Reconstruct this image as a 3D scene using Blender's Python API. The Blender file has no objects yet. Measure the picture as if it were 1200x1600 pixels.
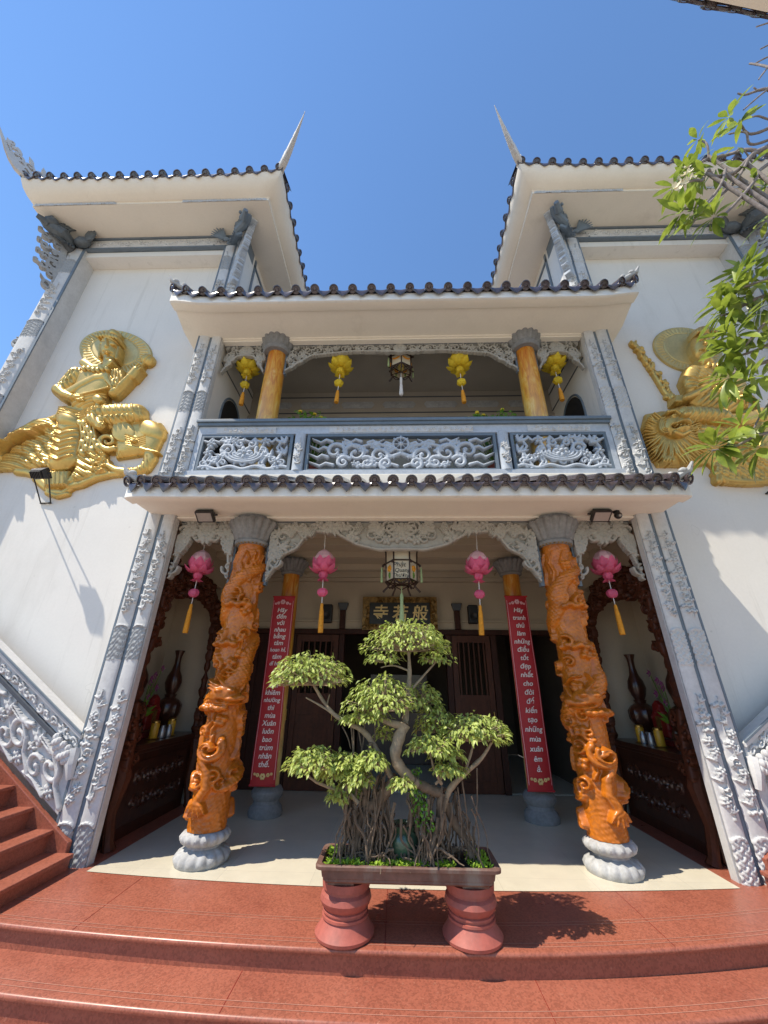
import bpy, math, random
import numpy as np
from mathutils import Vector, Matrix

random.seed(7)
RNG = np.random.RandomState(11)
scene = bpy.context.scene
COL = scene.collection
PI = math.pi
EMPTY = set()

# ------------------------------------------------------------------ materials
def new_mat(name):
    m = bpy.data.materials.new(name); m.use_nodes = True
    nt = m.node_tree; b = nt.nodes['Principled BSDF']
    return m, nt, b

def ramp(nt, fac, stops):
    r = nt.nodes.new('ShaderNodeValToRGB')
    el = r.color_ramp.elements
    while len(el) < len(stops): el.new(0.5)
    for e, (p, c) in zip(el, stops):
        e.position = p; e.color = (*c, 1) if len(c) == 3 else c
    nt.links.new(fac, r.inputs[0])
    return r.outputs[0]

def noise(nt, scale, detail=6, rough=.6, stretch=None, dist=0):
    tc = nt.nodes.new('ShaderNodeTexCoord')
    vec = tc.outputs['Object']
    if stretch:
        mp = nt.nodes.new('ShaderNodeMapping'); mp.inputs['Scale'].default_value = stretch
        nt.links.new(vec, mp.inputs[0]); vec = mp.outputs[0]
    n = nt.nodes.new('ShaderNodeTexNoise'); n.inputs['Scale'].default_value = scale
    n.inputs['Detail'].default_value = detail; n.inputs['Roughness'].default_value = rough
    n.inputs['Distortion'].default_value = dist
    nt.links.new(vec, n.inputs['Vector'])
    return n.outputs[0]

def mix(nt, a, b, fac):
    m = nt.nodes.new('ShaderNodeMix'); m.data_type = 'RGBA'
    for sock, v in ((m.inputs[6], a), (m.inputs[7], b)):
        if isinstance(v, tuple): sock.default_value = (*v, 1)
        else: nt.links.new(v, sock)
    if isinstance(fac, float): m.inputs[0].default_value = fac
    else: nt.links.new(fac, m.inputs[0])
    return m.outputs[2]

def bump(nt, b, h, strength, dist=.01):
    bp = nt.nodes.new('ShaderNodeBump'); bp.inputs['Strength'].default_value = strength
    bp.inputs['Distance'].default_value = dist
    nt.links.new(h, bp.inputs['Height']); nt.links.new(bp.outputs[0], b.inputs['Normal'])

def mat(name, c, rough=.7, metal=0., var=.12, scale=2.5, fine=30, fvar=.08, bs=.15, bd=.004, coat=0., stain=None, spec=.5, stretch=None):
    m, nt, b = new_mat(name)
    lo = tuple(max(0, x*(1-var)) for x in c); hi = tuple(min(1, x*(1+var)) for x in c)
    col = ramp(nt, noise(nt, scale, stretch=stretch), [(.3, lo), (.7, hi)])
    f = noise(nt, fine, 4)
    g = ramp(nt, f, [(.35, (1-fvar,)*3), (.65, (1.0,)*3)])
    mm = nt.nodes.new('ShaderNodeMix'); mm.data_type = 'RGBA'; mm.blend_type = 'MULTIPLY'; mm.inputs[0].default_value = 1
    nt.links.new(col, mm.inputs[6]); nt.links.new(g, mm.inputs[7]); col = mm.outputs[2]
    if stain:
        sc, sharp, amt, scol = stain
        s = ramp(nt, noise(nt, sc, 8, .65, stretch=(1, 1, .28)), [(sharp, (0,)*3), (min(1, sharp+.16), (amt,)*3)])
        col = mix(nt, col, scol, s)
        if name == 'white_plaster':   # rain streaks and fine cracks
            s = ramp(nt, noise(nt, 1.0, 9, .7, stretch=(7, 7, .35)), [(.56, (0,)*3), (.74, (.48,)*3)])
            col = mix(nt, col, tuple(q*.86 for q in scol), s)
            v = nt.nodes.new('ShaderNodeTexVoronoi'); v.feature = 'DISTANCE_TO_EDGE'; v.inputs['Scale'].default_value = .9
            tc = nt.nodes.new('ShaderNodeTexCoord'); nz = nt.nodes.new('ShaderNodeTexNoise'); nz.inputs['Scale'].default_value = 3
            nt.links.new(tc.outputs['Object'], nz.inputs['Vector']); nt.links.new(nz.outputs[1], v.inputs['Vector'])
            ck = ramp(nt, v.outputs['Distance'], [(.0, (.30,)*3), (.006, (0,)*3)])
            col = mix(nt, col, tuple(q*.7 for q in scol), ck)
    nt.links.new(col, b.inputs['Base Color'])
    b.inputs['Roughness'].default_value = rough; b.inputs['Metallic'].default_value = metal
    b.inputs['Specular IOR Level'].default_value = spec
    if coat:
        b.inputs['Coat Weight'].default_value = coat; b.inputs['Coat Roughness'].default_value = .12
    if bs: bump(nt, b, f, bs, bd)
    return m

M = {}
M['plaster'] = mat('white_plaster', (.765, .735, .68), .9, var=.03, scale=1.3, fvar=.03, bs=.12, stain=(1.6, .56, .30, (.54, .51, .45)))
M['beige'] = mat('cream_plaster', (.80, .74, .635), .9, var=.04, scale=1.6, fvar=.03, bs=.1, stain=(2.2, .58, .25, (.45, .40, .32)))
M['porch'] = mat('shaded_cream_plaster', (.50, .425, .32), .9, var=.06, scale=1.5, fvar=.04)  # cream plaster darkened, the porch's shade is put into its colour
M['weathered'] = mat('weathered_grey_stone', (.44, .44, .43), .75, var=.2, scale=7, fvar=.2, bs=.4, stain=(6, .5, .5, (.25, .25, .24)))
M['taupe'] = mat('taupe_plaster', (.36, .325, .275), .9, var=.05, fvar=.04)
M['stone'] = mat('carved_pale_stone', (.58, .575, .565), .75, var=.09, scale=5, fvar=.10, bs=.3, stain=(4, .55, .45, (.40, .41, .42)))
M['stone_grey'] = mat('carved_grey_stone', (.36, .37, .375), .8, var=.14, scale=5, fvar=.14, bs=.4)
M['cement'] = mat('grey_cement', (.235, .235, .235), .85, var=.16, scale=6, fvar=.2, bs=.5)
M['valance'] = mat('carved_cream_stone', (.37, .35, .31), .8, var=.08, scale=6, fvar=.12, bs=.3)
M['slate'] = mat('blue_grey_paint', (.15, .19, .23), .55, var=.12, scale=4, fvar=.1)
M['slate_dark'] = mat('dark_grey_paint', (.075, .085, .10), .6, var=.14, scale=4)
M['balustrade'] = mat('bluish_carved_stone', (.47, .51, .56), .7, var=.12, scale=7, fvar=.1, bs=.3)
M['dragon_grey'] = mat('dark_painted_stone', (.10, .115, .125), .6, var=.25, scale=9, fvar=.2, bs=.3)
M['tile'] = mat('glazed_roof_tile', (.078, .056, .058), .26, var=.35, scale=7, fvar=.3, bs=.2, coat=.5, stain=(9, .60, .6, (.20, .17, .16)))
M['gold'] = mat('gold_paint', (.66, .44, .13), .34, metal=.62, var=.14, scale=5, fvar=.10, bs=.12, bd=.003)
M['lacquer'] = mat('orange_lacquer', (.53, .150, .008), .38, var=.30, scale=6, fvar=.22, bs=.25, coat=.2)
M['wood'] = mat('dark_varnished_wood', (.060, .020, .011), .30, var=.35, scale=3, fvar=.25, bs=.15, stretch=(6, 6, 1), coat=.3)
M['wood_red'] = mat('reddish_varnished_wood', (.095, .028, .012), .5, var=.3, scale=3, fvar=.25, bs=.15, stretch=(6, 6, 1), spec=.3)
M['door'] = mat('brown_door_wood', (.050, .015, .008), .55, var=.3, scale=3, fvar=.25, stretch=(7, 7, 1), spec=.25)
M['dark'] = mat('dark_interior', (.02, .017, .015), .9)
M['dim_wall'] = mat('dim_brown_wall', (.10, .075, .055), .9)
M['black'] = mat('black_plastic', (.012, .012, .013), .4, bs=.05)
M['iron'] = mat('black_iron', (.02, .02, .02), .5, bs=.05)
M['red'] = mat('red_banner_cloth', (.42, .012, .018), .55, var=.08, scale=3, fvar=.1, bs=.1)
M['red_dark'] = mat('dark_red_paint', (.20, .012, .010), .45)
M['ink'] = mat('white_lettering', (.85, .78, .74), .6, bs=0)
M['ink_shadow'] = mat('dark_letter_edge', (.10, .004, .006), .6, bs=0)
M['ink_black'] = mat('black_ink', (.015, .015, .015), .6, bs=0)
M['gold_pale'] = mat('pale_gold_paint', (.66, .50, .20), .42, metal=.5, var=.12, scale=6, fvar=.1, bs=.1)
M['gold_letter'] = mat('gilded_letter', (.72, .52, .22), .35, metal=.4, bs=.05)
M['gilt_frame'] = mat('gilded_carved_frame', (.26, .15, .04), .4, metal=.4, var=.4, scale=14, fvar=.4)
M['terracotta'] = mat('terracotta', (.38, .10, .072), .6, var=.15, scale=6, fvar=.16, bs=.25, stain=(5, .56, .5, (.24, .12, .10)))
M['pot'] = mat('brown_clay', (.17, .085, .062), .65, var=.25, scale=6, fvar=.22, bs=.3, stain=(5, .55, .55, (.26, .25, .21)))
M['soil'] = mat('dark_soil', (.035, .025, .017), .95, var=.4, scale=14, fvar=.4, bs=.8, bd=.02)
M['bark'] = mat('bonsai_bark', (.33, .25, .165), .85, var=.25, scale=14, fvar=.3, bs=.6, bd=.01, stain=(9, .55, .5, (.12, .085, .06)))
M['root'] = mat('aerial_root_bark', (.17, .12, .08), .9, var=.35, scale=18, fvar=.3, bs=.5)
M['bark_grey'] = mat('frangipani_bark', (.25, .21, .19), .85, var=.3, scale=14, fvar=.3, bs=.5)
M['celadon'] = mat('green_ceramic', (.05, .10, .06), .25, var=.2, coat=.4, bs=.05)
M['yellow_jar'] = mat('yellow_candle', (.62, .36, .03), .35, bs=.05)
M['brass'] = mat('brass', (.5, .34, .10), .3, metal=.9, bs=.05)
M['steel'] = mat('grey_metal', (.45, .45, .45), .35, metal=.7, bs=.05)
M['orchid'] = mat('purple_orchid_petal', (.22, .05, .16), .6)
M['tassel'] = mat('orange_tassel', (.72, .30, .02), .8, var=.2, scale=40, bs=.3)
M['string'] = mat('white_string', (.75, .72, .70), .8, bs=0)
M['green_ribbon'] = mat('pale_green_ribbon', (.36, .46, .22), .7)
M['trim_wood'] = mat('lantern_wood', (.035, .016, .010), .4, bs=.1)
M['yellow_flower'] = mat('yellow_flower', (.70, .50, .03), .7)
M['blossom'] = mat('cream_blossom', (.80, .70, .48), .7, bs=.05)
M['nosing_line'] = mat('inlay_glint', (.46, .22, .16), .4, bs=.05)  # tread grooves, with their highlight painted in as a paler colour

def translucent(name, c, t=.35, rough=.5, var=.25, scale=6, c2=None):
    m, nt, b = new_mat(name)
    lo = tuple(x*(1-var) for x in c); hi = tuple(min(1, x*(1+var)) for x in (c2 or c))
    info = nt.nodes.new('ShaderNodeObjectInfo')
    col = ramp(nt, noise(nt, scale, 3), [(.32, lo), (.68, hi)])
    nt.links.new(col, b.inputs['Base Color']); b.inputs['Roughness'].default_value = rough
    tr = nt.nodes.new('ShaderNodeBsdfTranslucent'); nt.links.new(col, tr.inputs['Color'])
    ms = nt.nodes.new('ShaderNodeMixShader'); ms.inputs[0].default_value = t
    nt.links.new(b.outputs[0], ms.inputs[1]); nt.links.new(tr.outputs[0], ms.inputs[2])
    nt.links.new(ms.outputs[0], nt.nodes['Material Output'].inputs['Surface'])
    return m
M['leaf'] = translucent('ficus_leaf', (.30, .40, .075), .38, .42, .35, 22, (.47, .53, .14))
M['leaf_fran'] = translucent('frangipani_leaf', (.15, .25, .03), .42, .36, .4, 5, (.30, .36, .05))
M['leaf_small'] = translucent('small_plant_leaf', (.14, .30, .03), .3, .45, .3, 25)
M['moss'] = translucent('bright_ground_cover', (.31, .46, .03), .3, .6, .35, 30)
M['pink'] = translucent('pink_lantern_cloth', (.86, .20, .36), .5, .6, .15, 6)
M['pale_pink'] = translucent('pale_pink_cloth', (.86, .55, .58), .35, .6, .1, 6)
M['yellow'] = translucent('yellow_lantern_cloth', (.88, .68, .05), .45, .6, .15, 6)
M['pale_yellow'] = translucent('pale_yellow_cloth', (.84, .72, .25), .35, .6, .1, 6)
M['paper'] = translucent('cream_lantern_paper', (.72, .64, .48), .3, .7, .06, 6)
M['glass'] = mat('floodlight_glass', (.30, .28, .26), .12, bs=0, spec=.8)

def granite():
    m, nt, b = new_mat('red_polished_granite')
    base = ramp(nt, noise(nt, 2.2, 6), [(.3, (.305, .092, .056)), (.7, (.385, .128, .078))])
    sp = nt.nodes.new('ShaderNodeTexVoronoi'); sp.inputs['Scale'].default_value = 85
    tc = nt.nodes.new('ShaderNodeTexCoord'); nt.links.new(tc.outputs['Object'], sp.inputs['Vector'])
    spk = ramp(nt, sp.outputs['Color'], [(.25, (.72, .72, .72)), (.62, (1, 1, 1)), (.92, (1.0, 1.0, 1.0))])
    mm = nt.nodes.new('ShaderNodeMix'); mm.data_type = 'RGBA'; mm.blend_type = 'MULTIPLY'; mm.inputs[0].default_value = .9
    nt.links.new(base, mm.inputs[6]); nt.links.new(spk, mm.inputs[7])
    fl = ramp(nt, noise(nt, 42, 6, .75), [(.60, (0,)*3), (.70, (.55,)*3)])
    c = mix(nt, mm.outputs[2], (.52, .27, .18), fl)
    dk = ramp(nt, noise(nt, 1.1, 7, .7), [(.52, (0,)*3), (.72, (.42,)*3)])
    c = mix(nt, c, (.20, .065, .045), dk)
    nt.links.new(c, b.inputs['Base Color'])
    rr = ramp(nt, noise(nt, 3, 6), [(.3, (.24,)*3), (.7, (.46,)*3)])
    nt.links.new(rr, b.inputs['Roughness'])
    return m
M['granite'] = granite()

def floor_tile():
    m, nt, b = new_mat('cream_floor_tile')
    tc = nt.nodes.new('ShaderNodeTexCoord')
    br = nt.nodes.new('ShaderNodeTexBrick'); br.offset = 0; br.inputs['Scale'].default_value = 1
    br.inputs['Brick Width'].default_value = .8; br.inputs['Row Height'].default_value = .8
    br.inputs['Mortar Size'].default_value = .0018
    br.inputs['Color1'].default_value = (.66, .60, .47, 1); br.inputs['Color2'].default_value = (.61, .56, .44, 1)
    br.inputs['Mortar'].default_value = (.50, .45, .36, 1)
    nt.links.new(tc.outputs['Object'], br.inputs['Vector'])
    v = ramp(nt, noise(nt, 5, 6), [(.3, (.9, .9, .9)), (.7, (1, 1, 1))])
    mm = nt.nodes.new('ShaderNodeMix'); mm.data_type = 'RGBA'; mm.blend_type = 'MULTIPLY'; mm.inputs[0].default_value = 1
    nt.links.new(br.outputs[0], mm.inputs[6]); nt.links.new(v, mm.inputs[7])
    nt.links.new(mm.outputs[2], b.inputs['Base Color']); b.inputs['Roughness'].default_value = .3
    return m
M['floor'] = floor_tile()

def marbled():
    m, nt, b = new_mat('orange_marbled_lacquer')
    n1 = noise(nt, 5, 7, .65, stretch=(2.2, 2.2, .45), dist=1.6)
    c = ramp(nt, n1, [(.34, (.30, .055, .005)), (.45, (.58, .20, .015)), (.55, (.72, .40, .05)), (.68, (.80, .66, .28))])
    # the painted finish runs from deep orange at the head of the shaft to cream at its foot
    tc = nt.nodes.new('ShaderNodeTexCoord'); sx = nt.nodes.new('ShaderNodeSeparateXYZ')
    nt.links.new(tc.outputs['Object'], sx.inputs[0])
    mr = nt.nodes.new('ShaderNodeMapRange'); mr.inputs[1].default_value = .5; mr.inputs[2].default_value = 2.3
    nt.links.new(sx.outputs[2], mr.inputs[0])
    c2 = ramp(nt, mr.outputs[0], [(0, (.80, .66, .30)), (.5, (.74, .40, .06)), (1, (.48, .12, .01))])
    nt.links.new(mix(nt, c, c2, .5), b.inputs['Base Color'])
    b.inputs['Roughness'].default_value = .3; b.inputs['Coat Weight'].default_value = .3
    return m
M['marbled'] = marbled()
M['concrete'] = mat('courtyard_concrete', (.42, .365, .30), .9, var=.15, scale=1, fvar=.15)

# ------------------------------------------------------------------ mesh helpers
class MB:
    def __init__(s): s.v = []; s.f = []; s.m = []; s.n = 0
    def add(s, vs, fs, mi=0):
        vs = np.asarray(vs, float).reshape(-1, 3)
        o = s.n; s.v.append(vs); s.n += len(vs)
        for f in fs: s.f.append(tuple(i+o for i in f)); s.m.append(mi)
        return s
    def box(s, x0, x1, y0, y1, z0, z1, mi=0):
        if x0 > x1: x0, x1 = x1, x0
        if y0 > y1: y0, y1 = y1, y0
        if z0 > z1: z0, z1 = z1, z0
        v = [(x0,y0,z0),(x1,y0,z0),(x1,y1,z0),(x0,y1,z0),(x0,y0,z1),(x1,y0,z1),(x1,y1,z1),(x0,y1,z1)]
        return s.add(v, [(0,3,2,1),(4,5,6,7),(0,1,5,4),(1,2,6,5),(2,3,7,6),(3,0,4,7)], mi)
    def quad(s, a, b, c, d, mi=0): return s.add([a,b,c,d], [(0,1,2,3)], mi)
    def prism(s, poly, axis, a, b, mi=0):
        # poly: 2D outline; axis 'x': (y,z) extruded a..b in x; 'y': (x,z); 'z': (x,y)
        def P(p, t): return {'x': (t, p[0], p[1]), 'y': (p[0], t, p[1]), 'z': (p[0], p[1], t)}[axis]
        n = len(poly); v = [P(p, a) for p in poly] + [P(p, b) for p in poly]
        f = [tuple(range(n))[::-1], tuple(range(n, 2*n))] + [(i, (i+1) % n, n+(i+1) % n, n+i) for i in range(n)]
        return s.add(v, f, mi)
    def tube(s, pts, r, n=8, cap=True, mi=0, flat=1.0):
        P = np.asarray(pts, float); k = len(P)
        R = np.full(k, r, float) if np.isscalar(r) else np.asarray(r, float)
        if len(R) == 2 and k != 2: R = np.linspace(R[0], R[1], k)
        T = np.gradient(P, axis=0); T /= np.linalg.norm(T, axis=1)[:, None] + 1e-9
        up = np.array([0, 0, 1.]) if abs(T[0][2]) < .9 else np.array([1., 0, 0])
        a = np.cross(T[0], up); a /= np.linalg.norm(a)
        vs = []; ang = np.arange(n)*2*PI/n
        for i in range(k):
            a = a - T[i]*a.dot(T[i]); a /= np.linalg.norm(a)+1e-9
            b = np.cross(T[i], a)
            vs.append(P[i] + R[i]*(np.cos(ang)[:, None]*a + flat*np.sin(ang)[:, None]*b))
        fs = [(i*n+j, i*n+(j+1) % n, (i+1)*n+(j+1) % n, (i+1)*n+j) for i in range(k-1) for j in range(n)]
        if cap: fs += [tuple(range(n))[::-1], tuple(range((k-1)*n, k*n))]
        return s.add(np.concatenate(vs), fs, mi)
    def lathe(s, prof, c=(0,0,0), n=24, lobes=0, amp=None, mi=0):
        # prof: (r, z); amp: lobe depth per profile row
        ang = np.arange(n)*2*PI/n; vs = []
        for i, (r, z) in enumerate(prof):
            rr = r*(1 + ((amp[i] if amp else 0)*np.abs(np.cos(ang*lobes/2)) if lobes else 0*ang))
            vs.append(np.stack([c[0]+rr*np.cos(ang), c[1]+rr*np.sin(ang), np.full(n, c[2]+z)], 1))
        k = len(prof)
        fs = [(i*n+j, i*n+(j+1) % n, (i+1)*n+(j+1) % n, (i+1)*n+j) for i in range(k-1) for j in range(n)]
        fs += [tuple(range(n))[::-1], tuple(range((k-1)*n, k*n))]
        return s.add(np.concatenate(vs), fs, mi)
    def ball(s, c, r, n=10, m=6, mi=0, sc=(1,1,1)):
        vs = [(c[0], c[1], c[2]-r*sc[2])]
        for i in range(1, m):
            t = -PI/2 + PI*i/m
            for j in range(n):
                a = 2*PI*j/n; vs.append((c[0]+r*sc[0]*math.cos(t)*math.cos(a), c[1]+r*sc[1]*math.cos(t)*math.sin(a), c[2]+r*sc[2]*math.sin(t)))
        vs.append((c[0], c[1], c[2]+r*sc[2])); L = len(vs)-1
        fs = [(0, 1+(j+1) % n, 1+j) for j in range(n)]
        for i in range(m-2):
            fs += [(1+i*n+j, 1+i*n+(j+1) % n, 1+(i+1)*n+(j+1) % n, 1+(i+1)*n+j) for j in range(n)]
        fs += [(L, 1+(m-2)*n+j, 1+(m-2)*n+(j+1) % n) for j in range(n)]
        return s.add(vs, fs, mi)
    def grid(s, G, mi=0, closed=False):
        G = np.asarray(G, float); a, b = G.shape[:2]
        bb = b if closed else b-1
        fs = [(i*b+j, i*b+(j+1) % b, (i+1)*b+(j+1) % b, (i+1)*b+j) for i in range(a-1) for j in range(bb)]
        return s.add(G.reshape(-1, 3), fs, mi)
    def build(s, name, m, parent=None, flip=False, smooth=35, loc=None, bevel=0):
        V = np.concatenate(s.v) if s.v else np.zeros((0, 3))
        V = V.copy()
        if flip: V[:, 0] *= -1
        if loc is not None: V = V - np.array(loc)
        me = bpy.data.meshes.new(name)
        me.from_pydata(V.tolist(), [], [f[::-1] for f in s.f] if flip else s.f)
        return finish(me, name, m, s.m, parent, smooth, loc, bevel)

def finish(me, name, m, mi, parent, smooth, loc=None, bevel=0):
    for x in (m if isinstance(m, (list, tuple)) else [m]): me.materials.append(M[x] if isinstance(x, str) else x)
    if mi is not None and len(mi) == len(me.polygons) and isinstance(m, (list, tuple)):
        me.polygons.foreach_set('material_index', np.asarray(mi, np.int32))
    if smooth:
        me.polygons.foreach_set('use_smooth', np.ones(len(me.polygons), bool))
        me.set_sharp_from_angle(angle=math.radians(smooth))
    me.update()
    o = bpy.data.objects.new(name, me); COL.objects.link(o)
    if loc is not None: o.location = loc
    if parent is not None:
        o.parent = parent
        # parents keep their own place: children are written in world metres
        o.matrix_parent_inverse = Matrix.Translation(-Vector(parent.location)) if parent.name in EMPTY else Matrix.Identity(4)
    if bevel:
        b = o.modifiers.new('bevel', 'BEVEL'); b.width = bevel; b.segments = 2; b.limit_method = 'ANGLE'; b.angle_limit = math.radians(50)
    return o

def thing(name, label, cat, loc=(0,0,0), group=None):
    o = bpy.data.objects.new(name, None); COL.objects.link(o); o.location = loc; EMPTY.add(o.name)
    o.empty_display_size = .1
    o['label'] = label; o['category'] = cat
    if group: o['group'] = group
    return o
def tag(o, label, cat, group=None, kind=None):
    o['label'] = label
    if cat: o['category'] = cat
    if group: o['group'] = group
    if kind: o['kind'] = kind
    return o

# ------------------------------------------------------------------ carved relief engine
class Sketch:
    """A height field over a flat drawing; strokes, ellipses and outlines are carved into it."""
    def __init__(s, u0, u1, v0, v1, d, H0=0.):
        nu = int(round((u1-u0)/d))+1; nv = int(round((v1-v0)/d))+1
        s.u = np.linspace(u0, u1, nu); s.v = np.linspace(v0, v1, nv)
        s.H = np.full((nv, nu), H0)
    def win(s, ua, ub, va, vb):
        i0, i1 = np.searchsorted(s.u, [ua, ub]); j0, j1 = np.searchsorted(s.v, [va, vb])
        if i1 <= i0 or j1 <= j0: return None
        return slice(j0, j1), slice(i0, i1)
    def _seg(s, p, q, r0, r1, h0, h1, base):
        R = max(r0, r1)
        w = s.win(min(p[0], q[0])-R, max(p[0], q[0])+R, min(p[1], q[1])-R, max(p[1], q[1])+R)
        if w is None: return
        U = s.u[w[1]][None, :]; V = s.v[w[0]][:, None]
        dx, dy = q[0]-p[0], q[1]-p[1]; L2 = dx*dx+dy*dy+1e-12
        t = np.clip(((U-p[0])*dx+(V-p[1])*dy)/L2, 0, 1)
        d2 = (U-p[0]-t*dx)**2+(V-p[1]-t*dy)**2
        r = r0+(r1-r0)*t
        k = 1-d2/(r*r)
        h = np.where(k > 0, base+(h0+(h1-h0)*t)*np.sqrt(np.maximum(k, 0)), -9)
        np.maximum(s.H[w], h, out=s.H[w])
    def stroke(s, pts, r0, r1, h, base=0., h1=None):
        n = len(pts)-1; h1 = h if h1 is None else h1
        for i in range(n):
            a, b = i/n, (i+1)/n
            s._seg(pts[i], pts[i+1], r0+(r1-r0)*a, r0+(r1-r0)*b, h+(h1-h)*a, h+(h1-h)*b, base)
    def ell(s, c, v1, v2, h, base=0.):
        ru = math.hypot(v1[0], v2[0])+1e-6; rv = math.hypot(v1[1], v2[1])+1e-6
        w = s.win(c[0]-ru, c[0]+ru, c[1]-rv, c[1]+rv)
        if w is None: return
        U = s.u[w[1]][None, :]-c[0]; V = s.v[w[0]][:, None]-c[1]
        det = v1[0]*v2[1]-v1[1]*v2[0]
        a = (U*v2[1]-V*v2[0])/det; b = (V*v1[0]-U*v1[1])/det
        k = 1-a*a-b*b
        hh = np.where(k > 0, base+h*np.sqrt(np.maximum(k, 0)), -9)
        np.maximum(s.H[w], hh, out=s.H[w])
    def leaf(s, x, y, L, W, ang, h, base=0.):
        ca, sa = math.cos(ang), math.sin(ang)
        pts = [(x+ca*L*t, y+sa*L*t) for t in (0, .3, .6, 1)]
        rs = [W*.35, W*.5, W*.42, W*.06]
        for i in range(3): s._seg(pts[i], pts[i+1], rs[i], rs[i+1], h, h*.8, base)
    def groove(s, pts, w, d):
        P = np.array(pts); R = 2.4*w
        k = s.win(P[:, 0].min()-R, P[:, 0].max()+R, P[:, 1].min()-R, P[:, 1].max()+R)
        if k is None: return
        U = s.u[k[1]][None, :]; V = s.v[k[0]][:, None]; D = np.full((V.shape[0], U.shape[1]), 9.)
        for i in range(len(P)-1):
            p, q = P[i], P[i+1]; dx, dy = q-p; L2 = dx*dx+dy*dy+1e-12
            t = np.clip(((U-p[0])*dx+(V-p[1])*dy)/L2, 0, 1)
            D = np.minimum(D, (U-p[0]-t*dx)**2+(V-p[1]-t*dy)**2)
        h = s.H[k]; s.H[k] = np.where(h > 0, np.maximum(h+d*np.exp(-D/(w*w)), .004), h)
    def ripple(s, pts, ang, wl, amp, bend=.0, seed=0):
        # pleats that follow one direction inside an outline
        e = Sketch.__new__(Sketch); e.u, e.v, e.H = s.u, s.v, np.zeros(s.H.shape); e.poly(pts, 1., wl*2)
        U, V = np.meshgrid(s.u, s.v); c, n = math.cos(ang), math.sin(ang)
        a = U*c+V*n; b = -U*n+V*c
        ph = 2*PI*a/wl+bend*np.sin(b*7+seed)+1.3*np.sin(b*3.1+seed*2)+.8*np.sin(a*11+b*5+seed)
        f = np.abs(np.sin(ph/2))**.7-.6
        s.H = np.where(s.H > 0, np.maximum(s.H+amp*f*np.clip(e.H, 0, 1), .004), s.H)
    def poly(s, pts, h, edge, base=0.):
        P = np.array(pts); w = s.win(P[:, 0].min(), P[:, 0].max(), P[:, 1].min(), P[:, 1].max())
        if w is None: return
        U, V = np.meshgrid(s.u[w[1]], s.v[w[0]])
        ins = np.zeros(U.shape, bool); D = np.full(U.shape, 9.)
        n = len(P)
        for i in range(n):
            p, q = P[i], P[(i+1) % n]
            c = ((p[1] > V) != (q[1] > V)) & (U < (q[0]-p[0])*(V-p[1])/((q[1]-p[1]) or 1e-9)+p[0])
            ins ^= c
            d = q-p; t = np.clip(((U-p[0])*d[0]+(V-p[1])*d[1])/(d@d+1e-12), 0, 1)
            D = np.minimum(D, np.hypot(U-p[0]-t*d[0], V-p[1]-t*d[1]))
        k = np.clip(D/edge, 0, 1)
        hh = np.where(ins, base+h*np.sqrt(1-(1-k)**2), -9)
        np.maximum(s.H[w], hh, out=s.H[w])
    def scroll(s, x, y, r, a0, turns, d, w, h, base=0., taper=.55, n=18):
        pts = []
        for i in range(n+1):
            t = i/n; rr = r*(1-.80*t); a = a0+d*turns*2*PI*t
            pts.append((x+rr*math.cos(a), y+rr*math.sin(a)))
        s.stroke(pts, w, w*taper, h, base)
        s.ell(pts[-1], (w*1.05, 0), (0, w*1.05), h*1.15, base)
    def flower(s, x, y, r, n=6, h=.02, base=0., a0=.3):
        for i in range(n):
            a = a0+i*2*PI/n; c, si = math.cos(a), math.sin(a)
            s.ell((x+c*r*.6, y+si*r*.6), (c*r*.45, si*r*.45), (-si*r*.33, c*r*.33), h, base)
        s.ell((x, y), (r*.3, 0), (0, r*.3), h*1.2, base+h*.2)
    def grapes(s, x, y, r, h=.02, base=0., n=3):
        g = r/n
        for i in range(-n, n+1):
            for j in range(-n, n+1):
                px = x+(i+.5*(j % 2))*g*1.1; py = y+j*g*.95
                if abs(px-x)+abs(py-y)*.8 < r: s.ell((px, py), (g*.6, 0), (0, g*.6), h, base)
    def soften(s, n=1):
        for _ in range(n):
            Hm = s.H; m = Hm > 0
            P = np.pad(np.where(m, Hm, 0), 1, mode='edge'); W = np.pad(m.astype(float), 1, mode='edge')
            num = 0; den = 0
            for dy in (0, 1, 2):
                for dx in (0, 1, 2):
                    k = (1, 2, 1)[dy]*(1, 2, 1)[dx]
                    num = num+k*P[dy:dy+Hm.shape[0], dx:dx+Hm.shape[1]]; den = den+k*W[dy:dy+Hm.shape[0], dx:dx+Hm.shape[1]]
            s.H = np.where(m, num/np.maximum(den, 1e-6), Hm)

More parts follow.
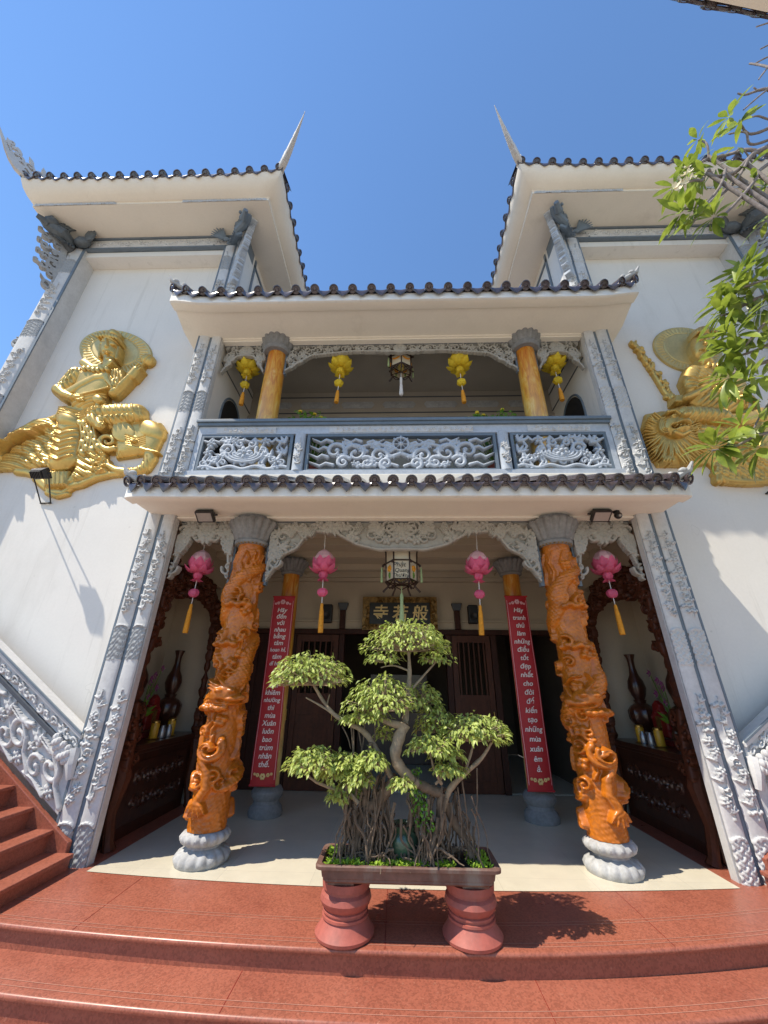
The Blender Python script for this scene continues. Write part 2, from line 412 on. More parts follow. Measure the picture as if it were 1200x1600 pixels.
def relief(sk, fmap, name, m, parent, back=None, thr=1e-4, mask=None, mi=None, flip=False, smooth=50):
    """Mesh of the drawing's carved surface: fmap(U,V,H) -> xyz; back = height of its back face (a closed solid)."""
    H = sk.H; nv, nu = H.shape
    mk = (H > thr) if mask is None else mask
    C = mk[:-1, :-1] & mk[:-1, 1:] & mk[1:, :-1] & mk[1:, 1:]
    used = np.zeros((nv, nu), bool)
    used[:-1, :-1] |= C; used[:-1, 1:] |= C; used[1:, :-1] |= C; used[1:, 1:] |= C
    idx = np.full((nv, nu), -1); idx[used] = np.arange(used.sum()); N = int(used.sum())
    U, V = np.meshgrid(sk.u, sk.v)
    front = np.stack(fmap(U[used], V[used], H[used]), 1)
    a, b, c, d = idx[:-1, :-1][C], idx[:-1, 1:][C], idx[1:, 1:][C], idx[1:, :-1][C]
    quads = [np.stack([a, b, c, d], 1)]; vs = [front]
    mats = [mi[:-1, :-1][C]] if mi is not None else None
    if back is not None:
        vs.append(np.stack(fmap(U[used], V[used], np.full(N, back)), 1))
        quads.append(np.stack([a, d, c, b], 1)+N)
        Cp = np.pad(C, 1)
        def edge(sel, p, q):
            pi, qi = p[sel], q[sel]
            quads.append(np.stack([qi, pi, pi+N, qi+N], 1))
        A, B, Cc, D = idx[:-1, :-1], idx[:-1, 1:], idx[1:, 1:], idx[1:, :-1]
        edge(C & ~Cp[:-2, 1:-1], A, B); edge(C & ~Cp[1:-1, 2:], B, Cc)
        edge(C & ~Cp[2:, 1:-1], Cc, D); edge(C & ~Cp[1:-1, :-2], D, A)
        if mats is not None:
            for q in quads[1:]: mats.append(np.zeros(len(q), int))
    Q = np.concatenate(quads); Vv = np.concatenate(vs)
    if flip: Q = Q[:, ::-1]
    me = bpy.data.meshes.new(name)
    me.vertices.add(len(Vv)); me.vertices.foreach_set('co', Vv.astype(np.float32).ravel())
    me.loops.add(Q.size); me.loops.foreach_set('vertex_index', Q.astype(np.int32).ravel())
    me.polygons.add(len(Q)); me.polygons.foreach_set('loop_start', np.arange(0, Q.size, 4, dtype=np.int32))
    me.update(calc_edges=True)
    return finish(me, name, m, np.concatenate(mats) if mats is not None else None, parent, smooth)

def frontal(y, s=1):
    # drawing x,z on a wall that faces the courtyard; height grows towards the viewer
    return lambda U, V, H: (s*U, y-H, V)

def text_mesh(name, body, size, m, parent, fmap, shear=0., extrude=.004, align='CENTER', offset=0., sx=1.0):
    cu = bpy.data.curves.new(name, 'FONT'); cu.body = body; cu.size = size; cu.align_x = align; cu.align_y = 'CENTER'
    cu.shear = shear; cu.extrude = extrude; cu.offset = offset; cu.resolution_u = 3
    t = bpy.data.objects.new(name, cu); COL.objects.link(t)
    dg = bpy.context.evaluated_depsgraph_get()
    me = bpy.data.meshes.new_from_object(t.evaluated_get(dg))
    bpy.data.objects.remove(t); bpy.data.curves.remove(cu)
    for v in me.vertices: v.co = fmap(v.co.x*sx, v.co.y, v.co.z)
    me.materials.clear()
    return finish(me, name, m, None, parent, 0)

# measured outlines, in metres
RELIEF_LEFT = [('e',(-4.837,6.661),(0.678,-0.133),(0.104,-0.508),0.035,0.0),('e',(-4.837,6.661),(0.66,-0.13),(0.1,-0.487),0.0,0.03),('g',[(-4.373,6.57),(-4.242,6.544)],0.012,-0.014),('g',[(-4.369,6.521),(-4.237,6.482)],0.012,-0.014),('g',[(-4.375,6.476),(-4.245,6.424)],0.012,-0.014),('g',[(-4.389,6.435),(-4.264,6.372)],0.012,-0.014),('g',[(-4.413,6.398),(-4.295,6.325)],0.012,-0.014),('g',[(-4.445,6.367),(-4.336,6.286)],0.012,-0.014),('g',[(-4.484,6.342),(-4.386,6.254)],0.012,-0.014),('g',[(-4.531,6.323),(-4.446,6.23)],0.012,-0.014),('g',[(-4.583,6.311),(-4.513,6.214)],0.012,-0.014),('g',[(-4.641,6.306),(-4.587,6.208)],0.012,-0.014),('g',[(-4.702,6.308),(-4.665,6.21)],0.012,-0.014),('g',[(-4.767,6.317),(-4.747,6.221)],0.012,-0.014),('g',[(-4.833,6.333),(-4.831,6.242)],0.012,-0.014),('g',[(-4.899,6.355),(-4.916,6.27)],0.012,-0.014),('g',[(-4.964,6.384),(-4.999,6.306)],0.012,-0.014),('g',[(-5.027,6.418),(-5.08,6.35)],0.012,-0.014),('g',[(-5.086,6.457),(-5.156,6.4)],0.012,-0.014),('g',[(-5.141,6.501),(-5.227,6.456)],0.012,-0.014),('g',[(-5.19,6.548),(-5.29,6.516)],0.012,-0.014),('g',[(-5.232,6.598),(-5.344,6.58)],0.012,-0.014),('g',[(-5.266,6.65),(-5.389,6.646)],0.012,-0.014),('g',[(-5.292,6.702),(-5.423,6.713)],0.012,-0.014),('g',[(-5.309,6.753),(-5.445,6.78)],0.012,-0.014),('g',[(-5.316,6.803),(-5.455,6.844)],0.012,-0.014),('g',[(-5.313,6.85),(-5.452,6.906)],0.012,-0.014),('g',[(-5.301,6.894),(-5.436,6.962)],0.012,-0.014),('g',[(-5.279,6.933),(-5.408,7.013)],0.012,-0.014),('g',[(-5.247,6.967),(-5.367,7.057)],0.012,-0.014),('g',[(-5.207,6.994),(-5.315,7.092)],0.012,-0.014),('g',[(-5.159,7.014),(-5.253,7.119)],0.012,-0.014),('g',[(-5.104,7.027),(-5.183,7.136)],0.012,-0.014),('g',[(-5.044,7.033),(-5.104,7.143)],0.012,-0.014),('g',[(-4.979,7.031),(-5.021,7.14)],0.012,-0.014),('g',[(-4.911,7.021),(-4.933,7.126)],0.012,-0.014),('g',[(-4.843,7.003),(-4.844,7.104)],0.012,-0.014),('g',[(-4.774,6.978),(-4.755,7.072)],0.012,-0.014),('g',[(-4.707,6.947),(-4.668,7.031)],0.012,-0.014),('g',[(-4.642,6.911),(-4.586,6.983)],0.012,-0.014),('g',[(-4.583,6.869),(-4.509,6.929)],0.012,-0.014),('g',[(-4.529,6.823),(-4.439,6.87)],0.012,-0.014),('g',[(-4.481,6.774),(-4.378,6.807)],0.012,-0.014),('g',[(-4.441,6.723),(-4.328,6.741)],0.012,-0.014),('g',[(-4.41,6.672),(-4.287,6.675)],0.012,-0.014),('g',[(-4.387,6.62),(-4.259,6.609)],0.012,-0.014),('g',[(-4.4,6.575),(-4.396,6.525),(-4.403,6.479),(-4.42,6.437),(-4.448,6.401),(-4.485,6.371),(-4.53,6.348),(-4.582,6.333),(-4.641,6.326),(-4.704,6.327),(-4.771,6.336),(-4.839,6.353),(-4.908,6.377),(-4.975,6.408),(-5.039,6.446),(-5.099,6.489),(-5.152,6.537),(-5.198,6.587),(-5.236,6.64),(-5.264,6.694),(-5.282,6.748),(-5.289,6.799),(-5.284,6.848),(-5.269,6.892),(-5.242,6.931),(-5.205,6.962),(-5.159,6.987),(-5.104,7.003),(-5.043,7.011),(-4.977,7.009),(-4.907,7.0),(-4.836,6.981),(-4.765,6.955),(-4.696,6.921),(-4.631,6.881),(-4.571,6.836),(-4.519,6.786),(-4.474,6.734),(-4.439,6.681),(-4.414,6.627),(-4.4,6.575)],0.017,-0.012),('p',[(-5.318,5.229),(-5.59,5.14),(-5.831,4.936),(-5.922,4.749),(-5.91,4.578),(-5.842,4.283),(-5.419,4.303),(-5.166,4.336),(-4.928,4.358),(-5.023,4.841)],0.07,0.132,0.03),('s',[(-5.296,5.229),(-5.425,5.164),(-5.59,5.14),(-5.7,5.037),(-5.831,4.936),(-5.89,4.824),(-5.932,4.725),(-5.931,4.578)],0.053,0.042,0.03,0.07),('g',[(-5.271,5.046),(-5.501,4.971),(-5.729,4.847),(-5.826,4.577)],0.03,0.022),('g',[(-5.316,4.995),(-5.53,4.883),(-5.719,4.723)],0.022,-0.018),('g',[(-5.284,5.031),(-5.527,4.946),(-5.744,4.804),(-5.83,4.547)],0.03,0.022),('g',[(-5.323,4.981),(-5.553,4.858),(-5.735,4.688)],0.022,-0.018),('g',[(-5.297,5.017),(-5.554,4.921),(-5.76,4.762),(-5.835,4.516)],0.03,0.022),('g',[(-5.33,4.966),(-5.577,4.833),(-5.75,4.653)],0.022,-0.018),('g',[(-5.31,5.002),(-5.581,4.896),(-5.775,4.72),(-5.839,4.485)],0.03,0.022),('g',[(-5.336,4.952),(-5.6,4.808),(-5.765,4.618)],0.022,-0.018),('g',[(-5.323,4.988),(-5.607,4.871),(-5.791,4.678),(-5.844,4.455)],0.03,0.022),('g',[(-5.343,4.937),(-5.623,4.784),(-5.781,4.584)],0.022,-0.018),('g',[(-5.336,4.973),(-5.634,4.846),(-5.806,4.636),(-5.848,4.424)],0.03,0.022),('g',[(-5.35,4.923),(-5.647,4.759),(-5.796,4.55)],0.021,-0.018),('g',[(-5.348,4.959),(-5.66,4.821),(-5.821,4.595),(-5.853,4.394)],0.03,0.022),('g',[(-5.356,4.908),(-5.67,4.735),(-5.811,4.516)],0.021,-0.018),('g',[(-5.361,4.945),(-5.686,4.797),(-5.836,4.553),(-5.857,4.364)],0.03,0.022),('g',[(-5.363,4.894),(-5.693,4.71),(-5.826,4.482)],0.021,-0.018),('s',[(-5.228,5.046),(-5.248,4.818),(-5.341,4.622),(-5.46,4.479)],0.024,0.035,0.025,0.085),('s',[(-5.217,5.04),(-5.24,4.818),(-5.322,4.622),(-5.432,4.469)],0.024,0.035,0.025,0.085),('s',[(-5.206,5.035),(-5.231,4.818),(-5.303,4.622),(-5.403,4.46)],0.024,0.035,0.025,0.085),('s',[(-5.196,5.03),(-5.223,4.818),(-5.284,4.622),(-5.374,4.45)],0.024,0.035,0.025,0.085),('s',[(-5.185,5.025),(-5.214,4.818),(-5.265,4.622),(-5.345,4.441)],0.024,0.035,0.025,0.085),('s',[(-5.175,5.019),(-5.206,4.817),(-5.246,4.621),(-5.317,4.431)],0.024,0.035,0.025,0.085),('e',(-5.476,4.467),(0.056,0.0),(0.029,-0.07),0.05,0.07),('e',(-5.38,4.424),(0.056,0.0),(0.028,-0.07),0.05,0.07),('e',(-5.307,4.438),(0.056,0.0),(0.028,-0.071),0.05,0.07),('e',(-5.212,4.395),(0.056,0.0),(0.028,-0.07),0.05,0.07),('e',(-5.139,4.409),(0.056,-0.001),(0.028,-0.071),0.05,0.07),('e',(-5.044,4.366),(0.055,0.0),(0.027,-0.07),0.05,0.07),('e',(-4.971,4.379),(0.055,0.0),(0.026,-0.069),0.05,0.07),('e',(-4.878,4.337),(0.056,0.0),(0.026,-0.069),0.05,0.07),('e',(-4.805,4.35),(0.055,0.0),(0.025,-0.069),0.05,0.07),('e',(-5.477,4.647),(0.116,-0.042),(0.009,-0.102),0.05,0.07),('r',[(-5.318,5.229),(-5.59,5.14),(-5.831,4.936),(-5.922,4.749),(-5.91,4.578),(-5.842,4.283),(-5.419,4.303),(-5.166,4.336),(-4.928,4.358),(-5.066,4.841)],1.187,0.13,0.04,2.2,1),('r',[(-5.318,5.229),(-5.59,5.14),(-5.831,4.936),(-5.922,4.749),(-5.91,4.578),(-5.842,4.283),(-5.419,4.303),(-5.166,4.336),(-4.928,4.358),(-5.066,4.841)],1.396,0.052,0.012,2.0,11),('p',[(-4.11,5.111),(-3.949,5.148),(-3.62,5.119),(-3.51,4.977),(-3.534,4.705),(-3.581,4.49),(-3.641,4.561),(-3.932,4.504),(-4.127,4.47),(-4.252,4.809)],0.1,0.151,0.03),('e',(-3.736,4.954),(0.232,-0.092),(-0.007,-0.187),0.11,0.05),('e',(-3.936,4.732),(0.187,-0.001),(0.062,-0.217),0.1,0.05),('e',(-4.103,4.907),(0.19,-0.074),(-0.002,-0.174),0.03,0.13),('s',[(-3.66,4.633),(-3.625,4.466),(-3.658,4.327),(-3.761,4.264),(-3.92,4.256),(-4.069,4.284),(-4.192,4.354),(-4.239,4.435)],0.107,0.041,0.085,0.03),('g',[(-3.651,4.502),(-3.569,4.315)],0.012,-0.01),('g',[(-3.689,4.436),(-3.606,4.251)],0.012,-0.01),('g',[(-3.732,4.391),(-3.648,4.207)],0.012,-0.01),('g',[(-3.782,4.372),(-3.698,4.189)],0.012,-0.01),('g',[(-3.84,4.383),(-3.755,4.2)],0.012,-0.01),('g',[(-3.907,4.422),(-3.821,4.238)],0.012,-0.01),('g',[(-3.981,4.484),(-3.893,4.297)],0.012,-0.01),('g',[(-4.059,4.559),(-3.97,4.37)],0.012,-0.01),('g',[(-4.117,4.565),(-4.027,4.376)],0.012,-0.01),('g',[(-4.174,4.565),(-4.083,4.376)],0.012,-0.01),('g',[(-4.23,4.565),(-4.138,4.376)],0.012,-0.01),('g',[(-4.286,4.566),(-4.194,4.377)],0.012,-0.01),('s',[(-3.86,4.647),(-3.692,4.597),(-3.496,4.555)],0.046,0.016,0.05,0.08),('e',(-3.884,4.732),(0.056,-0.012),(0.004,-0.034),0.03,0.17),('g',[(-4.028,4.832),(-3.867,4.781),(-3.755,4.829)],0.013,-0.012),('g',[(-4.018,4.797),(-3.858,4.749),(-3.745,4.795)],0.013,-0.012),('g',[(-4.008,4.762),(-3.849,4.717),(-3.736,4.76)],0.013,-0.012),('g',[(-3.998,4.728),(-3.84,4.685),(-3.727,4.726)],0.013,-0.012),('g',[(-3.988,4.694),(-3.831,4.654),(-3.717,4.692)],0.013,-0.012),('p',[(-4.7,4.763),(-4.347,4.711),(-4.203,4.354),(-4.136,4.239),(-4.445,4.139),(-4.618,4.061),(-4.724,4.474)],0.07,0.106,0.04),('g',[(-4.599,4.713),(-4.441,4.615),(-4.337,4.711)],0.019,0.02),('g',[(-4.559,4.645),(-4.419,4.548),(-4.314,4.638)],0.019,0.02),('g',[(-4.52,4.577),(-4.397,4.481),(-4.291,4.566)],0.019,0.02),('g',[(-4.481,4.51),(-4.375,4.415),(-4.268,4.494)],0.019,0.02),('g',[(-4.442,4.444),(-4.354,4.35),(-4.245,4.424)],0.018,0.02),('g',[(-4.404,4.378),(-4.333,4.285),(-4.223,4.354)],0.018,0.02),('g',[(-4.366,4.313),(-4.312,4.221),(-4.201,4.285)],0.018,0.02),('s',[(-4.65,4.039),(-4.502,4.072),(-4.336,4.172),(-4.132,4.227),(-3.995,4.238)],0.064,0.048,0.06,0.03),('s',[(-4.654,4.106),(-4.609,4.264),(-4.588,4.379),(-4.683,4.474)],0.052,0.041,0.05,0.06),('s',[(-5.205,4.176),(-5.059,4.063),(-4.901,3.963),(-4.733,3.941),(-4.642,4.017)],0.073,0.056,0.05,0.02),('s',[(-4.952,3.942),(-4.792,3.887),(-4.666,3.919)],0.052,0.04,0.05,0.02),('s',[(-5.543,4.304),(-5.389,4.28),(-5.202,4.222),(-5.069,4.244)],0.074,0.061,0.05,0.02),('p',[(-5.114,4.256),(-4.701,4.265),(-4.628,4.006),(-4.969,3.986)],0.1,0.045,0.03),('g',[(-5.069,4.244),(-4.993,4.008)],0.014,0.014),('g',[(-5.008,4.243),(-4.929,4.007)],0.014,0.014),('g',[(-4.946,4.243),(-4.865,4.007)],0.014,0.014),('g',[(-4.885,4.243),(-4.802,4.007)],0.014,0.014),('g',[(-4.824,4.242),(-4.738,4.007)],0.014,0.014),('g',[(-4.763,4.242),(-4.674,4.006)],0.014,0.014),('r',[(-4.7,4.763),(-4.347,4.711),(-4.203,4.354),(-4.136,4.239),(-4.445,4.139),(-4.618,4.061),(-4.724,4.474)],1.309,0.1,0.032,1.8,2),('r',[(-4.7,4.763),(-4.347,4.711),(-4.203,4.354),(-4.136,4.239),(-4.445,4.139),(-4.618,4.061),(-4.724,4.474)],1.047,0.045,0.01,2,12),('s',[(-4.173,4.624),(-4.228,4.609),(-4.289,4.617),(-4.346,4.644),(-4.392,4.686),(-4.418,4.735),(-4.423,4.781),(-4.407,4.818),(-4.375,4.84),(-4.334,4.845),(-4.291,4.834),(-4.254,4.811),(-4.228,4.78),(-4.217,4.749),(-4.22,4.721),(-4.235,4.703),(-4.257,4.694),(-4.281,4.696),(-4.303,4.706),(-4.32,4.721),(-4.328,4.737),(-4.328,4.75)],0.05,0.021,0.05,0.09),('e',(-4.761,5.066),(0.056,0.0),(0.026,-0.077),0.06,0.1),('e',(-4.662,4.963),(0.056,0.0),(0.026,-0.076),0.06,0.1),('e',(-4.681,4.863),(0.055,-0.001),(0.025,-0.075),0.06,0.1),('e',(-4.564,4.862),(0.055,-0.001),(0.025,-0.075),0.06,0.1),('e',(-4.584,4.762),(0.055,0.0),(0.025,-0.073),0.06,0.1),('e',(-4.481,4.737),(0.055,0.0),(0.024,-0.073),0.06,0.1),('e',(-4.662,4.714),(0.055,0.0),(0.025,-0.073),0.06,0.1),('e',(-4.57,4.628),(0.054,0.0),(0.024,-0.072),0.06,0.1),('e',(-4.475,4.591),(0.054,0.0),(0.024,-0.072),0.06,0.1),('e',(-4.604,4.544),(0.054,0.0),(0.025,-0.071),0.06,0.1),('e',(-4.826,5.067),(0.056,0.0),(0.027,-0.077),0.06,0.1),('e',(-4.407,4.639),(0.054,0.0),(0.023,-0.072),0.06,0.1),('s',[(-4.795,5.041),(-4.692,4.813),(-4.654,4.569)],0.019,0.023,0.03,0.12),('s',[(-4.748,5.041),(-4.641,4.812),(-4.602,4.568)],0.019,0.023,0.03,0.12),('s',[(-4.701,5.04),(-4.59,4.812),(-4.55,4.568)],0.019,0.023,0.03,0.12),('s',[(-4.653,5.04),(-4.539,4.812),(-4.498,4.568)],0.019,0.023,0.03,0.12),('s',[(-4.606,5.039),(-4.489,4.811),(-4.446,4.567)],0.019,0.023,0.03,0.12),('p',[(-5.311,5.444),(-4.462,5.487),(-3.961,5.346),(-3.859,5.134),(-4.427,4.961),(-4.804,5.067),(-5.194,5.071),(-5.318,5.229)],0.1,0.134,0.04),('s',[(-5.01,5.069),(-4.95,4.815),(-4.889,4.475)],0.199,0.224,0.13,0.05),('e',(-5.024,5.126),(0.2,-0.002),(0.067,-0.185),0.16,0.06),('g',[(-5.187,4.994),(-5.004,4.906),(-4.826,5.006)],0.019,-0.02),('g',[(-5.167,4.917),(-4.986,4.83),(-4.812,4.929)],0.019,0.022),('g',[(-5.147,4.842),(-4.967,4.756),(-4.799,4.854)],0.019,-0.02),('g',[(-5.127,4.767),(-4.948,4.682),(-4.785,4.779)],0.019,0.022),('g',[(-5.108,4.693),(-4.93,4.609),(-4.772,4.705)],0.019,-0.02),('g',[(-5.089,4.62),(-4.912,4.537),(-4.759,4.632)],0.019,0.022),('g',[(-5.07,4.548),(-4.894,4.466),(-4.746,4.56)],0.019,-0.02),('g',[(-5.051,4.476),(-4.876,4.395),(-4.733,4.488)],0.019,0.022),('s',[(-4.649,5.248),(-4.334,5.284),(-4.04,5.281)],0.135,0.157,0.15,0.06),('s',[(-3.989,5.214),(-4.264,5.126),(-4.571,5.142)],0.125,0.1,0.13,0.06),('s',[(-4.632,5.13),(-4.446,4.986)],0.1,0.073,0.1,0.12),('s',[(-4.48,4.961),(-4.418,4.946)],0.021,0.017,0.02,0.19),('s',[(-4.465,4.982),(-4.409,4.971)],0.021,0.017,0.02,0.19),('s',[(-4.451,5.002),(-4.4,4.996)],0.021,0.017,0.02,0.19),('s',[(-4.436,5.022),(-4.391,5.022)],0.021,0.017,0.02,0.19),('g',[(-4.495,5.379),(-4.379,5.218),(-4.386,5.101)],0.02,0.018),('g',[(-4.411,5.378),(-4.301,5.218),(-4.308,5.1)],0.02,0.018),('g',[(-4.327,5.377),(-4.223,5.217),(-4.231,5.1)],0.02,0.018),('g',[(-4.244,5.376),(-4.145,5.216),(-4.153,5.099)],0.02,0.018),('g',[(-4.161,5.375),(-4.067,5.215),(-4.076,5.098)],0.02,0.018),('g',[(-4.077,5.374),(-3.989,5.214),(-3.999,5.097)],0.02,0.018),('r',[(-4.942,5.466),(-4.462,5.487),(-3.961,5.346),(-3.859,5.134),(-4.427,4.961),(-4.718,5.066)],0.436,0.075,0.022,0.8,4),('p',[(-5.241,6.068),(-5.111,6.23),(-4.915,6.272),(-4.639,6.207),(-4.492,6.026),(-4.484,5.852),(-4.572,5.627),(-4.539,5.38),(-4.789,5.276),(-5.081,5.36),(-5.192,5.607),(-5.205,5.834)],0.15,0.232,0.05),('s',[(-5.236,6.053),(-5.307,5.864),(-5.341,5.722)],0.153,0.114,0.15,0.06),('s',[(-5.358,5.694),(-5.204,5.58),(-5.05,5.522)],0.1,0.067,0.12,0.12),('e',(-4.981,5.516),(0.097,-0.011),(0.019,-0.071),0.09,0.14),('s',[(-4.972,5.554),(-4.873,5.526)],0.02,0.016,0.02,0.2),('s',[(-4.961,5.521),(-4.85,5.495)],0.02,0.016,0.02,0.2),('s',[(-4.949,5.488),(-4.853,5.465)],0.02,0.016,0.02,0.2),('s',[(-4.938,5.455),(-4.829,5.435)],0.02,0.016,0.02,0.2),('s',[(-4.558,6.057),(-4.479,5.909),(-4.475,5.709)],0.12,0.099,0.14,0.06),('s',[(-4.476,5.639),(-4.391,5.765),(-4.298,5.95)],0.081,0.057,0.11,0.09),('s',[(-4.284,5.979),(-4.237,6.096)],0.082,0.074,0.08,0.12),('s',[(-4.28,6.126),(-4.224,6.215)],0.023,0.019,0.03,0.15),('s',[(-4.239,6.096),(-4.189,6.172)],0.023,0.019,0.03,0.15),('s',[(-4.199,6.066),(-4.155,6.13)],0.023,0.018,0.03,0.15),('s',[(-4.231,6.155),(-4.203,6.306)],0.028,0.023,0.06,0.06),('e',(-4.181,6.397),(0.1,0.053),(0.066,-0.122),0.1,0.04),('g',[(-4.239,6.352),(-4.187,6.506)],0.014,-0.012),('g',[(-4.18,6.305),(-4.116,6.458)],0.014,-0.012),('s',[(-4.901,5.542),(-4.722,5.606),(-4.522,5.682)],0.022,0.018,0.03,0.2),('s',[(-5.169,5.607),(-5.002,5.774),(-4.822,5.914),(-4.648,5.941),(-4.481,5.766)],0.068,0.059,0.03,0.19),('g',[(-4.69,6.148),(-4.562,5.882),(-4.464,5.709)],0.016,-0.016),('g',[(-4.648,6.147),(-4.525,5.881),(-4.455,5.709)],0.016,-0.016),('g',[(-4.606,6.146),(-4.489,5.88),(-4.446,5.709)],0.016,-0.016),('g',[(-4.564,6.146),(-4.452,5.88),(-4.437,5.709)],0.016,-0.016),('g',[(-4.523,6.145),(-4.416,5.879),(-4.428,5.709)],0.016,-0.016),('g',[(-5.218,6.067),(-5.215,5.863)],0.019,-0.016),('g',[(-5.259,6.038),(-5.259,5.846)],0.019,-0.016),('g',[(-5.299,6.009),(-5.303,5.829)],0.019,-0.016),('g',[(-5.339,5.981),(-5.347,5.813)],0.019,-0.016),('r',[(-5.13,5.496),(-4.9,5.603),(-4.559,5.654),(-4.462,5.487),(-4.666,5.301),(-5.17,5.361)],-1.222,0.06,0.02,0.8,5),('r',[(-5.298,6.098),(-5.143,6.185),(-5.119,5.718),(-5.348,5.665)],0.524,0.06,0.018,0.5,6),('r',[(-4.643,6.147),(-4.454,6.055),(-4.351,5.708),(-4.478,5.681)],0.175,0.05,0.018,0.5,8),('s',[(-5.111,6.23),(-4.931,6.107),(-4.727,6.119),(-4.667,6.223)],0.061,0.051,0.03,0.2),('e',(-5.037,6.079),(0.037,-0.001),(0.018,-0.053),0.03,0.21),('e',(-4.963,6.078),(0.037,-0.001),(0.018,-0.054),0.03,0.21),('e',(-4.879,6.047),(0.037,-0.001),(0.017,-0.053),0.03,0.21),('e',(-4.805,6.046),(0.037,-0.001),(0.017,-0.053),0.03,0.21),('e',(-4.741,6.074),(0.037,0.0),(0.017,-0.053),0.03,0.21),('e',(-4.667,6.073),(0.037,0.0),(0.017,-0.053),0.03,0.21),('g',[(-5.268,5.389),(-4.877,5.277),(-4.534,5.434)],0.013,0.014),('g',[(-5.252,5.346),(-4.864,5.24),(-4.522,5.396)],0.013,0.014),('g',[(-5.236,5.302),(-4.851,5.203),(-4.51,5.358)],0.013,0.014),('g',[(-5.22,5.26),(-4.838,5.166),(-4.498,5.32)],0.013,0.014),('e',(-4.635,5.476),(0.088,-0.001),(0.026,-0.082),0.05,0.18),('s',[(-4.631,5.462),(-4.616,5.248),(-4.53,5.116)],0.04,0.03,0.05,0.14),('s',[(-4.737,6.224),(-4.775,6.392)],0.107,0.104,0.13,0.08),('e',(-4.824,6.565),(0.163,-0.025),(0.062,-0.267),0.17,0.09),('e',(-4.87,6.79),(0.17,-0.026),(0.031,-0.135),0.15,0.09),('e',(-4.87,6.945),(0.112,-0.018),(0.023,-0.099),0.12,0.08),('e',(-5.036,6.794),(0.034,-0.001),(0.018,-0.056),0.03,0.225),('e',(-4.985,6.802),(0.034,0.0),(0.017,-0.055),0.03,0.225),('e',(-4.934,6.807),(0.035,-0.001),(0.018,-0.056),0.03,0.225),('e',(-4.879,6.803),(0.034,0.0),(0.017,-0.055),0.03,0.225),('e',(-4.823,6.791),(0.034,0.0),(0.017,-0.055),0.03,0.225),('e',(-4.764,6.772),(0.034,-0.001),(0.017,-0.055),0.03,0.225),('e',(-4.704,6.748),(0.034,-0.001),(0.017,-0.055),0.03,0.225),('s',[(-4.989,6.632),(-4.927,6.395)],0.038,0.033,0.06,0.12),('s',[(-4.681,6.594),(-4.634,6.344)],0.038,0.033,0.06,0.12),('g',[(-4.939,6.64),(-4.893,6.662),(-4.836,6.632)],0.014,-0.016),('g',[(-4.782,6.612),(-4.743,6.624),(-4.69,6.591)],0.014,-0.016),('g',[(-4.955,6.692),(-4.903,6.717),(-4.842,6.677)],0.012,0.012),('g',[(-4.798,6.663),(-4.753,6.675),(-4.7,6.642)],0.012,0.012),('s',[(-4.826,6.676),(-4.779,6.511)],0.019,0.036,0.05,0.235),('e',(-4.88,6.607),(0.062,-0.009),(0.007,-0.031),0.022,0.232),('e',(-4.733,6.592),(0.062,-0.01),(0.007,-0.032),0.022,0.232),('e',(-4.769,6.433),(0.053,-0.006),(0.006,-0.022),0.02,0.232),('e',(-4.756,6.392),(0.041,-0.004),(0.006,-0.025),0.022,0.23),('e',(-4.73,6.306),(0.053,-0.006),(0.01,-0.037),0.02,0.2),('g',[(-4.826,6.434),(-4.761,6.414),(-4.701,6.425)],0.014,-0.016),('g',[(-4.801,6.393),(-4.75,6.38),(-4.707,6.391)],0.014,0.012)]
